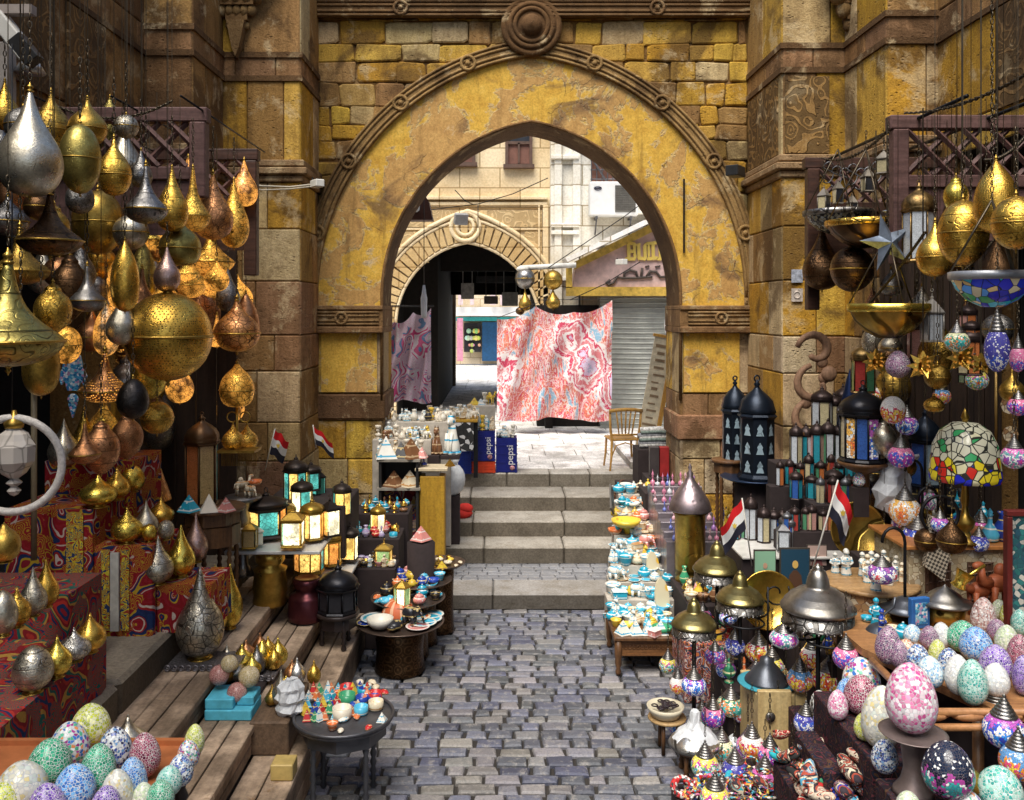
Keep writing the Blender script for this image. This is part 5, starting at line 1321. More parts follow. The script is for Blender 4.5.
# foam block with crackled balls
D=6.12
t=thing('foam_block','light blue foam block holding crackled pink and gold glass balls','block',(P(233,713,D).x,D,.56))
g=MB(); z0=0; w_=S(46,D)/2; g.box(-w_,w_,-.12,.14,0,.07,b=.006); obj('lower_slab',g,flat('cyan_foam',(.10,.50,.66),.7),t); g=MB(); g.box(-w_,w_*.2,-.11,.13,.072,.14,b=.006); g.box(w_*.25,w_*.98,-.05,.13,.072,.13,b=.006); obj('upper_slab',g,flat('cyan_foam'),t)
for px,py,w,c,l in [(217,688,20,'pink','pink crackled glass ball on the blue foam block'),(237,704,20,'pink','pink crackled glass ball at the front of the blue foam block'),(247,690,21,'gold','golden crackled glass ball on the blue foam block'),(227,675,17,'agold','old gold crackled ball behind the pink ones')]:
    pz=P(px,py,D); r=S(w/2,D); me,_=unit('sphere',2.0)
    mat=M(('crack',c),lambda c=c:m_mosaic('crackled_'+c,[(.50,.20,.18),(.62,.32,.28),(.4,.12,.12)] if c=='pink' else [(.62,.5,.25),(.7,.6,.4),(.5,.38,.15)],(.75,.65,.55),14,.03,.2))
    tag(obj('crackled_ball',me,mat,loc=(pz.x,D+(.0 if py>695 else .05),max(pz.z,.70 if py<700 else .63)),scale=r),l,'ball','crackled glass balls on the foam block')
# mosaic eggs, front left, on an orange wooden tray stand
ZT=1.22
t=thing('egg_tray_stand','orange brown wooden tray stand full of mosaic egg lamps','stand',(-1.95,3.9,0))
g=MB(); g.box(-.75,.50,-.75,.42,ZT-.04,ZT-.004,b=.01); obj('tray',g,flat('orange_wood',(.42,.14,.05),.5,var=.2,sc=6),t)
g=MB()
for y in (-.75,.42): g.box(-.75,.50,y-.015,y+.015,ZT-.05,ZT+.02)
g.box(.485,.515,-.75,.42,ZT-.05,ZT+.02); obj('rim',g,flat('orange_wood'),t)
for x in (-.7,.44):
    for y in (-.6,.36):
        g=MB(); zb=.353 if x>0 else .95; zz=zb+.02; pr=[(.03,zb)]
        while zz<ZT-.1: pr+=[(.035,zz),(.02,zz+.035)]; zz+=.07
        pr.append((.03,ZT-.045)); g.lathe(pr,8,c=(x,y,0)); obj('leg',g,flat('dark_turned_wood',(.03,.02,.018),.4),t)
GE='mosaic egg lamps on the front left tray'
for px,y0,y1,w,pal,lab in [(91,704,748,39,'lime','lime yellow mosaic egg, brightest on the front left tray'),(70,721,770,39,'multi','white mosaic egg flecked with many colours, left tray back row'),(48,738,788,43,'green','emerald mosaic egg in the middle of the left tray'),(97,744,797,36,'green','second emerald mosaic egg beside the blue speckled one'),(115,726,772,34,'bluewhite','white mosaic egg speckled blue and red near the tray centre'),(146,732,777,31,'maroon','deep maroon mosaic egg on the left tray'),(22,761,812,50,'cream','cream mosaic egg speckled with grey at the front left'),(75,764,812,41,'blue','bright blue mosaic egg at the front of the tray'),(133,756,802,29,'blue','slim blue mosaic egg beside the maroon one'),(117,769,815,32,'cream','cream and orange mosaic egg between two blue ones'),(48,783,830,38,'violet','violet mosaic egg at the bottom of the tray'),(105,786,830,32,'violet','violet mosaic egg below the cream and orange one'),(3,783,825,34,'lime','yellow mosaic egg cut by the left border'),(194,724,756,20,'lime','small yellow mosaic egg at the back of the single row'),(189,739,768,22,'multi','small white speckled mosaic egg second in the row'),(181,754,786,25,'bluewhite','small black and white mosaic egg in the row'),(168,766,796,26,'teal','small teal mosaic egg in the row'),(160,780,812,28,'green','small green mosaic egg at the front of the row'),(143,782,812,22,'palegreen','pale mosaic egg tucked behind the green one')]:
    egg(px,y0,y1,w,ZT,pal,lab,GE,D=min(4.28,max(3.35,Dz(y1,ZT))))
# pyramid tray on turned legs
D=6.05; p=P(344,715,D); T_D=D; T_X=p.x
t=thing('tray_table','low round dark metal tray on turned legs crowded with coloured pyramids','table',(p.x,D,0))
H=p.z; turned_table(t,.33,H,flat('dark_tray_metal',(.10,.10,.11),.4,.6),4); g=MB(); g.torus((0,0,H+.005),.33,.012,'z',32); obj('rim',g,flat('dark_tray_metal'),t)
cols=['red','orange','yellow','green','sky blue','deep blue','white','turquoise']
i=0
for r_ in range(5):
    for k in range(9):
        px=306+k*7+R.uniform(-2,2)-r_*-1.5; py=720-r_*6.5+R.uniform(-1,1)
        if px>310+9*7: continue
        if px>340 and py>700: continue
        small('pyramid',cols[(k*3+r_*2)%8],px,py,R.uniform(8,10.5),H+.005,'crowded on the dark round tray','little stone pyramids on the round tray',hs=1.5,D=Dz(py,H)); i+=1
for px,py,w,c in [(342,718,23,'alabaster'),(361,714,17,'sky blue'),(376,709,18,'cream'),(347,703,20,'green'),(347,694,18,'red'),(364,695,16,'turquoise'),(375,700,17,'red'),(362,703,15,'deep blue')]:
    small('candle holder',c,px,py,w,H+.005,'on the dark round tray','candle cups on the round tray',D=Dz(py,H))
for px,py,c in [(360,684,'alabaster'),(368,688,'bone white'),(376,689,'cream'),(384,694,'red'),(372,684,'cream')]: small('scarab',c,px,py,12,H+.005,'at the back of the dark round tray','small carvings on the round tray',D=Dz(py,H))
for kk in range(26):
    a=R.uniform(0,6.28); q=.29*math.sqrt(R.random()); xx=T_X+q*math.cos(a); yy=T_D+q*math.sin(a); pxx=500+900*xx/yy; pyy=310+(HZ-H)*900/yy
    if pxx>338 or pyy>722: small(R.choice(['pyramid','candle holder','scarab','cup']),R.choice(cols+['alabaster','cream','red']),pxx,0,R.uniform(10,15),H+.005,'scattered on the dark round tray','small carvings on the round tray',D=yy)
g=MB(); a=P(284,718,5.9); g.box(-.07,.07,-.07,.07,0,.10,b=.006); tag(obj('brass_cube',g,flat('yellow_stone',(.5,.36,.12),.5),loc=(P(284,0,5.7).x,5.7,.352)),'small yellow stone cube under the edge of the pyramid tray','cube')
g=crumple([(0,0),(.08,0),(.10,.03),(.085,.07),(.10,.10),(.08,.14),(.085,.17),(.05,.21),(0,.21)],18,.013,3)
tag(obj('wrapped_bundle',g,PLASW,loc=(P(291,0,6.1).x,6.1,.58)),'plastic wrapped bundle left of the pyramid tray','bundle')
# crystal lamp inside a ring
D=4.6; p=P(12,465,D); t=thing('ring_lamp','cut crystal lamp hanging inside a pale rope wrapped ring','lamp',p,.15)
g=MB(); g.torus((0,0,0),S(47,D),S(4,D),'y',40,n=8); obj('ring',g,flat('rope_wrap',(.60,.56,.52),.7,var=.2,sc=60),t)
g=MB(); g.lathe([(0,-.16),(.02,-.15),(.035,-.13),(.015,-.11),(.04,-.09),(.02,-.07),(.06,-.04),(.10,.02),(.105,.10),(.085,.13),(.07,.16),(.04,.18),(.035,.21)],10,smooth=False,c=(.01,0,.0)); obj('crystal',g,glass('smoked_crystal',(.55,.5,.45)),t)
g=MB(); g.lathe([(.045,.19),(.05,.22),(.02,.24),(.01,.28)],12,c=(.01,0,0)); obj('cap',g,BR('agold','plain'),t); g=MB(); g.bar((0,0,.24),(0,0,LROD-p.z),.004,5); obj('cord',g,IRON,t)
# shop interior bits: pole, socket
rod(P(34,370,6.2),P(34,560,6.2),.02,flat('grey_pipe',(.25,.2,.12),.5),'thin brass pipe standing in the dark doorway','upright_pipe')
g=MB(); g.box(-.05,.05,-.02,.02,0,.15,b=.005); g.sph((.0,-.03,.10),.02); g.sph((0,-.03,.05),.02)
tag(obj('wall_socket',g,flat('old_plastic',(.5,.42,.25),.5),loc=P(38,392,6.15)),'yellowed electrical socket box on the thin pipe','socket')
# fluorescent fixture and cctv at the top corner
t=thing('tube_light','white boxed tube light with black end fixed high at the shop corner','light',P(16,40,5.0))
g=MB(); g.M=Matrix.Rotation(.9,4,'Y'); g.box(-.17,.13,-.05,.05,-.045,.045,b=.008); obj('casing',g,flat('off_white_plastic',(.68,.66,.6),.4,var=.1),t); g=MB(); g.M=Matrix.Rotation(.9,4,'Y'); g.box(.0,.17,-.052,.03,-.035,.052,b=.004); obj('end_cap',g,flat('black_plastic',(.02,.02,.02),.4),t)
g=MB(); g.box(-.3,.1,-.03,.03,.14,.19); obj('bracket',g,flat('grey_pipe2',(.35,.3,.27),.6),t)
g=MB(); g.lathe([(.09,0),(.05,.07),(.015,.09)],16); tag(obj('steel_cone_shade',g,flat('steel_shade',(.6,.6,.6),.3,.7),loc=P(30,73,5.4)),'small steel cone shade above the large silver teardrop','shade')
g=MB(); g.box(-.04,.03,0,.1,0,.45); tag(obj('white_post',g,flat('pale_post',(.45,.40,.36),.7),loc=P(2,118,5.3)),'pale upright board at the left border behind the lamps','board')
# turned drum table with mashrabiya lantern
D=7.45; zt=P(0,506,D).z; t=thing('drum_table','dark carved round table with beaded apron holding the tall lantern','table',(P(212,0,D).x,D,.95)); turned_table(t,.27,zt-.95,WOODX,6); g=MB(); g.lathe([(.235,zt-.95-.30),(.235,zt-.95-.14)],12,smooth=False); obj('drum',g,WOODX,t)
gp1=glass('amber_pierced_panel',(.55,.38,.16)); gp2=glass('teal_pierced_panel',(.12,.33,.33)); gp3=glass('orange_panel',(.50,.16,.05))
lantern(202,408,499,36,D+.05,flat('lantern_bronze',(.14,.08,.04),.4,.8),[gp2,gp3,gp1],'tall hexagonal lantern with teal, amber and orange pierced panels','tall lanterns',z=zt,df=.30)
for px,c,w in [(189,'turquoise',19),(209,'alabaster',20),(226,'pink',16)]: small('pyramid',c,px,506,w,zt+.002,'in front of the tall teal and amber lantern','pyramids on the drum table',D=D-.2,hs=1.1)
for px in (187,197): small('perfume bottle','white',px,0,9,.95,'wrapped in plastic on the stone ledge','wrapped bottles',D=7.3,hs=2)
small('vase','bone white',212,588,10,.95,'wrapped on the ledge under the drum table','wrapped bottles',D=7.6); small('vase','bone white',233,588,10,.95,'wrapped on the ledge beside the stone plinth','wrapped bottles',D=7.5)
# silver pedestal with little animals
D=8.0; zt=P(0,496,D).z; t=thing('pedestal','small silver pedestal dish carrying tiny carved animals','pedestal',(P(243,0,D).x,D,.95)); g=MB(); h=zt-.95; g.lathe([(.16,h),(.17,h-.02),(.12,h-.05),(.06,h-.13),(.08,h-.2),(.04,h-.3),(.05,.1),(.12,0)][::-1],20); obj('dish',g,BR('pewter','hammer'),t)
small('camel figurine','cream',241,0,16,zt,'on the small silver pedestal','animals on the pedestal',D=D); small('elephant figurine','cream',249,0,13,zt,'on the small silver pedestal','animals on the pedestal',D=D-.05); small('bowl','orange',255,0,14,zt+.09,'above the small silver pedestal','animals on the pedestal',D=D+.05)
# lit lanterns on the white board
D0=7.75; zb=P(0,546,D0).z
t=thing('display_board','white marble board resting on a brass pot, full of lit lanterns','board',(P(285,0,D0+.2).x,D0+.2,zb-.03)); g=MB(); g.box(-.46,.36,-.26,.45,-.03,0,b=.006); obj('slab',g,flat('white_marble',(.62,.6,.56),.3,var=.1),t)
g=MB(); g.lathe([(.12,0),(.15,.03),(.14,.10),(.15,.14),(.135,.3),(.15,.33),(.10,.36),(.13,.40),(.12,zb-.74-.035)],24,c=(-.12,-.05,-(zb-.74))); obj('brass_pot',g,BR('agold','hammer'),t)
LG=glass('lit_amber_glass',(.85,.50,.10),2.2,gcol=(1,.62,.16)); LW=glass('lit_white_glass',(.9,.85,.6),3.2,gcol=(1,.88,.55)); LT=glass('lit_teal_glass',(.10,.50,.48),1.1,gcol=(.15,.75,.65)); LO=glass('lit_orange_glass',(.85,.30,.05),1.6,gcol=(1,.40,.08)); DG=glass('dark_green_glass',(.05,.22,.17),.15)
LFR=flat('dark_lantern_iron',(.045,.035,.03),.45,.7); LGF=flat('gilt_lantern_frame',(.45,.28,.05),.35,.8)
LNS=[(266,478,522,44,8.1,LFR,[LO,LG,LT],'big dark lantern with orange and teal lit panes on the white board',6),
 (302,478,512,24,8.5,LFR,[LG,LW,LT],'upright lantern with amber panes at the back of the board',6),
 (293,506,546,30,7.75,LGF,[LW,LG,LT],'gilt lantern glowing white at the front of the board',4),
 (312,496,536,26,8.0,LGF,[LO,LG,LW],'gilt lantern glowing orange beside the white one',6),
 (284,490,520,26,8.3,LGF,[LG,LG,LO],'yellow gilt lantern in the middle of the board',6),
 (330,490,530,22,8.1,LFR,[LW,LW,LG],'dark framed lantern with bright white panes',4),
 (342,480,515,20,8.6,LFR,[LG,LT,LG],'small dark lantern with green panes near the pier',6),
 (311,462,490,22,9.0,LFR,[DG,DG,LT],'dark lantern with green panes behind the flag',6),
 (318,466,500,16,9.1,LFR,[LT,DG],'slim dark lantern by the pier base',4),
 (296,456,500,26,8.9,LFR,[LT,LG],'wide lantern with teal side panes behind the amber one',8),
 (250,520,548,20,7.7,LGF,[gp1,gp1],'little horn sided lantern box at the corner of the board',4)]
for px,y0,y1,w,D,fr,pa,lab,n in LNS: lantern(px,y0,y1,w,D,fr,pa,lab,'lit coloured lanterns by the pier',z=zb if D<8.35 else P(0,y1,D).z,n=n,dome='pyr' if n==4 else 'onion')
g=MB(); g.box(P(270,0,8.9).x,P(352,0,8.9).x,8.5,9.35,.95,P(0,497,8.9).z-.0,b=.01); tag(obj('draped_shelf',g,flat('dark_cloth')),'dark covered shelf behind the lit lanterns','shelf')
small('box','alabaster',247,548,30,zb,'at the corner of the white board','boxes on the white board',D=7.8)
# amber lantern on lower white tray
D=8.25; zb2=P(0,572,D).z
t=thing('display_board','lower white board carrying the amber barrel lantern above the dark pot','board',(P(322,0,D).x,D,zb2-.03)); g=MB(); g.box(-.16,.26,-.18,.5,-.03,0,b=.006); obj('slab',g,flat('white_marble'),t); g=MB(); g.lathe([(.09,-(zb2-.56)),(.10,-.4),(.07,-.2),(.09,-.032)],16,c=(-.02,.1,0)); obj('support',g,BR('agold','hammer'),t)
lantern(309,529,566,32,D,LGF,[LG,LT,LO,LG],'barrel lantern with amber and teal panes on the lower board','lit coloured lanterns by the pier',z=zb2,n=8)
lantern(331,520,556,24,8.5,LGF,[LG,LO],'amber lit lantern behind the barrel lantern','lit coloured lanterns by the pier',z=zb2,n=6)
lantern(350,512,548,20,8.65,LFR,[LW,LG],'slim lit lantern at the back of the lower board','lit coloured lanterns by the pier',z=zb2,n=4)
# burgundy and brass pots
t=thing('metal_pot','burgundy metal pot with round shoulders on the plank step','pot',(P(307,0,7.95).x,7.95,.56)); g=MB(); g.lathe([(.13,0),(.165,.02),(.17,.06),(.16,.2),(.145,.23),(.10,.25),(.095,.28),(.12,.31),(.125,.36),(.10,.38),(.08,.36)],28); obj('body',g,flat('burgundy_metal',(.10,.025,.03),.3,.7),t)
# black lantern on a little table
D=7.9; px=338; p=P(px,0,D); t=thing('side_table','small dark turned leg table under the black lantern','table',(p.x,D,.352)); H=P(0,611,D).z-.352; turned_table(t,.19,H,flat('dark_turned_wood'),3)
lantern(px,565,612,42,D,flat('black_lantern',(.018,.018,.022),.35,.6),[flat('dark_glass')],'black eight sided lantern with a dome on the little table','dark lanterns',z=H+.352,n=8,df=.45)
# Egyptian flags
def flag(pb,pt_,w,h,tilt,label,swing=0.0,flip=False):
    t=thing('flag',label,'flag',pb); L_=Vector(pt_)-Vector(pb); g=MB(); g.bar((0,0,0),L_,.006,6); obj('stick',g,flat('white_stick',(.6,.58,.52),.5),t)
    u=L_.normalized(); side=Vector((1 if not flip else -1,.25,0)); side=(side+Vector((0,0,tilt))).normalized()
    n=10;m=9
    g=MB()
    cols=[(.62,.01,.015),(.80,.80,.78),(.015,.015,.03)]
    def pt(i,j): 
        a=i/n; b=j/m; q=L_-u*b*h+side*a*w; q+=Vector((0,math.sin(a*7+b*2)*.035*a,-a*a*.10*w-.015*math.sin(a*9+b))); return q
    for i in range(n):
        for j in range(m): g.add([pt(i,j),pt(i+1,j),pt(i+1,j+1),pt(i,j+1)],[(0,1,2,3)],cols[j*3//m],True)
    mt=M('flagcloth',lambda:(lambda t_:t_.done(t_.attr()))(NT('flag_cloth',rough=.8))); obj('cloth',g,mt,t)
    g=MB(); c=pt(5,4.5)-Vector((0,.012,0)); s=h*.09
    g.add([c+Vector((-s*.4,0,-s)),c+Vector((s*.4,0,-s)),c+Vector((s*.9,0,s*.6)),c+Vector((s*.3,0,s*.3)),c+Vector((0,0,s)),c+Vector((-s*.3,0,s*.3)),c+Vector((-s*.9,0,s*.6))],[(0,1,2,3,4,5,6)]); obj('emblem',g,flat('flag_gold',(.6,.42,.06),.6),t)
flag(P(265,470,8.4),P(275,429,8.3),.16,.24,-.9,'small red white black flag on a white stick above the dark lantern')
flag(P(316,448,8.9),P(313,425,8.85),.24,.18,-.9,'small red white black flag drooping in front of the yellow pier block')
# trays stepping down the street
def bigtray(px,py,wpx,z,label,base='pot',name='copper_tray'):
    D=Dz(py,z); p=P(px,py,D); r=S(wpx/2,D); t=thing(name,label,'tray',(p.x,D,0))
    g=MB(); g.lathe([(0,z-.012),(r*.9,z-.012),(r,z+.008),(r*1.01,z+.014),(r*.98,z+.014),(r*.88,z),(0,z)],36); obj('dish',g,flat('dull_copper',(.17,.12,.095),.35,.7,var=.3,sc=14),t)
    g=MB(); b=r*.55; pr=[(b*1.0,0),(b*1.06,.02),(b*1.0,.06),(b*.96,z*.5),(b*1.02,z-.05),(b*.8,z-.014)]; g.lathe(pr,28); obj('basket_stand',g,BR('bronze','scale',2.0),t)
    return t,D,r,p.x
T1=bigtray(400,622,88,.44,'wide copper tray on a ribbed basket drum nearest the street')
T2=bigtray(408,598,74,.55,'second copper tray crowded with orange and turquoise pots')
T3=bigtray(418,580,68,.62,'third copper tray of painted pots behind the second')
T4=bigtray(440,563,50,.70,'dark bowl shaped tray full of yellow trinkets near the steps')
def scatter(T,z,n,kinds,cols,where,group,wr=(8,13),front=None,rmax=.85):
    t,D,r,x=T; pts=[]
    tries=0
    while len(pts)<n and tries<900:
        tries+=1; a=R.uniform(0,2*PI); q=r*rmax*math.sqrt(R.random()); p=(x+q*math.cos(a),D+q*math.sin(a))
        if all((p[0]-o[0])**2+(p[1]-o[1])**2>(.085)**2 for o in pts): pts.append(p)
    for p in sorted(pts,key=lambda p:-p[1]):
        px=500+900*p[0]/p[1]; small(R.choice(kinds),R.choice(cols),px,0,R.uniform(*wr),z,where,group,D=p[1])
scatter(T2,.555,16,['lidded pot','bowl','cup','scarab','lidded pot'],['orange','turquoise','sky blue','pink','cream','black'],'on the second copper tray','painted pots on the second tray',(10,15))
scatter(T3,.625,15,['lidded pot','bowl','cup','teapot','lidded pot'],['orange','turquoise','pink','sky blue','yellow','deep blue'],'on the third copper tray','painted pots on the third tray',(10,14))
scatter(T4,.705,16,['scarab','bowl','scarab','pyramid'],['yellow','golden','cream','yellow'],'in the dark bowl near the steps','trinkets in the dark bowl',(7,10))
# front tray: striped helmet bowl, masks, turquoise plates
t_,D,r,x=T1
g=MB(); 
for k in range(12):
    g.lathe([(0,.17),(.08,.155),(.13,.11),(.155,.04),(.16,0)][::-1],36)
    break
stp=NT('striped_shell',rough=.5); so_=stp.co('Object'); sx_=stp.new('ShaderNodeSeparateXYZ'); stp.l.new(so_,sx_.inputs[0]); bb=stp.math('SINE',stp.math('MULTIPLY',stp.math('ARCTAN2',sx_.outputs[1],sx_.outputs[0]),9.0)); stp.done(stp.ramp(bb,[(.4,(.62,.14,.05)),(.6,(.80,.45,.28))]))
tag(obj('striped_bowl',g,stp.m,loc=(x-.03,D+.12,.447)),'orange striped upturned bowl on the nearest copper tray','bowl')
for dx,dy,c,k,w in [(-.22,.02,'turquoise','plate',26),(-.16,-.18,'bone white','bowl',22),(-.02,-.2,'black','scarab',20),(.10,-.12,'black','elephant figurine',16),(.14,.08,'orange','plate',24),(.25,.02,'turquoise','plate',24),(.18,-.18,'pink','plate',20),(.22,-.08,'sky blue','plate',22),(.04,.02,'turquoise','scarab',14),(-.3,-.08,'deep blue','plate',16),(.28,.14,'sky blue','plate',20)]:
    small(k,c,500+900*(x+dx)/(D+dy),0,w*1.25,.447+(.01 if k!='plate' else .004),'on the nearest copper tray','wares on the nearest copper tray',D=D+dy,tilt=.0)
lantern(402,575,603,18,8.35,LGF,[glass('green_lit',(.4,.6,.25),.9),LW],'small lantern with green and cream panes on the copper trays',None,z=.447 if False else .56,n=6,dome='pyr')
# crowded shelf between lanterns and pillar
def tier(x0,x1,y0,y1,z,label,mat=None,z0=0.0):
    g=MB(); g.box(x0,x1,y0,y1,z0+.001,z,b=.006); tag(obj('display_riser',g,mat or flat('dark_cloth')),label,'riser','covered risers under the wares')
tier(-1.52,-1.02,8.75,9.1,.78,'dark covered riser left of the copper trays',z0=.0)
tier(-1.75,-1.02,9.1,9.6,.98,'dark covered riser behind the lit lantern shelf')
tier(-1.75,-.98,9.62,10.1,1.12,'dark covered riser close to the pier foot')
def crowd(x0,x1,y0,y1,z,nx,ny,kinds,cols,where,group,wm=(.07,.11),jit=.25,tall=1.0,skip=0.0):
    for j in range(ny):
        for i in range(nx):
            if R.random()<skip: continue
            x=x0+(x1-x0)*(i+.5+R.uniform(-jit,jit))/nx; y=y0+(y1-y0)*(j+.5+R.uniform(-jit,jit))/ny; w=R.uniform(*wm)
            small(R.choice(kinds),R.choice(cols),500+900*x/y,0,w*900/y,z,where,group,D=y,hs=tall)
crowd(-1.5,-1.04,8.77,9.08,.782,7,3,['vase','lidded pot','cup','robed figurine','candle holder'],['pink','turquoise','brown','cream','golden','lilac','black','white'],'crowded left of the copper trays','small wares left of the copper trays',(.07,.10))
crowd(-1.7,-1.05,9.12,9.58,.982,7,3,['candle holder','lidded pot','vase','bottle'],['pink','red','turquoise','green','cream','lilac','golden'],'on the riser behind the copper trays','small wares on the rear riser',(.08,.11))
crowd(-1.5,-1.02,9.64,10.08,1.122,6,3,['incense burner','bowl','lidded pot','bottle'],['turquoise','golden','brown','turquoise','golden'],'on the riser by the pier foot','small wares by the pier foot',(.08,.11))
lantern(378,512,540,17,9.4,LGF,[LG,LW],'slim amber lit lantern among the wares near the pier','lit coloured lanterns by the pier',z=.985,n=6)
lantern(384,538,562,22,8.9,LGF,[LG,glass('green_lit',(.4,.6,.25),.9)],'square lit lantern among the wares left of the trays','lit coloured lanterns by the pier',z=.785,n=4,dome='pyr')
small('pyramid','pink',421,549,18,1.0,'pale pink large one above the third copper tray','pyramids by the pillar',D=9.0)
g=MB(); g.lathe([(.1,0),(.13,.02),(.14,.98)],10); tag(obj('small_plinth',g,flat('dark_cloth'),loc=(P(421,0,9.0).x,9.0,0)),'narrow dark plinth under the pale pink pyramid','plinth')

CN={'gold':'golden','agold':'dark gold','copper':'copper','bronze':'dark bronze','olive':'greenish brass','silver':'silver','pewter':'grey pewter','bright':'bright gold','pink':'pinkish','steel':'steel'}
def fill(n,pxr,pyr,Xr,where,group,cols,glow=.35,kinds=('tear','onion','genie','sphere','long','urn')):
    done=[]; tries=0
    while len(done)<n and tries<600:
        tries+=1; px=R.uniform(*pxr); py=R.uniform(*pyr); X=R.choice(Xr); w=R.uniform(22,38)
        if 905<px<1010 and 400<py<500: continue
        if (50<px<98 and 325<py<430) or (px<75 and py>385): continue
        if any(abs(px-a)<15 and abs(py-b)<24 for a,b in done): continue
        done.append((px,py)); c=R.choice(cols); k=R.choice(kinds); lit=R.random()<glow
        h=w*{'tear':1.7,'onion':1.25,'genie':1.35,'sphere':1.0,'long':2.1,'urn':1.5}[k]
        hang(k,px,py-h/2,py+h/2,w,X,BR(c,'lace' if lit else R.choice(['engrave','plain','scale','lace']),1.0,2.0 if lit else 0.0),('glowing ' if lit else '')+CN[c]+' '+{'tear':'drop','onion':'onion','genie':'flask','sphere':'ball','long':'slim','urn':'urn'}[k]+' lamp '+where,group=group)
fill(24,(146,246),(165,420),(-2.2,-2.35,-2.7,-3.2),'deep in the glowing brass row','lamps deep in the brass shop',['gold','copper','gold','bright','copper'],.75)
fill(36,(0,160),(105,450),(-2.25,-2.8,-3.2),'deep behind the outer brass lamps','lamps deep in the brass shop',['agold','bronze','copper','gold','olive','pewter','silver'],.15)
# ================================================================== archway goods and courtyard things
D=10.55
t=thing('wooden_pillar','plain ochre yellow wooden pillar stand with a pale top beside the steps','pillar',(P(433,0,D).x,D,.145)); z=P(0,466,D).z-.145
g=MB(); g.box(-.145,.145,-.12,.12,0,z-.10,b=.008); YW=m_wood((.50,.29,.03),(.36,.19,.02),.5,axis='z',name='ochre_wood'); obj('post',g,YW,t)
g=MB(); g.box(-.08,.08,-.08,.08,z-.099,z-.04); obj('neck',g,flat('white_marble'),t); g=MB(); g.box(-.2,.18,-.15,.15,z-.038,z,b=.006); obj('top_slab',g,flat('cream_board',(.62,.52,.35),.5),t)
small('pyramid','golden',450,0,9,.145+z,'on the pale top of the yellow pillar','tiny pieces on the yellow pillar',D=D); small('perfume bottle','deep blue',424,0,10,.145+z,'on the pale top of the yellow pillar','tiny pieces on the yellow pillar',D=D)
# shelf unit left of it
D=10.6; x0,x1=P(381,0,D).x,P(420,0,D).x
t=thing('open_shelf','black open shelf with pyramids inside beside the yellow pillar','shelf',((x0+x1)/2,D,.145)); w=(x1-x0)/2
g=MB(); zt=P(0,459,D).z-.145
for x in (-w,w-.03): g.box(x,x+.03,-.2,.2,0,zt)
g.box(-w+.03,w-.03,.17,.2,0,zt); obj('sides',g,flat('black_board',(.02,.018,.016),.6),t)
for zz in (zt-.0,P(0,487,D).z-.145): 
    g=MB(); g.box(-w-.02,w+.02,-.22,.2,zz+.001,zz+.03); obj('shelf_board',g,flat('grey_board',(.3,.27,.22),.6),t)
g=MB(); g.box(-w+.03,w-.03,.1,.165,.02,P(0,487,D).z-.16); obj('patterned_lining',g,BEIGEC,t)
for px,c in ((394,'brown'),(410,'cream')): small('pyramid',c,px,0,20,P(0,487,D).z+.032,'inside the black open shelf','pyramids in the open shelf',D=D-.1,hs=1.0)
z1=P(0,459,D).z+.032
for px,c,w in ((386,'white',24),(401,'black',18),(411,'brown',22),(422,'pink',12)): small('pyramid',c,px,0,w,z1,'on top of the black open shelf','pyramids on the open shelf',D=D-.1,hs=1.15)
# stepped display of stone figurines behind
tier(P(374,0,11).x,P(432,0,11).x,10.85,11.15,P(0,438,11).z,'white covered riser inside the archway',flat('pale_cloth',(.5,.45,.38),.8),.15)
tier(P(372,0,11.3).x,P(452,0,11.5).x,11.2,11.5,P(0,420,11.4).z,'tall white covered riser inside the archway',flat('pale_cloth'),.36)
STN=['white','cream','bone white','alabaster','bone white','brown','yellow','black','alabaster']; FK=['cat figurine','bust','robed figurine','vase','elephant figurine','camel figurine','bottle']
x=lambda px,D:P(px,0,D).x
crowd(x(376,11),x(430,11),10.86,11.14,P(0,438,11).z+.002,7,2,FK,STN,'on the white riser by the left pier','stone figurines by the left pier',(.09,.13))
crowd(x(374,11.3),x(448,11.3),11.22,11.48,P(0,420,11.4).z+.002,10,2,FK,STN,'on the tall riser by the left pier','stone figurines by the left pier',(.09,.13))
crowd(x(376,10.6),x(425,10.6),10.48,10.8,P(0,452,10.8).z+.002,6,1,['cat figurine','bust','robed figurine','elephant figurine'],STN,'behind the pyramids of the black shelf','stone figurines by the left pier',(.10,.14))
for px,c,w,y in ((437,'brown',15,452),(452,'white',22,452),(417,'white',14,440)): small('cat figurine',c,px,0,w,P(0,454,10.9).z,'tall slender one beside the yellow pillar','tall cats',D=10.9,hs=1.35)
tier(x(428,10.9),x(440,10.9),10.78,11.05,P(0,454,10.9).z-.001,'dark riser under the tall stone cats',None,.15); tier(x(441,10.9),x(460,10.9),10.78,11.05,P(0,454,10.9).z-.001,'thin board under the tall white stone cat',None,P(0,454,10.9).z-.05)
# goods table in the courtyard
D=12.7
t=thing('goods_table','table with orange edge and red cloth crowded with pale stone souvenirs','table',(x(455,D),D,.36)); iv=Matrix.Translation(t.location).inverted()
zt=P(0,418,D).z
g=MB(); g.box(x(425,D),x(478,D),12.5,13.1,zt-.04,zt,b=.008); q_=obj('table_top',g,YW,t); q_.matrix_parent_inverse=iv
g=MB(); g.box(x(428,D),x(446,D),12.52,12.54,.96,zt-.042); q_=obj('red_cloth',g,m_mosaic('red_white_cloth',[(.5,.02,.03),(.55,.03,.03),(.5,.02,.03),(.75,.6,.55)],(.5,.02,.03),30,.02,.8),t); q_.matrix_parent_inverse=iv
g=MB(); g.box(x(456,D),x(474,D),12.50,12.56,P(0,449,D).z,zt-.042); q_=obj('black_crate',g,m_mosaic('black_white_crate',[(.02,.02,.02),(.02,.02,.02),(.6,.6,.6)],(.02,.02,.02),14,.05,.6),t); q_.matrix_parent_inverse=iv
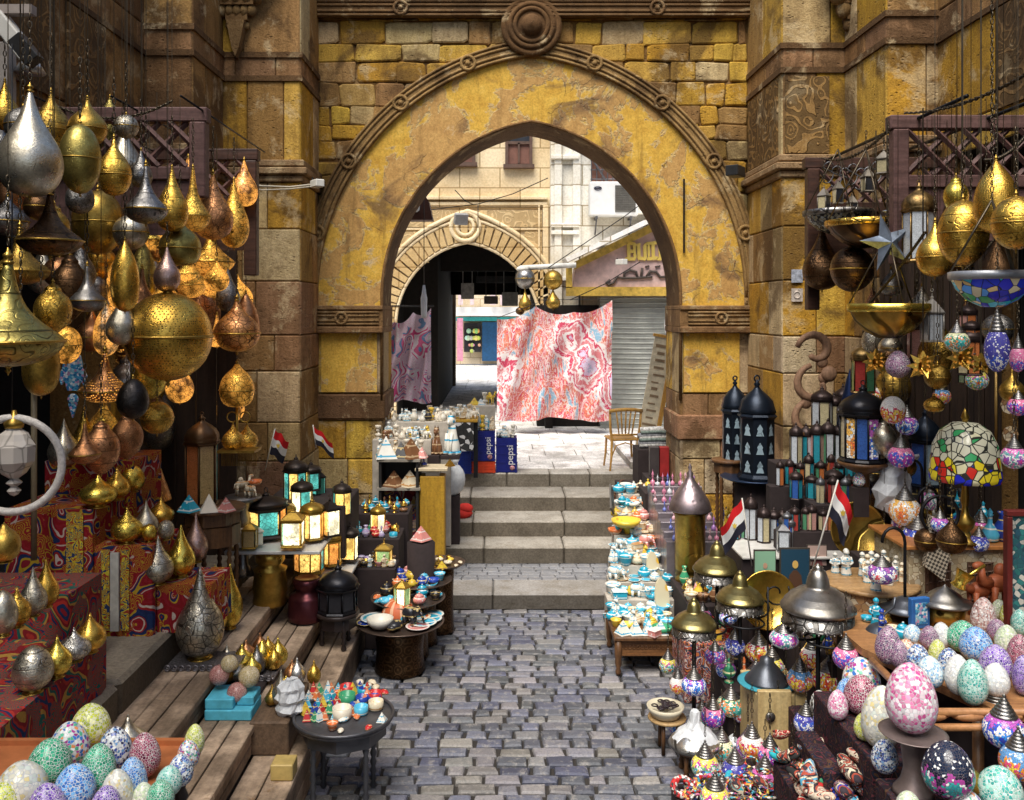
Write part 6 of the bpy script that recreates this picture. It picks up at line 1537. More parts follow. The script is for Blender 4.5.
g=MB(); 
for px in (427,476):
    g=MB(); g.box(x(px,D)-.03,x(px,D)+.03,12.55,12.6,.96,zt-.042); q_=obj('leg',g,IRON,t); q_.matrix_parent_inverse=iv
SC_=['white','cream','white','bone white','yellow','sky blue','alabaster','white']
crowd(x(427,D),x(477,D),12.5,13.1,zt+.002,9,3,['cat figurine','bowl','elephant figurine','bust','camel figurine','plaque'],['white','cream','bone white','alabaster','white'],'on the orange edged courtyard table','souvenirs on the courtyard table',(.09,.13))
PEP=flat('blue_crate_plastic',(.006,.012,.17),.4,var=.15)
def crate(px0,px1,py0,py1,D,label,mat,txt=True,z=.952,h=None):
    a=P(px0,py1,D); b_=P(px1,py0,D); w=b_.x-a.x; h=h or (b_.z-z)
    t=thing('drink_crate',label,'crate',((a.x+b_.x)/2,D,z),0,'plastic crates under the courtyard souvenirs'); g=MB(); w/=2
    g.box(-w,w,0,.32,0,.02); 
    for (xa,xb,ya,yb) in ((-w,w,0,.02),(-w,w,.30,.32),(-w,-w+.02,.02,.30),(w-.02,w,.02,.30)): g.box(xa,xb,ya,yb,.021,h)
    for k in range(4): g.box(-w-.008,w+.008,-.008,0.0,h*k/4+.01,h*k/4+.03)
    for xx in (-w*.9,0,w*.9): g.box(xx-.01,xx+.01,-.01,-.0,0,h)
    obj('shell',g,mat,t)
    if txt:
        cu=bpy.data.curves.new('crate_lettering','FONT'); cu.body='pepsi'; cu.size=h*.28; cu.extrude=.001; o=bpy.data.objects.new('crate_lettering',cu); COL.objects.link(o); o.parent=t; o.location=(w*.62,-.014,h*.22); o.rotation_euler=(PI/2,0,0); o.rotation_mode='XYZ'
        o.rotation_euler=Matrix.Rotation(0,3,'Z').to_euler(); m_=Matrix.Rotation(PI/2,4,'X')@Matrix.Rotation(PI/2,4,'Z'); o.rotation_euler=m_.to_euler(); bpy.context.view_layer.update(); me_=bpy.data.meshes.new_from_object(o); m2=o.rotation_euler.copy(); l2=o.location.copy(); bpy.data.objects.remove(o); o=obj('lettering',me_,flat('white_print',(.75,.75,.78),.5),t,loc=l2,rot=m2)
        g=MB(); g.M=Matrix.Translation((w*.55,-.012,h*.14))@Matrix.Rotation(PI/2,4,'X'); g.lathe([(0,0),(.035,0),(.035,.003),(0,.003)],14); g.M=Matrix.Identity(4); obj('round_logo',g,flat('logo_white_red',(.7,.3,.32),.5,var=.6,sc=40),t)
    return t
crate(472,495,431,462,12.95,'dark blue plastic drink crate stacked on the red one',PEP,z=P(0,461,12.95).z)
crate(496,517,438,469,13.0,'dark blue plastic drink crate standing on the paving at the table end',PEP)
crate(472,495,461,470,12.97,'orange red plastic crate under the blue crate',flat('red_crate_plastic',(.62,.06,.015),.4),False,h=P(0,461.5,12.95).z-.952)
crate(458,471,449,470,12.9,'blue plastic crate under the black and white one',flat('blue_crate2',(.01,.04,.35),.4),False)
crowd(x(474,13),x(495,13),12.97,13.25,P(0,431,12.95).z+.002,4,2,['cat figurine','pyramid','robed figurine','elephant figurine','bust'],['yellow','white','sky blue','cream'],'on the upper blue crate','souvenirs on the blue crates',(.10,.14),tall=1.3)
crowd(x(497,13),x(516,13),13.02,13.3,P(0,438,13.0).z+.002,4,2,['cat figurine','bowl','bust','elephant figurine'],['white','bone white','turquoise','alabaster'],'on the end blue crate','souvenirs on the blue crates',(.09,.13))
crowd(x(472,13.4),x(492,13.4),13.3,13.6,P(0,405,13.4).z+.0,4,1,['camel figurine','bust','pyramid'],['cream','yellow','white','bone white'],'on the stacked box behind the crates','souvenirs on the blue crates',(.12,.16))
tier(x(470,13.4),x(495,13.4),13.28,13.62,P(0,405,13.4).z-.001,'pale box stacked behind the blue crates',flat('pale_cloth'),.95)
# white bag, red cloth bundle
g=MB(); g.sph((0,0,.2),.17,sc=(1,.8,1.25),seg=16,rings=10); g.lathe([(.06,.38),(.1,.46),(.05,.44)],8); tag(obj('plastic_bag',g,PLASW,loc=(P(452,0,11.4).x,11.4,P(0,495,11.4).z)),'white plastic bag stuffed full behind the yellow pillar','bag')
g=MB(); g.box(-.16,.1,-.1,.1,0,P(0,495,11.4).z-.351); tag(obj('box',g,flat('dark_cloth'),loc=(P(452,0,11.42).x,11.42,.351)),'dark box under the white plastic bag','box')
for px,c,l,r_ in ((458,'red','crumpled red cloth bundle lying on the stone step',.13),(448,'bluec','crumpled blue cloth bundle behind the yellow pillar',.12)):
    g=MB(); 
    for k in range(7): g.sph((R.uniform(-.1,.1),R.uniform(-.06,.06),R.uniform(.04,.12)),R.uniform(.06,.1),seg=9,rings=6,sc=(1.3,1,.8))
    tag(obj('cloth_bundle',g,flat('bundle_'+c,(.6,.03,.02) if c=='red' else (.03,.05,.25),.8),loc=(P(px,0,11.5).x,11.5,.352 if c=='red' else .552)) ,l,'bundle') if False else tag(obj('cloth_bundle',g,flat('bundle_'+c,(.6,.03,.02) if c=='red' else (.03,.05,.25),.8),loc=(P(px,0,11.95).x,11.95,.552)),l,'bundle')
# chair
D=13.6; p=P(622,470,D); CW=m_wood((.60,.34,.08),(.42,.20,.05),.4,axis='z',name='honey_bentwood')
t=thing('wooden_chair','honey coloured bentwood chair with slatted back on the sunny paving','chair',(p.x,13.25,.945),.12); k=.95
def part(n,fn): 
    g=MB(); fn(g); obj(n,g,CW,t)
W2=.21
for s in (-1,1):
    part('leg',lambda g:g.tube([(s*W2,-.2,.44),(s*(W2+.02),-.22,.2),(s*(W2+.05),-.25,0)],[.022,.018,.015],7)) if False else None
# the back faces the viewer
for s in (-1,1):
    part('rear_leg',lambda g:g.tube([(s*.235,-.02,.88),(s*.22,-.0,.6),(s*.20,.0,.44),(s*.215,-.03,.2),(s*.25,-.09,0)],[.018,.02,.02,.018,.014],7))
    part('leg',lambda g:g.tube([(s*.19,.38,.43),(s*.2,.39,.2),(s*.22,.42,0)],[.018,.017,.014],7))
part('seat',lambda g:(g.box(-.22,.22,-.0,.42,.425,.46,b=.015)))
part('back_rail',lambda g:(g.tube([(-.25,-.03,.87),(-.12,-.055,.89),(0,-.06,.895),(.12,-.055,.89),(.25,-.03,.87)],[.028]*5,7)))
part('lower_rail',lambda g:g.tube([(-.2,0,.52),(0,-.02,.52),(.2,0,.52)],.016,6))
for xx in (-.12,-.06,0,.06,.12): part('back_slat',lambda g:g.tube([(xx*.8,-.015,.52),(xx,-.03,.7),(xx*1.25,-.05,.88)],[.011,.014,.011],5))
part('stretcher',lambda g:g.tube([(-.21,-.02,.2),(-.14,.0,.36),(0,.0,.4),(.14,.0,.36),(.21,-.02,.2)],.011,6))
# cloths hanging in the courtyard
def hcloth(name,px0,px1,tops,py1,D,mat,label,nx=70,ny=46,amp=.13):
    g=MB(); P_=[]
    def top(f):
        s=f*(len(tops)-1); i=min(int(s),len(tops)-2); u=s-i; return tops[i]*(1-u)+tops[i+1]*u+4*u*(1-u)*(5 if name=='hanging_cloth' else 3)
    for j in range(ny+1):
        for i in range(nx+1):
            f=i/nx; v=j/ny; y=top(f)*(1-v)+(py1+2*math.sin(f*9))*v; px=px0+(px1-px0)*f
            q=P(px,y,D); q.y+=amp*(math.sin(f*23+v*3.5)*.6+math.sin(f*41+v*9)*.3+math.sin(v*13+f*15)*.45+.5*abs(math.sin(f*9.4+v*4)))*(.5+v*.5); P_.append(q)
    fs=[(j*(nx+1)+i,j*(nx+1)+i+1,(j+1)*(nx+1)+i+1,(j+1)*(nx+1)+i) for j in range(ny) for i in range(nx)]
    g.add(P_,fs,(1,1,1),True); return tag(obj(name,g,mat),label,'cloth')
hcloth('hanging_cloth',497,612,[319,306,312,300],420,17.0,PAIS,'large pink and orange paisley cloth hung across the courtyard shop')
hcloth('hanging_cloth',377,431,[309,322,312,308],402,13.6,PAIS2,'pink and white medallion cloth hanging beside the left pier',40,36,.06)
g=MB(); g.bar(P(497,318,17),P(540,302,17.0),.006,4); g.bar(P(540,300,17),P(613,299,17),.006,4); tag(obj('washing_line',g,IRON),'thin line holding up the large paisley cloth','line')
rod(P(374,306,13.6),P(434,306,13.6),.012,IRON,'thin rod holding the pink medallion cloth')
# globes hanging from the white wrapped bar
D=17.2; BAR=P(0,267,D).z
g=MB(); g.bar(P(520,268,D),P(576,265,D),.05,8); g.sph(P(523,269,D),.08,sc=(1.6,1,.8)); tag(obj('wrapped_bar',g,flat('white_canvas2',(.7,.68,.62),.8)),'bar wrapped in white cloth holding metal globes over the shop','bar')
for px,y0,y1,w,k,c,l in [(525,268,289,20,'sphere','pewter','grey metal globe at the left of the wrapped bar'),(553,270,290,19,'sphere','agold','dull brass globe at the right of the wrapped bar'),(525,290,311,13,'tear','agold','dull brass drop under the grey globe'),(553,289,309,15,'tear','agold','dull brass drop under the brass globe'),(520,307,315,9,'sphere','bronze','tiny dark globe under the left drop')]:
    hang(k,px,y0,y1,w,0,BR(c,'hammer'),l,D=D,top=BAR,group='metal globes on the wrapped bar')
# white lamp hanging on a long cord inside the arch
D=12.3; p=P(424,318,D); t=thing('pendant_lamp','slim white pendant lamp on a long cord inside the archway','lamp',p); h=S(33,D)
g=MB(); g.lathe([(0,0),(.035,.0),(.04,.05),(.045,h*.6),(.03,h*.75),(.015,h)],14); obj('body',g,flat('white_enamel'),t); g=MB(); g.bar((0,0,h),(0,0,S(118,D)),.006,5); obj('cord',g,IRON,t)
t=thing('street_lamp','white glass jar lamp under a brown wooden canopy corner','lamp',P(414,212,12.6)); g=MB(); g.lathe([(.05,0),(.08,.03),(.085,.2),(.06,.26),(.02,.28)],16); obj('glass',g,glass('milk_glass',(.75,.77,.78),.3),t)
g=MB(); a=P(375,219,12.6); g.prism([(a.x,a.z),(P(432,0,12.6).x,P(0,219,12.6).z),(P(428,0,12.6).x,P(0,200,12.6).z),(P(416,0,12.6).x,P(0,182,12.6).z),(a.x,P(0,182,12.6).z)],12.7,13.0); tag(obj('canopy_corner',g,flat('purple_brown_wood',(.09,.04,.035),.6)),'brown purple wooden canopy end sticking out behind the arch','canopy')
# cable strung over court with little floodlights
def cam_(p,label,rz=0,white=True,sc=1.0):
    t=thing('security_camera',label,'camera',p,rz); g=MB(); g.box(-.05*sc,.05*sc,-.12*sc,.05*sc,-.04*sc,.04*sc,b=.008); obj('housing',g,flat('off_white_plastic') if white else flat('black_plastic'),t); g=MB(); g.bar((0,.04,0),(0,.1,.08),.012,6); obj('bracket',g,IRON,t)
g=MB()
for a,b_ in (((390,209),(478,204)),((478,204),(548,178)),((455,190),(474,205)),((478,205),(478,228)),((570,300),(640,262)),((548,268),(700,160)),((640,150),(690,200))):
    A_,B2_=P(*a,16),P(*b_,16); g.tube([A_,A_.lerp(B2_,.5)-Vector((0,0,.05)),B2_],.008,4)
tag(obj('overhead_cables',g,IRON),'thin black cables strung across the bright courtyard','cable')
g=MB(); g.box(-.12,.12,-.05,.05,-.1,.1,b=.01); tag(obj('floodlight',g,flat('grey_flood',(.3,.3,.3),.5),loc=P(461,219,16),rot=(.4,0,.3)),'small grey floodlight dangling over the carved portal','floodlight')
for k in range(3): pass
# things at the right of the court: leaning board, cloth rolls, kerb
D=13.8; t=thing('leaning_board','tall board with honey wood edge and pale printed face leaning on the pier','board',(P(643,0,D).x,D,.945))
g=MB(); g.M=Matrix.Rotation(.18,4,'Y'); hh=1.95; g.box(-.17,.10,-.03,.0,0,hh); obj('printed_face',g,flat('printed_cream',(.74,.66,.48),.6),t)
g=MB(); g.M=Matrix.Rotation(.18,4,'Y')
for kk in range(16):
    zz=.15+kk*.11; xa=R.uniform(-.14,-.08); g.box(xa,R.uniform(0,.08),-.034,-.031,zz,zz+R.uniform(.02,.05))
obj('print',g,flat('brown_print',(.28,.2,.12),.6),t)
g=MB(); g.M=Matrix.Rotation(.18,4,'Y'); g.box(.102,.17,-.05,.03,0,hh,b=.008); g.box(-.2,.17,-.04,.02,hh+.002,hh+.05,b=.006); obj('frame',g,CW,t)
g=MB(); g.sph((0,0,0),.42,sc=(1,.3,1),seg=20,rings=12); tag(obj('round_sign',g,flat('white_enamel'),loc=P(690,325,14.6)),'white rounded sign half hidden behind the right pier','sign')
for k in range(9):
    g=MB(); a=P(640+R.uniform(-3,3),445-k*1.9,12.4); g.tube([(0,0,0),(.25,.0,.01),(.55,.02,R.uniform(-.02,.02))],[.035,.04,.035],8)
    c=['white','grey','black','green'][k%4]; tag(obj('folded_scarf',g,flat('scarf_'+c,{'white':(.72,.70,.66),'grey':(.3,.3,.32),'black':(.06,.07,.07),'green':(.3,.38,.33)}[c],.85,var=.4,sc=30),loc=(a.x,a.y,a.z)),f'{c} folded scarf in the pile beside the right pier','scarf','scarves piled beside the right pier')
g=MB(); a=P(640,446,12.4); g.box(0,.66,-.15,.35,.56,a.z-.035); tag(obj('scarf_table',g,flat('dark_cloth'),loc=(a.x-.05,12.4,0)),'dark stand under the pile of scarves','stand')
for px,c,l in ((664,(.3,.02,.02),'dark red tall box at the right pier'),(676,(.03,.03,.10),'dark blue tall box at the right pier'),(654,(.05,.04,.04),'black leaning box at the right pier')):
    g=MB(); g.box(-.06,.06,-.05,.05,0,.38,b=.006); tag(obj('tall_box',g,flat('box_'+l.split()[1],c,.5),loc=(P(px,0,11.6).x,11.6,P(0,476,11.6).z)),l,'box')
g=MB(); g.box(P(645,0,11.6).x,P(690,0,11.6).x,11.4,11.85,.36,P(0,476,11.6).z-.001); tag(obj('display_riser',g,flat('dark_cloth')),'dark riser under the tall boxes at the right pier','riser')
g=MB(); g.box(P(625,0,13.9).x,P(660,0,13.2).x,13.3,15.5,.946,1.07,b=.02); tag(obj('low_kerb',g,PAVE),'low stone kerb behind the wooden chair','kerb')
g=MB(); g.box(0,.02,-.02,.0,0,.9); tag(obj('iron_bracket',g,IRON,loc=(P(683,0,10.95).x,10.95,P(0,253,10.95).z)),'thin iron pin fixed on the ochre plaster of the arch','pin')
cam_(P(316,184,9.8),'white security camera on the brown pilaster beside the arch',.6)
cam_(P(737,172,9.7),'dark lamp head fixed at the right pilaster beside the arch',-.6,False,1.4)
cam_(P(620,262,17.3),'white security camera at the corner of the gable sign',.5,True,1.3)
g=MB(); g.tube([P(232,182,9.5),P(262,186,9.8),P(290,187,9.9),P(316,184,9.8)],.010,5); g.tube([P(232,184,9.5),P(262,190,9.8),P(290,189,9.9),P(316,186,9.8)],.008,5); tag(obj('wall_cable',g,flat('pale_cable',(.5,.45,.35),.6)),'pale cable running across the pilaster to the security camera','cable')
# ================================================================== right shop
X_=lambda px,D:P(px,0,D).x
def riser(x0,x1,y0,y1,z,label,mat=None,z0=0.0): tier(x0,x1,y0,y1,z,label,mat,z0)
# ---- ceramics table by the street
t=thing('carved_table','low carved dark wood table at the street edge loaded with blue and white pottery','table',(1.35,8.45,0))
g=MB(); g.box(-.32,.30,-.35,.40,.315,.35,b=.006); obj('table_top',g,WOODX,t)
g=MB(); g.box(-.28,.26,-.31,-.29,.19,.313); 
for k in range(14): g.torus((-.25+k*.037,-.315,.25),.014,.004,'y',8,n=4)
g.box(-.28,-.26,-.29,.36,.19,.313); g.box(-.29,.27,-.32,-.285,.175,.19); obj('apron',g,m_wood((.22,.10,.035),(.09,.04,.018),.4,axis='x',name='carved_apron'),t)
for sx in (-.28,.26):
    for sy in (-.31,.36):
        g=MB(); g.lathe([(.02,0),(.028,.03),(.018,.06),(.03,.10),(.03,.16),(.034,.19),(.034,.313)],10,c=(sx,sy,0)); obj('leg',g,WOODX,t)
for kk in range(8):
    riser(1.06+.05*kk,1.72+.03*kk,8.88+.26*kk,9.135+.26*kk,.44+.095*kk,'low pale step of the rising pottery display beside the right pier',flat('pale_cloth'))
riser(1.66,2.3,10.3,10.95,1.20,'highest covered step by the right pier',None)
BW=['turquoise','white','sky blue','white','cream','white','turquoise','white','yellow']; PK=['bowl','lidded pot','cup','box','elephant figurine','cup','cat figurine','plate','teapot']
G1='blue and white pottery on the street table'
crowd(1.05,1.66,8.33,8.86,.352,7,5,PK,BW,'on the carved street table',G1,(.10,.14),jit=.4)
for k,px in enumerate((624,636,648,660)): small('pyramid','white',px+R.uniform(-1,1),0,15,.352,'in the front row of the street table','white pyramids on the street table',D=8.2,hs=1.15)
small('bowl','green',662,0,20,.352,'at the front corner of the street table',G1,D=8.22); small('box','pink',655,0,14,.352,'at the front edge of the street table',G1,D=8.14)
for kk in range(8):
    crowd(1.06+.05*kk,1.72+.03*kk,8.89+.26*kk,9.12+.26*kk,.442+.095*kk,6,2,PK if kk<5 else ['lidded pot','bowl','cup','teapot','incense burner'],BW+(['pink','cream','orange'] if kk>2 else []),['on the lowest pottery steps','on the middle pottery steps','on the upper pottery steps','on the topmost pottery steps'][kk//2],G1,(.11,.165),jit=.4)
small('bowl','yellow',626,0,30,.92,'jutting out over the steps',G1,D=9.9,hs=.7)
for px,py,D,l in ((664,600,8.75,'pointed bone coloured oval dish with a yellow stripe standing on the pottery table'),(655,572,9.3,'brown striped oval dish leaning among the pottery')):
    g=MB(); g.prism([(math.sin(a)*.075,math.cos(a)*.20+.2) for a in [2*PI*k/20 for k in range(20)]],-.012,.012); o=obj('oval_dish',g,ceramic('striped_horn',(.70,.62,.42),(.75,.45,.05)),loc=(X_(px,D),D,P(0,py,D).z-.2),rot=(-.2,0,.3)); tag(o,l,'dish')
g=MB(); g.box(-.25,.0,-.01,.01,0,.28); tag(obj('picture_frame',g,flat('dark_frame',(.06,.05,.04),.5),loc=(1.30,10.3,.96),rot=(-.1,.5,1.3)),'dark edged tray leaning out towards the stone steps','tray')
# baskets, copper plates, perfume bottles near the steps
def basket(px,py,w,h,D,label):
    p=P(px,py,D); t=thing('basket',label,'basket',p,R.uniform(0,1)); r=S(w/2,D); hh=S(h,D); g=MB(); n=5
    for k in range(n+1): g.torus((0,0,hh*k/n+.01),r*(.8+.2*k/n),.012,'z',22)
    g.lathe([(0,.005),(r*.78,.005),(r*.97,hh)],22); obj('body',g,m_mosaic('wicker',[(.22,.09,.05),(.32,.15,.08),(.16,.06,.03),(.38,.2,.1)],(.06,.02,.01),40,.04,.6),t)
    g=MB(); g.tube([(r*math.cos(a),0,hh+r*.8*math.sin(a)) for a in [PI*k/10 for k in range(11)]],.012,6); obj('handle',g,flat('dark_wicker',(.12,.05,.03),.6),t)
riser(1.42,1.65,10.97,11.15,1.2,'narrow dark step under the baskets',None)
basket(629,512,32,10,11.02,'shallow reddish wicker basket at the right end of the stone steps'); basket(622,500,24,10,11.06,'dark wicker basket with handle above the reddish one')
for px,py,w,l in ((648,492,20,'polished copper plate leaning above the baskets'),(640,503,18,'second copper plate leaning behind the wicker basket')):
    g=MB(); r=S(w/2,10.8); g.lathe([(0,.0),(r*.4,.0),(r*.5,.012),(r*.9,.012),(r,.0)],24); tag(obj('copper_plate',g,BR('copper','engrave'),loc=P(px,py,10.8),rot=(PI/2-.3,0,.2)),l,'plate')
CRY={c:glass('crystal_'+c,v,.12,.08) for c,v in dict(pink=(.70,.25,.38),clear=(.72,.74,.78),blue=(.18,.22,.60),rose=(.75,.45,.5),violet=(.4,.2,.5)).items()}
k=0
for j in range(7):
    for i in range(9):
        if R.random()<.22: continue
        x=1.72+i*.062+R.uniform(-.02,.02); y=9.2+j*.17+R.uniform(-.03,.03); z=.95+.06*j
        c=R.choice(['pink','clear','blue','rose','clear','pink','violet']); s=R.uniform(.07,.10)
        o=obj('perfume_bottle',sm('perfume bottle'),CRY[c],loc=(x,y,z),rot=(0,0,R.uniform(0,3)),scale=(s,s,s*1.45)); tag(o,f'{c} glass perfume bottle clustered by the right pier','bottle','glass perfume bottles by the right pier')
for j in range(7): riser(1.69,2.28,9.13+j*.17,9.295+j*.17,.95+.06*j-.001,'mirrored stepped stand under the glass perfume bottles',flat('mirror_stand',(.25,.22,.24),.3,.5))
# big purple silver cloche on brass drum
D=9.0; t=thing('cloche_stand','violet silver domed cloche standing on a tall brass drum','cloche',(X_(690,D),D,.0)); zt=P(0,510,D).z
g=MB(); r=S(21,D); g.lathe([(r,0),(r*1.02,.01),(r*.9,.10),(r*.6,.20),(r*.30,.28),(r*.14,.34),(r*.16,.37),(r*.06,.40),(r*.1,.43),(0,.47)],28,c=(0,0,zt)); obj('dome',g,m_brass('violet_silver',(.42,.34,.36),'hammer',.35),t); g=MB(); g.lathe([(r*.75,0),(r*.78,.03),(r*.7,.06),(r*.72,zt-.04),(r*.95,zt-.003)],24); obj('drum',g,BR('agold','engrave'),t)
# ---- figurines and small wares risers
riser(1.72,2.55,8.2,9.1,.60,'dark riser of little figures behind the hat shaped lamp stands'); riser(2.30,2.95,9.12,9.6,.95,'dark riser under the black lanterns')
FG=['golden','yellow','brown','black','turquoise','pink','cream','green','black','silver']
crowd(1.74,2.5,8.25,8.65,.602,8,3,['bottle','robed figurine','vase','cat figurine','incense burner','cup'],FG,'behind the hat shaped lamp stands','little figures behind the lamp stands',(.09,.13))
crowd(1.78,2.5,8.7,9.05,.602,8,2,['robed figurine','bottle','bust','vase'],FG,'deep behind the hat shaped lamp stands','little figures behind the lamp stands',(.11,.15),tall=1.35)
crowd(2.32,2.9,9.14,9.5,.952,6,3,['cat figurine','robed figurine','incense burner','perfume bottle'],['golden','yellow','deep blue','black','silver','cream'],'below the tall black lanterns','figures below the tall black lanterns',(.11,.15),tall=1.5)
riser(1.55,1.98,7.55,8.1,.50,'riser draped with bead embroidered cloth beside the street table',m_fabric('bead_embroidery',[(.35,.05,.05),(.6,.5,.45),(.05,.07,.15),(.5,.15,.05),(.03,.03,.03)],16,3,.2))
crowd(1.57,1.96,7.58,8.06,.502,5,4,['vase','cup','robed figurine','box','bottle','candle holder'],['pink','orange','black','cream','turquoise','yellow','red','green'],'on the bead embroidered riser','wares on the bead embroidered riser',(.08,.11),tall=1.3)
# tall black lanterns
BLK=flat('blue_black_lantern',(.012,.018,.030),.35,.6); PALEG=glass('pale_blue_window',(.30,.40,.46)); 
def tall_black(px,y0,y1,w,D,label):
    p=P(px,y1,D); r=S(w/2,D); h=S(y1-y0,D); t=thing('tall_lantern',label,'lantern',p,.3,'tall black lanterns before the right pier'); n=8
    bh=h*.62; g=MB(); g.lathe([(r*1.05,0),(r*1.05,.02),(r*.9,.05),(r*.9,bh-.03),(r*1.05,bh),(r*.95,bh+.02)],n,smooth=False); obj('body',g,BLK,t)
    for k in range(n):
        for j in range(3):
            g=MB(); a=2*PI*(k+.5)/n; rr=r*.9*math.cos(PI/n)+.003; c,s=math.cos(a),math.sin(a); z=bh*(.12+.29*j); ww=r*.2; hh=bh*.19
            P2=[(-ww,0),(ww,0),(ww*.55,hh*.45),(ww*.75,hh*.6),(0,hh),(-ww*.75,hh*.6),(-ww*.55,hh*.45)]
            g.add([(rr*c-s*u,rr*s+c*u,z+v) for u,v in P2],[tuple(range(7))]); obj('window_pane',g,PALEG,t)
    g=MB(); g.lathe([(r*.85,0),(r*.95,.03),(r*.9,h*.06),(r*.78,h*.14),(r*.5,h*.20),(r*.2,h*.25),(r*.1,h*.28),(r*.18,h*.30),(r*.05,h*.33),(0,h*.36)],16,c=(0,0,bh+.01),fl=8,fa=.05); obj('dome',g,BLK,t); g=MB(); g.torus((0,0,h*.985),r*.16,.008,'y',12); obj('ring',g,BLK,t)
tall_black(757,377,478,38,8.9,'tall black octagonal lantern with rows of pale keyhole windows, larger of two'); tall_black(735,377,465,28,9.3,'narrower tall black octagonal lantern half behind its larger twin')
g=MB(); g.lathe([(0,0),(.26,0),(.34,.03),(.33,.035),(.2,.012),(0,.01)],28); tag(obj('blue_plate',g,flat('dark_blue_metal',(.03,.05,.10),.3,.6),loc=P(755,480,8.9)),'dark blue round plate under the larger tall black lantern','plate')
g=MB(); g.lathe([(.2,0),(.2,P(0,480,8.9).z-.955)],16); tag(obj('plate_stand',g,flat('dark_cloth'),loc=(X_(755,8.9),8.9,.953)),'dark round stand under the blue plate','stand')
t=thing('turned_stool','red brown turned wood stool beside the tall black lanterns','stool',(X_(728,9.25),9.25,.952)); turned_table(t,.17,P(0,459,9.25).z-.952,WOODX,4)
# ---- shelves of lanterns
riser(2.0,2.95,7.45,8.15,1.24,'dark shelf of small lanterns with a white top',None)
g=MB(); g.box(2.0,2.95,7.42,8.15,1.242,1.262,b=.004); tag(obj('white_shelf_board',g,flat('white_marble')),'white shelf board under the small silver lanterns','board')
riser(2.55,3.55,8.3,8.58,1.88,'tall dark shelf of coloured glass lanterns before the pilaster'); riser(2.45,3.3,8.16,8.295,1.70,'narrow dark shelf of lanterns below the top row'); riser(2.35,3.0,7.62,7.74,1.42,'narrow dark shelf of lanterns above the white board',None,1.263)
ROWS=[(2.5,3.25,8.22,1.702,8,30),(2.75,3.25,7.82,1.622,5,26),(2.40,2.95,7.68,1.422,7,24),(2.05,2.65,8.02,1.264,7,30)]
riser(2.70,3.3,7.75,8.15,1.62,'middle dark shelf of small lanterns',None,1.263)
DKF=flat('dark_lantern_brown',(.045,.03,.028),.4,.6); SLV=flat('old_silver_lantern',(.16,.16,.17),.4,.7)
GC={'teal':glass('teal_pane',(.03,.30,.38)),'blue':glass('blue_pane',(.04,.12,.42)),'white':glass('white_pane',(.58,.62,.66)),'amber':glass('cream_pane',(.58,.50,.30)),'red':glass('red_pane',(.45,.06,.05)),'pink':glass('pink_pane',(.60,.32,.28)),'orange':gp3,'green':glass('green_pane',(.10,.30,.16))}
GL='small lanterns on the right shelves'
for px,y0,y1,w,D,cs,lab,n in [(796,428,470,14,8.3,['white','amber'],'small dark domed lantern with cream panes, first of the top row',6),(806,430,470,14,8.35,['teal','white'],'small dark domed lantern with teal panes in the top row',6),(817,428,472,15,8.3,['teal','pink'],'small domed lantern with teal and pink panes in the top row',6),(828,428,474,16,8.3,['green','white'],'small domed lantern with pale green panes in the top row',6),(840,430,474,16,8.3,['white','teal'],'small domed lantern with frosted panes in the top row',6),(852,432,474,15,8.35,['blue','teal'],'small domed lantern with blue panes in the top row',6),
 (834,454,489,19,7.9,['amber','red'],'dark red lantern with a cream arabesque pane',6),(849,456,484,13,7.9,['pink','red'],'slim lantern with coral pink panes',6),(796,470,500,14,8.0,['blue','teal'],'little blue paned lantern on the middle shelf',6),(812,474,500,14,8.0,['teal','teal'],'little teal paned lantern on the middle shelf',6),
 (806,484,512,22,7.85,['pink','teal'],'square lantern with pink pane and teal sides',4),(821,492,512,12,7.85,['pink','white'],'tiny round topped lantern with pink pane',6),(789,496,532,21,7.7,['blue','white'],'hexagonal silver lantern with blue and white panes',6),(783,512,543,17,7.6,['white','white'],'black lantern with silver arabesque pane, standing on the white shelf',4),(812,513,534,18,7.7,['green','white'],'small lantern with pale green pane on the white shelf',4),(764,498,536,15,7.9,['white','amber'],'frosted glass lantern behind the flag',6),(774,488,520,15,8.0,['white','blue'],'dark lantern with frosted panes at the shelf end',6),(751,494,540,14,8.0,['white','white'],'tall slim white paned lantern behind the flag stick',6),
 (822,386,430,22,8.4,['white','amber'],'bronze lantern with clear panes beside the blue cone',6),(834,392,430,18,8.45,['amber','white'],'bronze lantern with amber panes behind the clear one',6),(866,378,420,22,8.3,['orange','amber'],'old gold lantern behind the big coloured lantern',6),(843,384,428,18,8.5,['white','blue'],'dark blue lantern with pale panes in the upper row',6)]:
    z={8.3:1.882}.get(round(D,1),None); z = 1.882 if D>=8.2 else (1.622 if px>=795 and D>=7.8 and y1<505 else 1.264)
    if y0<395: z=P(0,y1,D).z
    lantern(px,y0,y1,w,D,DKF if 'silver' not in lab else SLV,[GC[c] for c in cs],lab,GL,z=z,n=n,dome='pyr' if n==4 else 'onion')
for x0_,x1_,yy_,zz_,n_,hh_ in ROWS:
    for kk in range(n_):
        xx=x0_+(x1_-x0_)*(kk+.5)/n_+R.uniform(-.015,.015); pxx=500+900*xx/yy_; pyy=310+(HZ-zz_)*900/yy_; c1=R.choice(list(GC)); c2=R.choice(list(GC)); hp=hh_*R.uniform(.8,1.15)
        lantern(pxx,pyy-hp,pyy,R.uniform(9,12),yy_+R.uniform(-.03,.03),DKF if R.random()<.7 else SLV,[GC[c1],GC[c2]],f'tiny domed lantern with {c1} and {c2} panes on the crowded shelves','tiny lanterns on the crowded shelves',z=zz_,n=6)
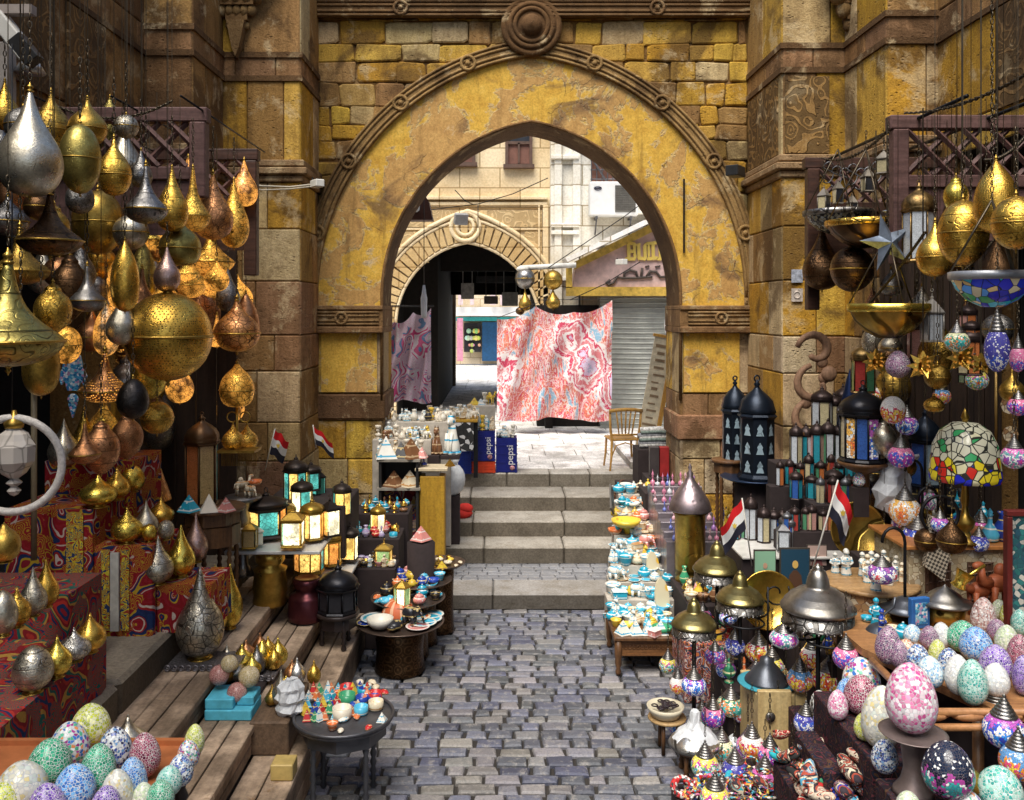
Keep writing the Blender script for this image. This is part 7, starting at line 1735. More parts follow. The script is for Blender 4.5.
g=MB(); g.box(2.75,3.5,8.3,8.55,P(0,430,8.45).z-.03,P(0,430,8.45).z-.002); g.bar((2.8,8.4,1.88),(2.8,8.4,P(0,430,8.45).z-.03),.02,6); g.bar((3.45,8.4,1.88),(3.45,8.4,P(0,430,8.45).z-.03),.02,6); tag(obj('upper_shelf',g,WOODX),'thin upper shelf board carrying the bronze lanterns','shelf')
g=MB(); g.lathe([(.11,0),(.12,.04),(.09,.2),(.04,.42),(.0,.55)],10); tag(obj('cone_shade',g,flat('navy_metal',(.015,.03,.09),.3,.6),loc=P(850,428,8.25)),'dark blue metal cone standing behind the big coloured lantern','cone')
FLP=lambda a:FL(a)
g=MB(); g.lathe([(.17,0),(.18,.03),(.06,.08),(.05,.6),(.07,1.2),(.05,P(0,461,7.2).z-.1),(.19,P(0,461,7.2).z-.03),(.20,P(0,461,7.2).z-.003)],20); tag(obj('pedestal',g,WOODX,loc=(X_(863,7.2),7.2,0)),'dark turned pedestal under the big coloured lantern','pedestal')
lantern(863,384,461,48,7.2,flat('black_lantern'),[GC['amber'],FL('l_orangew'),GC['blue'],FL('l_blue')],'large twelve sided lantern with orange, cream and blue beaded panes','large lanterns',z=P(0,461,7.2).z,n=12,df=.36)
me,ra=unit('egg',2.5); D=7.15; tag(obj('mosaic_egg_lamp',me,EGG('multi'),loc=P(859,487,D),scale=S(6,D)),'small black and white egg lamp under the big coloured lantern','egg lamp')
g=MB(); g.box(-.06,.06,-.05,.05,-.3,0); tag(obj('little_stand',g,flat('dark_cloth'),loc=P(859,487,D)),'dark block under the small black and white egg lamp','block')
lantern(925,408,486,34,7.6,BLK,[GC['blue'],PALEG],'dark blue lantern with arched panes hanging in the shop shadow','large lanterns',n=6,df=.4,top=LROD)
# white plastic bag
g=crumple([(0,0),(.10,.0),(.13,.06),(.14,.14),(.12,.22),(.11,.28),(.08,.34),(.06,.38),(.13,.43),(.16,.46),(.08,.45)],14,.022); tag(obj('plastic_bag',g,PLASW,loc=P(890,510,7.1),rot=(.1,.1,.4)),'crumpled white plastic bag under the dark blue lantern','bag')
# brass plates on edge
def plate(px,py,w,D,mat,label,tilt=.2,rz=0,name='brass_tray'):
    g=MB(); r=S(w/2,D); g.lathe([(0,.004),(r*.3,.004),(r*.32,.01),(r*.8,.01),(r*.84,.0),(r*.96,.03),(r,.03),(r*.98,.02)],40); tag(obj(name,g,mat,loc=P(px,py,D),rot=(PI/2-tilt,0,rz)),label,'tray')
plate(857,530,56,7.1,BR('agold','engrave'),'big engraved brass tray standing behind the white robed figures'); plate(768,600,58,7.2,BR('gold','hammer'),'yellow brass tray standing behind the iron scroll stand'); plate(834,601,30,7.2,ceramic('green_plate',(.1,.35,.15),(.8,.7,.2)),'small green and yellow plate leaning beside the pictures',.3,.4,'painted_plate')
# framed pictures (plain stand-ins)
def picture(px,py0,py1,w,D,cols,label):
    p=P(px,py1,D); a=S(w/2,D); h=S(py1-py0,D); t=thing('framed_picture',label,'picture',p); g=MB(); g.box(-a,a,0,.02,0,h); obj('backing',g,flat('dark_frame'),t)
    g=MB(); g.box(-a*.93,a*.93,-.004,-.001,h*.03,h*.97,cols[0]); g.lathe([(0,0),(a*.26,0),(a*.26,.001),(0,.001)],14); M_=M('picpaint',lambda:(lambda t_:t_.done(t_.attr()))(NT('picture_paint',rough=.35)))
    gg=MB(); gg.box(-a*.93,a*.93,-.004,-.001,h*.03,h*.97,cols[0]); gg.prism([(-a*.55,h*.03),(a*.55,h*.03),(a*.4,h*.38),(a*.12,h*.5),(-a*.12,h*.5),(-a*.4,h*.38)],-.007,-.005,cols[1]); gg.prism([(a*.2*math.cos(q),h*.63+a*.27*math.sin(q)) for q in [2*PI*k/14 for k in range(14)]],-.0085,-.0075,cols[2]); obj('painting',gg,M_,t)
picture(795,548,592,30,7.35,[(.02,.06,.10),(.10,.05,.03),(.65,.42,.12)],'framed picture of a pale yellow face on a dark blue ground'); picture(765,550,592,22,7.4,[(.25,.45,.30),(.6,.03,.05),(.5,.3,.2)],'framed picture of a red dressed figure on pale green'); picture(817,545,566,20,7.45,[(.5,.35,.3),(.3,.1,.1),(.7,.5,.4)],'small pink picture above the dark blue one')
riser(2.05,2.75,7.3,7.42,P(0,592,7.35).z,'ledge carrying the framed pictures')
# round inlaid table with musicians
D=6.5; t=thing('inlaid_table','round inlaid wooden table crowded with white robed musician figurines','table',(X_(870,D),D,0)); H=P(0,580,D).z; g=MB(); g.lathe([(.33,H-.03),(.335,H-.02),(.335,H-.005),(.32,H)],32); obj('table_top',g,m_wood((.45,.28,.13),(.25,.13,.05),.4,axis='x',name='pale_wood'),t)
g=MB(); g.lathe([(.30,H-.17),(.305,H-.031)],16,smooth=False); obj('inlaid_apron',g,INLAY,t)
for k in range(6):
    a=2*PI*k/6; g=MB(); g.bar((.25*math.cos(a),.25*math.sin(a),0),(.25*math.cos(a),.25*math.sin(a),H-.17),.022,6); obj('leg',g,WOODX,t)
for k in range(17):
    a=R.uniform(0,2*PI); q=.26*math.sqrt(R.random()); xx,yy=X_(870,D)+q*math.cos(a),D+q*math.sin(a)
    small('robed figurine',R.choice(['white','white','bone white','white','cream','brown']),500+900*xx/yy,0,R.uniform(13,17),H,'among the musicians on the round inlaid table','robed figurines on the round table',D=yy,hs=1.05)
# mosaic lamps on hat shaped stands
def hatstand(px,yt,w,D,label,lamps,zb=0.0,cap='pewter'):
    x=X_(px,D); r=S(w/2,D); zt=P(0,yt,D).z; t=thing('lamp_stand',label,'lamp stand',(x,D,zb)); z=zt-zb; hd=r*.95
    g=MB(); g.lathe([(.0,0),(.13,0),(.14,.015),(.09,.03),(.03,.05),(.02,.07),(0,.07)],24); obj('base',g,IRON,t)
    g=MB(); g.lathe([(.016,.06),(.016,z-hd*.9)],10); obj('pole',g,IRON,t)
    g=MB(); pr=[(r*.99,-.12*r),(r*1.04,-.10*r),(r*1.04,-.02*r),(r*.99,.02*r),(r*.93,.14*r),(r*.90,.15*r),(r*.78,.30*r),(r*.74,.31*r),(r*.56,.44*r),(r*.40,.50*r),(r*.34,.53*r),(r*.33,.58*r),(r*.29,.78*r),(r*.21,.98*r),(r*.13,1.03*r),(r*.15,1.08*r),(r*.07,1.14*r),(0,1.2*r)]; g.lathe(pr,36,c=(0,0,z-1.2*r)); obj('dome',g,m_brass('hat_dome_'+cap,(.34,.32,.29) if cap=='pewter' else (.30,.25,.10),'plain',.27),t)
    g=MB(); g.lathe([(r*.985,-.52*r),(r*1.02,-.50*r),(r*.985,-.47*r),(r*.975,-.12*r)],36,c=(0,0,z-1.2*r)); 
    for k in range(30): a=2*PI*k/30; g.sph((r*math.cos(a),r*math.sin(a),z-1.74*r),.009,seg=6,rings=4)
    obj('openwork_rim',g,BR('pewter','lace',2.4),t)
    for (lx,y0,y1,lw,side,pal,lab) in lamps:
        dx=X_(lx,D)-x; dx=max(-r*.9,min(r*.9,dx)); yy=D-side*math.sqrt(max(0,(r*.9)**2-dx*dx)); mlamp(lx,y0,y1,lw,yy,pal,lab,'mosaic globe lamps on the hat stands',top=zt-1.45*r)
hatstand(818,563,70,6.1,'widest pewter hat shaped stand on a black pole hung with mosaic lamps',[(784,618,648,29,-1,'l_pink','magenta mosaic globe on the far side of the widest hat stand'),(829,652,692,36,-1,'l_red','red and pink mosaic globe behind the black pole'),(843,694,744,39,1,'l_orange','yellow orange mosaic globe on the widest hat stand'),(832,736,790,41,1,'l_blue','blue mosaic globe with red bands low on the widest stand'),(795,762,815,40,1,'l_multi','turquoise and yellow flower mosaic globe at the bottom edge')])
hatstand(740,570,46,6.95,'brass coloured hat shaped lamp stand in the middle of the three',[(759,628,662,28,-1,'l_red','red mosaic globe right of the middle hat stand'),(756,656,692,30,1,'l_blue','deep blue mosaic globe with yellow flower on the middle stand'),(731,682,716,29,1,'l_teal','teal green mosaic globe on the middle hat stand'),(715,638,664,21,-1,'l_purple','small violet mosaic globe on the middle hat stand')],cap='olive')
hatstand(694,597,43,6.75,'smallest olive brass hat shaped stand nearest the street',[(678,664,694,17,-1,'l_red','small red mosaic globe on the smallest hat stand'),(694,664,695,25,1,'l_blue','sky blue mosaic globe on the smallest hat stand'),(713,692,727,24,1,'l_purple','violet mosaic globe with red star on the smallest stand')],cap='olive')
hatstand(717,540,46,7.7,'olive brass hat shaped stand behind the middle one',[(703,600,622,17,-1,'l_purple','dim violet mosaic globe under the rear hat stand'),(728,604,624,18,1,'l_blue','dim blue mosaic globe under the rear hat stand')],cap='olive')
for y0,y1,px,w,pal,D,l in [(690,748,1004,40,'l_blue',4.6,'blue and red mosaic globe lamp under the egg tray rim'),(722,780,1018,36,'l_orange',4.4,'orange and yellow mosaic globe lamp cut by the right border'),(768,812,715,30,'l_multi',5.6,'small amber and red mosaic globe lamp standing among the beads')]:
    mlamp(px,y0,y1,w,D,pal,l,'mosaic globe lamps near the beads',top=None)
# swan neck lamps
def swan(px,y0,y1,w,D,pal,base_px,base_py,label):
    pb=P(base_px,base_py,D); t=thing('swan_neck_lamp',label,'mosaic lamp',pb,0,'swan neck mosaic lamps')
    g=MB(); g.lathe([(0,0),(.16,0),(.17,.012),(.10,.035),(.07,.07),(.03,.09),(0,.09)],24); obj('base',g,flat('pewter_dark',(.10,.11,.13),.35,.7),t)
    gt=P(px,y0,D)-pb; h=S(y1-y0,D); r=S(w/2,D); sgn=1 if gt.x>=0 else -1
    g=MB(); x0=-.0; pts=[(0,0,.08),(gt.x*.2-.03*sgn,0,gt.z*.5)]; rr=max(abs(gt.x)/2,.05)
    pts+=[(gt.x/2-rr*sgn*math.cos(a),0,gt.z+.05+rr*1.3*math.sin(a)) for a in [PI*k/8 for k in range(9)]]; g.tube(pts,.011,8); obj('neck',g,IRON,t)
    me,ra=unit('sphere',1.5); gh=h*.62; obj('globe',me,FL(pal),t,loc=(gt.x,0,gt.z-h),scale=(r,r,gh/ra)); obj('cap',_cache[('cap',)],BR('pewter','hammer'),t,loc=(gt.x,0,gt.z-h+gh*.9),scale=(r,r,h*.35))
riser(2.72,3.2,6.55,7.0,1.43,'dark stand behind the round inlaid table',None)
swan(905,478,526,31,6.8,'l_orangew',922,560,'black swan neck lamp with an orange and white mosaic globe'); swan(918,507,556,34,6.7,'l_bw',938,566,'black swan neck lamp with a blue and white mosaic globe'); swan(882,550,584,30,6.1,'l_star',905,610,'black swan neck lamp with a red and white star globe'); swan(930,478,510,18,7.0,'l_pink',945,560,'small swan neck lamp with green and magenta globe')
mlamp(901,508,532,18,6.9,'l_star','small white mosaic globe between the swan neck lamps','mosaic globe lamps near the beads')
t=thing('plate_lamp_base','dark pewter lamp base resting on a turquoise rimmed dish','lamp base',P(880,640,5.9)); g=MB(); g.lathe([(0,0),(.19,0),(.2,.01),(.19,.015),(0,.01)],30); obj('dish',g,flat('turquoise_rim',(.05,.30,.38),.3),t); g=MB(); g.lathe([(.15,.016),(.145,.03),(.09,.06),(.07,.085),(.03,.11),(0,.12)],24); obj('body',g,flat('pewter_dark'),t); g=MB(); g.tube([(0,0,.11),(.03,0,.17),(.09,0,.22),(.10,0,.28)],.009,6); obj('neck',g,flat('pewter_dark'),t)
t=thing('plate_lamp_base','grey pewter lamp base on a turquoise dish beside the black pole','lamp base',P(767,683,6.5)); g=MB(); g.lathe([(0,0),(.2,0),(.21,.01),(.2,.015),(0,.01)],30); obj('dish',g,flat('turquoise_rim'),t); g=MB(); g.lathe([(.16,.016),(.155,.03),(.11,.08),(.09,.11),(.05,.15),(.05,.18),(0,.2)],24); obj('body',g,flat('pewter_dark'),t)
riser(1.8,2.15,6.3,6.75,P(0,683,6.5).z-.002,'pale wooden box under the grey lamp base',m_wood((.55,.42,.20),(.40,.28,.12),.5,axis='z',name='pale_straw_wood'))
riser(2.30,2.68,5.65,6.15,P(0,640,5.9).z-.002,'dark stand under the turquoise rimmed dish')
# hanging things on the right
HR='hanging lamps of the coloured lamp shop'
for row in [('tear',822,226,290,38,2.9,BR('bronze','engrave'),'dark bronze drop lamp hanging against the stone pilaster'),('sphere',852,246,292,42,2.75,BR('bronze','engrave'),'dark bronze ball lamp with gold engraved medallion'),('onion',935,222,277,36,2.75,BR('gold','hammer'),'golden onion lamp right of the brass lantern'),('sphere',963,200,266,48,2.6,BR('gold','engrave'),'big engraved gold ball lamp in the gold group'),('long',996,160,234,42,2.6,BR('gold','pierce'),'tall pierced gold lamp with a lattice cap'),('sphere',1016,196,250,46,2.45,BR('gold','engrave'),'gold ball lamp cut by the right border'),('urn',956,176,214,24,3.0,BR('bright','plain'),'small bright brass urn lamp above the big gold ball'),('onion',890,338,368,28,3.0,BR('bronze','engrave'),'dark bulb hanging under the fluted brass dish'),('sphere',893,396,424,24,3.0,FL('l_red'),'small red mosaic globe hanging in the shop shadow'),('flatpot',934,396,412,20,3.0,BR('gold','lace'),'small yellowish lamp hanging over the dark blue lantern'),('egg',898,350,378,24,2.8,EGG('purple'),'pink and black mosaic bulb hanging between brass stars'),('sphere',943,345,372,22,3.3,BR('bronze','lace'),'dark hanging ball lamp behind the white lantern'),('onion',1012,372,402,24,3.4,BR('agold','plain'),'dull brass lamp deep in the shop')]:
    kind,px,y0,y1,w,X,m,lab=row; hang(kind,px,y0,y1,w,X,m,lab,group=HR,band='mosaic' not in lab)
def dish(px,py,w,h,X,mat,rimmat,label,D=None,fl=0,fa=0.0):
    D=D or 900*X/(px-500); p=P(px,py+h,D); r=S(w/2,D); hh=S(h,D); t=thing('hanging_dish_lamp',label,'dish lamp',p)
    g=MB(); g.lathe([(0,0),(r*.25,.0),(r*.6,hh*.22),(r*.85,hh*.55),(r*.97,hh*.9),(r,hh),(r*.94,hh*.93),(r*.5,hh*.25),(0,hh*.1)],36,fl=fl,fa=fa); obj('bowl',g,mat,t); g=MB(); g.lathe([(r*1.0,hh*.82),(r*1.035,hh*.9),(r*1.03,hh*1.06),(r*.98,hh*1.08)],36,fl=fl,fa=fa); obj('rim',g,rimmat,t)
    for k in range(3):
        a=2*PI*k/3+.5; g=MB(); g.bar((r*math.cos(a),r*math.sin(a),hh),(0,0,hh+r*1.9),.006,5); obj('chain',g,CHAIN,t)
    if lrod(D)-p.z-hh-r*1.9>.05: obj('top_chain',chain_mesh(lrod(D)-p.z-hh-r*1.9),CHAIN,t,loc=(0,0,hh+r*1.9))
dish(838,212,66,22,2.95,m_mosaic('black_white_glass',[(.03,.03,.03),(.45,.5,.48),(.05,.05,.05),(.5,.45,.3)],(.02,.02,.02),40,.05),BR('pewter','lace'),'shallow black and pearl glass dish lamp against the pilaster'); dish(866,222,76,26,2.8,BR('bronze','engrave'),BR('gold','lace',2.0),'shallow dark brass dish lamp with gold fringe behind the steel star'); dish(888,306,76,32,2.75,BR('agold','engrave'),BR('bright','plain'),'wide fluted brass dish lamp with shining scalloped rim',fl=8,fa=.05)
dish(992,274,78,33,2.5,m_mosaic('stained_blue_dish',[(.03,.05,.55),(.65,.45,.2),(.05,.45,.6),(.7,.6,.4),(.05,.35,.12),(.04,.04,.5),(.1,.3,.7)],(.02,.02,.02),21,.03,.15,.15),flat('dull_lead',(.35,.36,.38),.4,.6),'blue and amber stained glass dish lamp hanging at the right border')
# steel star and brass stars
def star(px,py,w,D,mat,label,group,spikes=5,name='star_lamp'):
    r=S(w/2,D); g=MB()
    if spikes==5:
        pts=[]; 
        for k in range(10): a=PI/2+.25+PI*k/5; q=r if k%2==0 else r*.38; pts.append((q*math.cos(a),0,q*math.sin(a)))
        vs=pts+[(0,-r*.3,0),(0,r*.3,0)]; fs=[]
        for k in range(10): fs+=[(k,(k+1)%10,10),((k+1)%10,k,11)]
        g.add(vs,fs)
    else:
        dirs=[Vector((math.cos(2*PI*k/8)*math.cos(e),math.sin(2*PI*k/8)*math.cos(e),math.sin(e))) for e in (-.75,0,.75) for k in range(8)][::1]+[Vector((0,0,1)),Vector((0,0,-1))]
        for d in dirs[::2]:
            u=d.orthogonal().normalized(); w_=d.cross(u); b=[d*r*.35+(u*math.cos(a)+w_*math.sin(a))*r*.30 for a in (0,PI/2,PI,3*PI/2)]; g.add(b+[d*r],[(0,1,4),(1,2,4),(2,3,4),(3,0,4)])
    t=thing(name,label,'star lamp',P(px,py,D),R.uniform(-.2,.2),group); obj('star_body',g,mat,t); z=P(px,py,D).z
    g=MB(); g.bar((0,0,r*.8),(0,0,lrod(D)-z),.005,4); obj('cord',g,CHAIN,t)
star(887,243,60,6.35,flat('grey_blue_steel',(.22,.26,.32),.35,.7,var=.3),'grey blue steel star with faceted points','steel star',5); star(905,212,44,6.9,flat('grey_blue_steel'),'second grey steel star half hidden behind the lantern','steel star',5)
for px,py,w,l in [(876,362,30,'brass spiked star beside the dark bulb'),(923,366,34,'brass spiked star under the white lantern'),(962,358,34,'brass spiked star glowing right of the white lantern'),(981,364,26,'small brass spiked star near the blue glass drop')]:
    star(px,py,w,900*2.85/(px-500),M('starb',lambda:m_brass('star_brass',(.75,.50,.10),'pierce',.25,3.0,.5)),l,'brass spiked stars',0,'spiked_star_lamp')
lantern(919,182,262,33,6.35,flat('antique_brass_lantern',(.25,.16,.06),.4,.8,var=.5,sc=30),[GC['white']],'antique brass six sided lantern with arched white glass panes','hanging lanterns of the coloured lamp shop',n=6,df=.34,top=LROD)
lantern(932,290,342,24,6.3,flat('pale_tin',(.45,.43,.40),.4,.5),[GC['white'],GC['white']],'small white tin lantern with pierced pointed top','hanging lanterns of the coloured lamp shop',n=4,dome='pyr',df=.42,top=LROD)
for k,(px,py,w,l) in enumerate([(824,197,14,'square tin lantern hanging high by the dark hatch'),(838,190,12,'small tin lantern with pointed top by the dark hatch'),(868,178,16,'pale tin lantern with pyramid top under the dark hatch'),(852,204,12,'tiny dark lantern among the hooks'),(884,160,18,'pale conical tin shade under the maroon hatch'),(898,200,10,'slim red glass lantern under the hatch')]):
    lantern(px,py-14,py+14,w,7.9 if px<880 else 6.9,flat('old_tin',(.25,.22,.18),.45,.5),[GC['red'] if 'red' in l else GC['amber'],flat('dark_glass')],l,'little tin lanterns under the hatch',n=4,dome='pyr',df=.45,top=LROD-.05)
g=MB()
for k in range(7):
    c=P(828+k*8,170+R.uniform(-4,6),8.15); g.tube([c+Vector((.05*math.cos(a)*(1 if a<PI else -1)*1.0,0,.07*math.sin(a*1.0)-.05*(a/PI))) for a in [PI*j/6 for j in range(12)]],.006,4)
tag(obj('hook_bunch',g,flat('grey_iron')),'bunch of bent steel hooks on the chain of the dark hatch','hooks')
# drops of blue and green glass with bead strings
for px,y0,y1,w,pal,l in [(997,300,372,24,'l_bw','blue and white glass drop lamp with bead chains'),(957,318,352,24,'l_teal','green and gold glass drop lamp with bead chains'),(1018,330,372,16,'l_purple','violet glass drop lamp at the border')]:
    D=900*2.8/(px-500); mlamp(px,y0,y1,w,D,pal,l,HR,top=LROD)
g=MB()
for k in range(6): p=P(902+k*24,470-R.uniform(0,80),7.9); g.bar(p,(p.x,p.y,4.6),.003,4)
tag(obj('thin_cords',g,IRON),'thin dark cords hanging through the shop','cords')
# tiffany lamp and inlaid cabinet
t=thing('inlaid_cabinet','pale inlaid wooden cabinet with orange top and two latticed doors','cabinet',(3.33,6.7,0)); H=1.63
g=MB(); g.box(-.42,.5,-.3,.3,.9,H-.03,b=.005); obj('body',g,m_mosaic('pale_inlay',[(.50,.42,.27),(.58,.50,.34),(.42,.33,.2),(.62,.56,.42)],(.25,.16,.08),26,.03,.5),t); g=MB(); g.box(-.46,.54,-.34,.32,H-.028,H,b=.005); obj('top_board',g,m_wood((.48,.20,.06),(.3,.11,.03),.4,axis='x',name='orange_board'),t)
for xx in (-.22,.08):
    g=MB(); g.box(xx-.09,xx+.09,-.315,-.302,H-.45,H-.12)
    for k in range(6): g.bar((xx-.09,-.32,H-.45+k*.06),(xx+.09,-.32,H-.42+k*.06),.006,4); g.bar((xx-.075+k*.03,-.32,H-.45),(xx-.075+k*.03,-.32,H-.12),.006,4)
    obj('lattice_door',g,flat('dark_lattice',(.10,.05,.03),.5),t)
g=MB(); g.box(-.4,.48,-.28,.28,0,.899); obj('plinth',g,flat('dark_cloth'),t)
D=6.45; zc=1.632; t=thing('stained_glass_lamp','table lamp with a flowered stained glass shade and ornate brass foot','lamp',(X_(965,D),D,zc)); zs=P(0,480,D).z-zc; r=S(33,D); hs=S(57,D)
g=MB(); g.lathe([(r*1.0,0),(r*1.03,hs*.08),(r*.98,hs*.35),(r*.92,hs*.62),(r*.72,hs*.86),(r*.38,hs*1.0),(r*.12,hs*1.02)],36,c=(0,0,zs),fl=6,fa=.02)
tt=NT('stained_flowers',rough=.2,spec=.5); o_=tt.co('Object'); n_=tt.new('ShaderNodeTexVoronoi'); n_.inputs['Scale'].default_value=17; tt.l.new(o_,n_.inputs['Vector']); sx=tt.new('ShaderNodeSeparateXYZ'); tt.l.new(n_.outputs['Position'],sx.inputs[0]); sp=tt.new('ShaderNodeSeparateColor'); tt.l.new(n_.outputs['Color'],sp.inputs[0])
top_=tt.ramp(sp.outputs[0],[(0,(.62,.60,.45)),(.7,(.66,.62,.42)),(.78,(.05,.35,.12)),(.9,(.60,.58,.44))],'CONSTANT'); low_=tt.ramp(sp.outputs[1],[(0,(.6,.03,.02)),(.25,(.75,.6,.03)),(.5,(.02,.03,.5)),(.7,(.7,.66,.4)),(.85,(.75,.6,.03))],'CONSTANT')
zz=tt.math('GREATER_THAN',sx.outputs[2],zs+hs*.38); c_=tt.mix(zz,low_,top_); e_=tt.vor(o_,17,'DISTANCE_TO_EDGE'); c_=tt.mix(tt.ramp(e_,[(.04,1.0),(.07,0.0)]),c_,(.03,.03,.025)); tt.done(c_,emis=c_,estr=.12)
obj('shade',g,tt.m,t); g=MB(); pr=[(.11,0),(.12,.02),(.05,.05),(.03,.08),(.06,.12),(.07,.16),(.03,.20),(.02,.26),(.03,.3),(.018,zs+.02),(.018,zs+hs+.02),(.03,zs+hs+.04),(.01,zs+hs+.09),(0,zs+hs+.11)]; g.lathe(pr,16); obj('foot_and_stem',g,BR('agold','hammer'),t)
for px,k,c,w in ((990,'bottle','sky blue',24),(1003,'vase','deep blue',22),(983,'scarab','orange',16),(1012,'bottle','pink',16),(948,'incense burner','golden',18),(938,'vase','black',16)): small(k,c,px,0,w,zc,'on the inlaid cabinet by the stained glass lamp','vases on the inlaid cabinet',D=6.5,hs=1.1)
# checkered basket bag
t=thing('straw_bag','pale straw bag with black checks and a round hoop handle','bag',P(934,566,6.3)); g=MB(); tb=NT('checks',rough=.7); cb=tb.new('ShaderNodeTexChecker'); cb.inputs['Scale'].default_value=55; tb.l.new(tb.co('Object',rot=(0,.35,0)),cb.inputs['Vector']); cb.inputs['Color1'].default_value=(.52,.45,.34,1); cb.inputs['Color2'].default_value=(.06,.05,.04,1); tb.done(cb.outputs[0])
g.prism([(-.07,0),(.06,-.10),(.13,.28),(-.03,.36)],-.03,.03); obj('body',g,tb.m,t); g=MB(); g.torus((.04,0,.36),.13,.012,'y',24); obj('hoop_handle',g,IRON,t)
# metal tray with mortar, blue box, camels, framed panel
D=6.0; t=thing('metal_dish_lamp_base','wide grey metal lid on a pierced brass drum behind the eggs','drum',(X_(945,D),D,1.202)); h=P(0,602,D).z-1.202
g=MB(); g.lathe([(.12,0),(.125,h-.01)],20); obj('drum',g,BR('agold','pierce',1.0),t); g=MB(); g.lathe([(.0,h-.008),(.17,h-.008),(.175,h+.005),(.12,h+.02),(.10,h+.05),(.06,h+.08),(.02,h+.10),(0,h+.12)],28); obj('lid',g,BR('pewter','plain'),t)
g=MB(); g.lathe([(.03,0),(.05,.01),(.035,.04),(.04,.06),(.06,.12),(.065,.12)],18); g.bar((0,0,.06),(.09,0,.22),.01,6); tag(obj('brass_mortar',g,BR('bright','plain'),loc=P(957,588,5.9),rot=(0,.5,0)),'little brass mortar with pestle tipped on the grey lid','mortar')
# egg stands
ZE=1.20; t=thing('egg_table','large wooden rimmed table crowded with mosaic egg lamps','table',(2.95,5.5,0)); g=MB(); g.M=Matrix.Rotation(PI/2,4,'X'); g.prism([(-.72,.78),(.95,.78),(.95,-.80),(-.33,-.80),(-.70,.1)],ZE-.05,ZE-.002); g.M=Matrix.Diagonal((1,-1,-1,1))@Matrix.Rotation(PI/2,4,'X'); g.v=[(a,-b,abs(c)) for a,b,c in g.v]; g.M=Matrix.Identity(4); obj('table_top',g,m_wood((.40,.20,.08),(.22,.10,.04),.5,axis='x',name='tan_wood'),t)
g=MB(); 
for kk in range(9): g.sph((-.70+kk*.2,-.80,ZE-.02),.03,seg=8,rings=5,sc=(3.2,1,.9))
g.bar((-.74,-.80,ZE+.0),(.95,-.80,ZE+.0),.022,8); g.bar((-.74,-.80,ZE+.0),(-.72,-.1,ZE+.0),.022,8); g.bar((-.74,-.82,ZE-.07),(.95,-.82,ZE-.07),.02,8); obj('rim',g,m_wood((.45,.22,.09),(.28,.12,.05),.4,axis='x',name='carved_tan_rim'),t)
for sx_ in (-.4,.85):
    for sy_ in (-.7,.7): g=MB(); g.bar((sx_,sy_,0),(sx_,sy_,ZE-.051),.03,8); obj('leg',g,WOODX,t)
g=MB(); g.box(-.36,.84,-.60,.69,0,ZE-.06); obj('cover',g,flat('dark_cloth'),t)
riser(1.95,2.21,4.72,5.6,.93,'patterned cloth stand of the large mosaic eggs beside the pink one',EMB)
riser(1.9,2.95,3.7,4.56,.93,'patterned cloth stand at the bottom right corner',EMB)
GR='mosaic egg lamps on the wooden rimmed table'
for px,y0,y1,w,pal,lab in [(887,625,664,25,'purple','purple and white mosaic egg at the near end of the egg table'),(913,624,644,18,'skyblue','plain pale blue egg in the back row'),(929,625,650,19,'purple','purple mosaic egg in the back row beside pale blue'),(942,622,648,19,'white','plain white egg in the back row'),(963,620,652,31,'green','green mosaic egg at the centre back'),(976,627,662,32,'blue','vivid blue mosaic egg at the table centre'),(906,639,666,20,'orange','orange mosaic egg on the egg table'),(918,644,671,23,'bluewhite','white and blue speckled egg on the egg table'),(937,639,664,17,'lime','lime mosaic egg on the egg table'),(949,647,678,22,'bluewhite','black and blue speckled mosaic egg on the egg table'),(931,656,688,26,'skyblue','pale blue mosaic egg in the front row'),(959,654,695,26,'white','big cream white egg in the front row'),(973,659,705,29,'teal','pale teal mosaic egg in the front row'),(995,644,684,32,'violet','violet and blue mosaic egg in the front row'),(983,597,636,24,'brownpink','brown and pink mosaic egg high at the back'),(1000,599,620,16,'palegreen','plain pale green egg high at the back'),(1011,601,628,20,'lime','yellow green mosaic egg high at the back'),(1021,609,636,18,'teal','pale teal egg at the right border'),(997,619,642,19,'purple','purple speckled mosaic egg beneath the brown one'),(1006,624,655,23,'palegreen','pale green mosaic egg near the right border'),(1018,634,670,22,'maroon','maroon mosaic egg at the right border'),(1023,654,695,20,'violet','grey violet mosaic egg cut by the border'),(899,640,668,18,'purple','dark purple mosaic egg behind the orange one')]:
    egg(px,y0,y1,w,ZE,pal,lab,GR,D=max(4.78,min(6.22,Dz(y1,ZE))))
D=4.85; t=thing('egg_lamp','white egg lamp on a coiled metal spring foot','egg lamp',P(996,706,D)); me,ra=unit('egg',2.6); obj('egg',me,EGG('white'),t,loc=(0,0,.05),scale=S(13,D)); g=MB(); 
for kk in range(4): g.torus((0,0,.012+kk*.015),.06-.006*kk,.008,'z',18)
obj('spring_foot',g,BR('pewter','plain'),t)
GS='large mosaic eggs beside the pink one'
for px,y0,y1,w,pal,z,lab in [(862,657,700,37,'multi',.932,'large white egg speckled blue behind the maroon one'),(860,674,714,34,'maroon',.932,'large maroon and white mosaic egg'),(880,685,749,39,'cream',.932,'large cream egg with dark flecks beside the pink one'),(838,690,720,20,'pink',.932,'rose mosaic egg behind the hat stand pole')]:
    egg(px,y0,y1,w,z,pal,lab,GS)
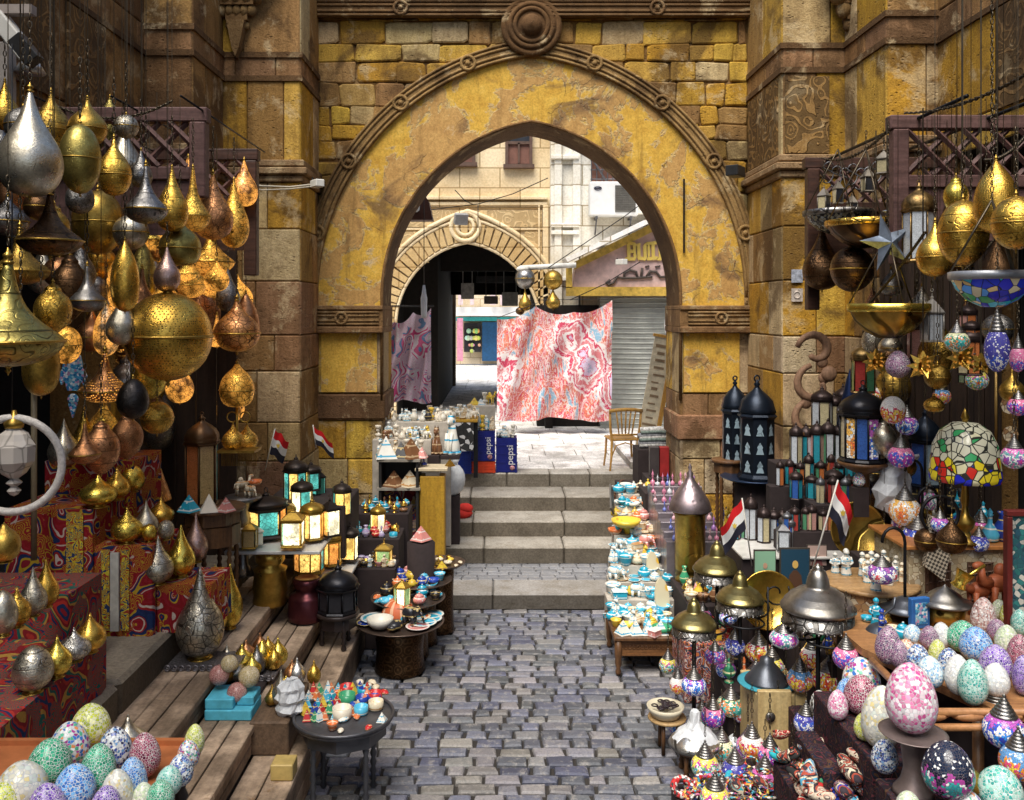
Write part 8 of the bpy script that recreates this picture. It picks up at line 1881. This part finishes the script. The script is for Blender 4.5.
for px,y0,y1,w,pal,z,D,lab in [(820,699,724,19,'white',.60,6.0,'small white egg left of the maroon one'),(851,740,763,16,'palegreen',.75,5.2,'small white egg in front of the cream one'),(999,772,818,44,'teal',.932,4.25,'large green mosaic egg at the bottom right corner'),(908,788,815,24,'palegreen',.932,4.2,'pale green egg tip at the bottom border'),(967,787,820,34,'multi',.932,4.15,'white speckled egg tip at the bottom border')]:
    egg(px,y0,y1,w,z,pal,lab,GS,D=D)
riser(1.98,2.2,5.85,6.2,.58,'low dark stand behind the beads',EMB); riser(1.80,1.93,5.0,5.5,.73,'narrow dark stand beside the beads',EMB)
D=4.42; t=thing('cake_stand_egg_base','mauve metal cake stand carrying the big pink egg','cake stand',(X_(913,D),D,.932)); zp=P(0,733,D).z-.932
g=MB(); g.lathe([(0,zp-.012),(.12,zp-.012),(.155,zp),(.16,zp+.006),(.14,zp+.002),(0,zp)],36); obj('plate',g,flat('mauve_metal',(.22,.17,.16),.45,.5),t); g=MB(); g.lathe([(.10,0),(.09,.02),(.06,.06),(.045,.12),(.06,zp-.03),(.07,zp-.013)],20); obj('stem',g,flat('mauve_metal'),t)
egg(912,666,736,50,.932+zp+.002,'pink','big pink mosaic egg on the mauve cake stand',None,D=D)
me,ra=unit('egg',2.2); D=4.2
db=m_flower('dark_beaded_egg',[(.02,.25,.28),(.03,.35,.35),(.4,.05,.3),(.01,.01,.03),(.01,.02,.05)],6,.03); o=obj('beaded_egg',me,db,loc=P(948,797,D),scale=S(25,D)); tag(o,'dark teal egg studded with coloured beads below the egg table','egg lamp')
g=MB(); g.lathe([(.05,0),(.07,.02),(.03,.05),(.04,.07),(.02,.1),(.03,.13),(0,.15)],18); tag(obj('brass_bell',g,BR('gold','plain'),loc=P(976,788,4.3),rot=(0,-.4,0)),'brass bell shaped cap lying between the eggs at the corner','bell')
for px,l,s in ((981,'red brown leather camel head figure behind the eggs',1),(1000,'larger red brown leather camel behind the eggs',1.25)):
    o=obj('leather_camel',sm('camel figurine'),flat('red_leather',(.34,.09,.035),.5,var=.3),loc=(X_(px,6.2),6.2,ZE),rot=(0,0,PI+.3*s),scale=.24*s); tag(o,l,'camel')
t=thing('blue_box','blue painted upright box with a pale arabesque panel','box',(X_(919,5.95),5.95,ZE),.25); g=MB(); g.box(-.07,.07,-.02,.02,0,.20,b=.004); obj('body',g,flat('royal_blue',(.03,.14,.42),.4),t); g=MB(); g.box(-.045,.045,-.024,-.021,.03,.17); obj('panel',g,BLUE2,t)
t=thing('painted_screen','dark red upright frame with teal patterned panel at the right border','frame',(X_(1019,5.9),5.9,ZE)); g=MB(); g.box(-.09,-.055,-.03,.03,0,.75,b=.005); g.box(-.09,.2,-.03,.03,.752,.79,b=.005); obj('frame_bars',g,flat('dark_red_paint',(.13,.02,.018),.4),t); g=MB(); g.box(-.05,.18,-.01,.01,0,.75); obj('panel',g,m_mosaic('teal_pattern',[(.02,.10,.12),(.03,.2,.2),(.5,.5,.45),(.02,.08,.12)],(.02,.08,.1),30,.04,.5),t)
# octagonal wall plates, small hung things at the back
for px,py,w,l in ((1009,405,18,'octagonal inlaid plate hanging in the shop'),(1010,434,16,'small brass owl plaque under the octagonal plate')):
    g=MB(); r=S(w/2,7.0); g.M=Matrix.Rotation(PI/2,4,'X'); g.lathe([(0,0),(r*.3,.01),(r,.01),(r,0)],8,smooth=False); tag(obj('wall_plate',g,INLAY if 'octagonal' in l else BR('gold','hammer'),loc=P(px,py,7.0)),l,'plaque')
rod(P(996,372,7.1),P(996,445,7.1),.012,flat('gilt_rod',(.4,.25,.08),.4,.6),'gilt strip hanging beside the octagonal plate','gilt_strip')
# ---- low stools, bowls, beads at the street edge
D=6.75; t=thing('bowl_stand','small dark stand with stacked wooden plates at the street edge','stand',(X_(667,D),D,0)); H=P(0,716,D).z
g=MB(); g.lathe([(.10,H-.03),(.14,H-.02),(.145,H-.01),(.14,H)],24); obj('wooden_plate',g,m_wood((.45,.30,.14),(.3,.18,.07),.5,axis='x',name='light_plate_wood'),t)
for kk in range(3): a=2*PI*kk/3; g=MB(); g.bar((.08*math.cos(a),.08*math.sin(a),0),(.08*math.cos(a),.08*math.sin(a),H-.031),.016,6); obj('leg',g,WOODX,t)
t2=thing('bead_bowl','cream bowl full of black beaded bangles on the wooden plates','bowl',(X_(665,D),D-.02,H)); g=MB(); g.lathe([(.06,0),(.10,.015),(.13,.06),(.14,.09),(.13,.09),(.11,.05),(0,.045)],24); obj('bowl',g,ceramic('cream_bowl',(.62,.56,.42)),t2)
g=MB()
for kk in range(22): a=R.uniform(0,6.28); q=R.uniform(0,.09); g.torus((q*math.cos(a),q*math.sin(a),.08+R.uniform(0,.02)),.022,.006,'z',9,n=4)
o=obj('bangles',g,flat('black_beads',(.03,.02,.025),.3,var=.5,sc=60),t2); o['kind']='stuff'
D=6.4; t=thing('three_legged_stool','dark stool under the silver tray cover at the street edge','stool',(X_(695,D),D,0)); H=P(0,745,D).z; turned_table(t,.15,H,WOODX,4,False)
t=thing('silver_cloche','silver engraved tray cover half wrapped in clear plastic on a low stool','tray cover',(X_(695,D),D,H)); g=MB(); g.lathe([(.185,0),(.19,.012),(.17,.04),(.12,.085),(.08,.11),(.06,.13)],32); obj('cover',g,BR('steel','engrave'),t); g=MB(); g=crumple([(.16,.05),(.12,.095),(.07,.13),(.045,.17),(.03,.24),(.02,.25)],12,.008,5); obj('plastic_wrap',g,PLASW,t)
g=crumple([(.20,0),(.21,.03),(.15,.09),(.08,.15),(.03,.22),(.02,.24)],16,.018,9); tag(obj('plastic_wrapping',g,PLASW,loc=(X_(732,6.45),6.45,0)),'lamp stand foot wrapped in crumpled clear plastic','wrapping')
t=thing('pale_wood_panel','pale straw coloured upright board with a round metal badge','board',(X_(772,6.2),6.2,0)); g=MB(); g.box(-.10,.13,-.02,.02,0,P(0,690,6.2).z,b=.006); obj('board',g,m_wood((.55,.42,.20),(.40,.28,.12),.5,axis='z',name='straw_board'),t); g=MB(); g.M=Matrix.Translation((-.02,-.03,P(0,715,6.2).z))@Matrix.Rotation(PI/2,4,'X'); g.lathe([(0,0),(.035,0),(.03,.01),(0,.012)],16); obj('badge',g,BR('pewter','engrave'),t)
# bead work heap, slippers and pouches along the bottom edge
BEAD=m_mosaic('bead_work',[(.55,.03,.03),(.75,.7,.65),(.03,.05,.2),(.7,.3,.05),(.05,.05,.05),(.05,.35,.45),(.5,.1,.25),(.75,.55,.1)],(.02,.02,.02),55,.03,.35)
for px,py,w,l,c in [(683,787,26,'red and black beaded bangle with white rim at the bottom edge',0),(706,783,26,'white and red beaded bangle beside the red one',1),(736,780,24,'turquoise beaded hoop tray at the bottom edge',2),(764,776,20,'multicoloured beaded bangle beneath the hat stand',1),(694,800,26,'dark beaded bangle cut by the bottom border',0)]:
    D=5.9; r=S(w/2,D); t=thing('beaded_bangle',l,'bangle',P(px,py,D),R.uniform(-.3,.3),'beaded bangles at the street edge'); g=MB(); g.M=Matrix.Rotation(.5,4,'X'); g.torus((0,0,0),r*.7,r*.28,'z',24,n=10); obj('ring',g,[m_mosaic('red_bead_work',[(.6,.03,.03),(.6,.03,.03),(.75,.7,.65),(.05,.04,.04)],(.03,.01,.01),60,.03,.35),BEAD,flat('turq_beads',(.04,.38,.5),.3,sc=60)][c],t)
riser(1.15,1.95,5.2,6.05,.12,'low dark mat stand under the bead work')
g=MB()
for kk in range(150):
    x=R.uniform(1.18,1.72); y=R.uniform(5.25,6.0); z=.13+max(0,(x-1.3))*.35+R.uniform(0,.05); a=R.uniform(0,6.28)
    g.M=Matrix.Translation((x,y,z))@Matrix.Rotation(R.uniform(-.9,.9),4,'X')@Matrix.Rotation(a,4,'Z'); g.torus((0,0,0),R.uniform(.025,.05),R.uniform(.006,.011),'z',9,n=4)
g.M=Matrix.Identity(4)
o=obj('bead_heap',g,BEAD); o['label']='heap of small mixed bead strings and bangles at the street edge'; o['kind']='stuff'
riser(1.35,1.9,5.3,6.4,.30,'dark cloth mound under the bead heap',None,.121) if False else None
for kk,(px,py,c,l) in enumerate([(858,790,'sky blue','sky blue woven slipper'),(872,776,'pink','pink striped woven pouch'),(848,775,'black','black and gold woven pouch'),(866,765,'cream','striped red and cream pouch leaning on the cake stand'),(842,795,'deep blue','deep blue beaded pouch'),(884,762,'orange','orange woven pouch by the cake stand'),(760,790,'brown','brown embroidered pouch'),(778,782,'red','red embroidered pouch'),(735,795,'turquoise','turquoise embroidered slipper')]):
    D=4.9 if px>800 else 5.7; g=MB(); g.sph((0,0,.03),.09,sc=(1.3,.6,.45),seg=14,rings=8); g.sph((.07,0,.04),.05,sc=(1.2,.8,.5),seg=10,rings=6); mt=m_fabric('woven_'+c.replace(' ','_'),[{'sky blue':(.1,.4,.6),'pink':(.6,.25,.3),'black':(.03,.03,.03),'cream':(.6,.5,.4),'deep blue':(.03,.06,.4),'orange':(.65,.25,.05),'brown':(.2,.08,.04),'red':(.5,.03,.03),'turquoise':(.03,.4,.45)}[c],(.7,.6,.45),(.05,.04,.05),(.4,.08,.05)],14,3,.2,coord='Object'); tag(obj('woven_pouch',g,mt,loc=P(px,py,D),rot=(.3,-.5+.2*kk,R.uniform(0,3))),l+' near the bottom border','pouch','woven pouches near the bottom border')
riser(1.45,2.05,4.62-.0,5.2,P(0,800,4.9).z-.02,'dark stand under the woven pouches') if False else None
riser(1.70,1.94,4.6,5.6,.50,'dark stand under the woven pouches',EMB)
PC={'sky blue':(.1,.4,.6),'pink':(.6,.25,.3),'black':(.03,.03,.03),'cream':(.6,.5,.4),'deep blue':(.03,.06,.4),'orange':(.65,.25,.05),'red':(.5,.03,.03),'turquoise':(.03,.4,.45),'green':(.05,.3,.15)}
def pouch():
    g=MB(); g.sph((0,0,.04),.09,sc=(1.3,.7,.45),seg=14,rings=8); g.sph((.08,0,.05),.05,sc=(1.2,.8,.5),seg=10,rings=6); g.torus((-.05,0,.08),.04,.008,'z',12); return g
for kk in range(26):
    c=list(PC)[kk%9]; x=R.uniform(1.71,1.93); y=4.8+.8*kk/26; z=.505+R.uniform(0,.16)
    tag(obj('woven_pouch',shared(('pouch',),pouch),MATS.get(('pch',c)) or MATS.setdefault(('pch',c),m_fabric('pouch_'+c.replace(' ','_'),[PC[c],(.7,.6,.45),(.05,.04,.05),(.4,.08,.05),PC[c]],9,3,.2,coord='Object')),loc=(x,y,z),rot=(R.uniform(-.5,.5),R.uniform(-.6,.6),R.uniform(0,6)),scale=R.uniform(.6,.9)),c+' woven pouch in the heap below the large mosaic eggs','pouch','woven pouches heaped below the mosaic eggs')
g=MB(); g.prism([(1.3,0),(1.69,0),(1.69,.25),(1.4,.06)],4.55,5.3); tag(obj('sloping_display',g,EMB),'sloping cloth covered display under the heap of woven pouches','display')
# dark filler stands in the depth of the shop
riser(2.2,3.6,7.45,8.15,1.0,'long dark bench behind the inlaid table') if False else None
riser(1.72,2.25,6.8,7.35,.42,'dark riser between the hat stands'); riser(2.28,2.7,6.2,7.2,.85,'dark riser left of the round inlaid table'); riser(3.2,4.1,7.2,8.1,1.5,'deep dark bench under the hanging glass')
crowd(1.74,2.2,6.85,7.3,.422,4,3,['robed figurine','bottle','vase','incense burner','elephant figurine'],['cream','golden','black','brown','red','green','orange'],'on the dark riser between the hat stands','wares between the hat stands',(.10,.14),tall=1.4)
crowd(2.3,2.66,6.25,7.1,.852,3,5,['robed figurine','vase','teapot','bottle','bust'],['black','golden','green','deep blue','brown','cream','red'],'on the dark riser left of the inlaid table','wares left of the inlaid table',(.10,.14),tall=1.2)
crowd(3.2,4.0,7.25,8.0,1.502,7,3,['bottle','vase','incense burner','teapot','perfume bottle'],['golden','brown','deep blue','black','turquoise','silver'],'deep in the coloured lamp shop','wares deep in the coloured lamp shop',(.12,.17),tall=1.4)
# scrolled iron stand
g=MB(); D=6.9; c=P(768,600,D)
for s in (1,-1): g.tube([c+Vector((s*(.03+.012*a)*math.cos(a)*1.0+s*.06,0,(.03+.012*a)*math.sin(a)+.05*s)) for a in [k*.4 for k in range(18)]],.007,5)
g.bar(c+Vector((0,0,-.4)),c+Vector((0,0,.1)),.008,5); tag(obj('iron_scroll',g,IRON),'black wrought iron scroll stand in front of the yellow brass tray','stand')
for px,py,l,k in ((812,560,'long red white black flag',0),):
    flag(P(806,592,6.5),P(838,480,6.3),.27,.25,-1.9,'large red white black flag with gold emblem planted behind the widest hat stand',flip=False)
flag(P(752,566,7.2),P(742,498,7.15),.27,.24,-1.4,'red white black flag with gold emblem above the middle hat stand',flip=True)

WR='deep under the coloured shop hatch'
fill(24,(858,1020),(200,560),(3.0,3.2,3.6),WR,'lamps deep in the coloured shop',['bronze','agold','pewter','copper','silver','bronze'],.1)
LP=['l_red','l_blue','l_multi','l_pink','l_purple','l_teal','l_orange','l_bw','l_star']; LN=dict(l_red='red',l_blue='blue',l_multi='many coloured',l_pink='magenta',l_purple='violet',l_teal='teal',l_orange='amber',l_bw='blue and white',l_star='red and white')
for kk in range(15):
    p_=LP[kk%9]; X=R.choice((3.05,3.4,3.75)); px=870+(kk*37)%150; D=900*X/(px-500); py=R.uniform(385,545); w=R.uniform(17,26)
    if 915<px<1005 and 395<py<515: py=R.choice((360,375,525))
    mlamp(px,py-w*.8,py+w*.7,w,D,p_,LN[p_]+' mosaic globe hanging deep in the coloured shop','mosaic globes deep in the shop',top=LROD)
for kk in range(12):
    X=R.choice((3.1,3.5,3.8)); px=862+(kk*53)%158; D=900*X/(px-500); py=R.uniform(300,520) if not 905<862+(kk*53)%158<1010 else R.uniform(300,370); c1,c2=R.choice(list(GC)),R.choice(list(GC)); h=R.uniform(34,52)
    lantern(px,py-h/2,py+h/2,h*.5,D,DKF if kk%3 else flat('antique_brass_lantern'),[GC[c1],GC[c2]],f'dark lantern with {c1} and {c2} panes hanging in the coloured shop','dark lanterns hanging in the coloured shop',n=6,top=LROD)
for kk,(px,py,w,D) in enumerate([(676,716,22,6.9),(722,742,24,6.4),(752,738,26,6.2),(770,748,24,6.0),(742,706,22,6.8),(786,700,26,6.4),(806,716,24,5.9),(772,660,24,6.7),(800,672,26,6.3),(726,664,20,7.1),(702,712,20,6.9),(812,650,24,6.5),(846,650,26,5.7),(818,770,30,5.6),(852,722,28,5.5),(735,640,20,7.0),(668,660,18,7.1)]):
    p_=LP[(kk*4+1)%9]; mlamp(px,py-w*.75,py+w*.75,w,D,p_,LN[p_]+' mosaic globe among the hat shaped stands','mosaic globes among the hat stands',top=P(px,py-w*.75,D).z+.25)
for kk in range(4):
    px,py0=[(706,628),(744,622),(798,632),(828,640)][kk]; D=[6.9,6.9,6.2,6.0][kk]; r=.15
    g=MB(); g.torus((0,0,0),r,.008,'z',24); 
    for a in range(3): g.bar((r*math.cos(a*2.1),r*math.sin(a*2.1),0),(0,0,.12),.004,4)
    tag(obj('hoop_hanger',g,IRON,loc=P(px,py0,D)),'thin iron hoop carrying mosaic globes among the hat stands','hanger','iron hoops among the hat stands')

crowd(2.42,2.62,5.55,6.15,1.2,2,5,['robed figurine','bowl','candle holder','lidded pot','scarab'],['brown','golden','turquoise','cream','orange','deep blue'],'at the street side of the egg table','small wares beside the eggs',(.08,.12),tall=1.2)
for px,y0,y1,w,D,pal,lab in [(884,742,776,26,4.6,'bluewhite','white and blue mosaic egg low beside the cake stand'),(848,716,746,22,5.35,'blue','blue mosaic egg near the pale egg below the rose one'),(866,744,772,22,4.95,'lime','lime mosaic egg below the cream speckled one')]:
    egg(px,y0,y1,w,.932,pal,lab,GS,D=D)

for kk,(px,py,w,D) in enumerate([(705,758,28,6.2),(735,764,28,6.0),(765,772,30,5.9),(792,778,32,5.75),(748,740,24,6.3),(812,748,30,5.85),(778,728,26,6.3),(826,792,34,5.5),(722,790,28,5.8),(700,732,20,6.6)]):
    p_=LP[(kk*5+2)%9]; mlamp(px,py-w*.75,py+w*.75,w,D,p_,LN[p_]+' mosaic globe low among the lamp stands','mosaic globes low among the stands',top=P(px,py-w*.75,D).z+.2)
# ================================================================== camera, light, sky
cam=bpy.data.objects.new('camera',bpy.data.cameras.new('camera')); COL.objects.link(cam); SC.camera=cam
cam.location=(0,0,HZ); cam.rotation_euler=(PI/2,0,0)
cd=cam.data; cd.sensor_width=36; cd.lens=36*900/1024; cd.shift_x=12/1024; cd.shift_y=-90/1024; cd.clip_end=2000; cd.clip_start=.05
w=bpy.data.worlds.new('World'); SC.world=w; w.use_nodes=True
nt=w.node_tree; bg=nt.nodes['Background']; sky=nt.nodes.new('ShaderNodeTexSky'); sky.sky_type='NISHITA'; sky.sun_disc=False
EL=math.radians(61); AZ=math.radians(201)     # compass direction the sun stands in (from +Y, clockwise)
sky.sun_elevation=EL; sky.sun_rotation=AZ; sky.dust_density=2.2; sky.air_density=1.0; sky.ozone_density=.6
nt.links.new(sky.outputs[0],bg.inputs[0]); bg.inputs[1].default_value=.15
sun=bpy.data.lights.new('sun','SUN'); sun.energy=5.0; sun.angle=math.radians(42); sun.color=(1,.95,.86)
so=bpy.data.objects.new('sun',sun); COL.objects.link(so)
d=Vector((math.sin(AZ)*math.cos(EL),math.cos(AZ)*math.cos(EL),math.sin(EL)))
so.rotation_euler=(-d).to_track_quat('-Z','Y').to_euler()
# every label singles out one thing: look-alikes get an ordinal counted out from the archway
ORD=['first','second','third','fourth','fifth','sixth','seventh','eighth','ninth','tenth','eleventh','twelfth','thirteenth','fourteenth','fifteenth','sixteenth','seventeenth','eighteenth','nineteenth','twentieth']
bl={}
bpy.context.view_layer.update()
for o in THINGS: bl.setdefault(o['label'],[]).append(o)
def spx(o):
    v=o.matrix_world.translation; return 500+900*v.x/max(v.y,.1)
for lab,os_ in bl.items():
    if len(os_)<2: continue
    os_.sort(key=lambda o:abs(spx(o)-530))
    if len(os_)==2:
        os_[0]['label']=lab+', nearer the archway'; os_[1]['label']=lab+', farther from the archway'
    else:
        for i,o in enumerate(os_):
            t='last' if i==len(os_)-1 else (ORD[i] if i<len(ORD) else 'number %d'%(i+1))
            o['label']=lab+', '+t+' from the archway'
            if len(o['label'].replace(',',' ').split())>16: o['label']=lab+', '+t+' outward'
for o in THINGS:
    if len(o['label'].replace(',',' ').split())>16: o['label']=o['label'].replace(', nearer the archway',', nearer one').replace(', farther from the archway',', farther one')
    ws=o['label'].replace(',',' ,').split()
    if len([x for x in ws if x!=','])>16: print('LONG',o['label'])
SC.view_settings.view_transform='Standard'; SC.view_settings.look='None'; SC.view_settings.exposure=0; SC.view_settings.gamma=1
SC.cycles.use_denoising=True; SC.cycles.max_bounces=6; SC.cycles.diffuse_bounces=3; SC.cycles.glossy_bounces=3; SC.cycles.transmission_bounces=4; SC.cycles.transparent_max_bounces=6
SC.cycles.caustics_reflective=False; SC.cycles.caustics_refractive=False; SC.cycles.sample_clamp_indirect=4
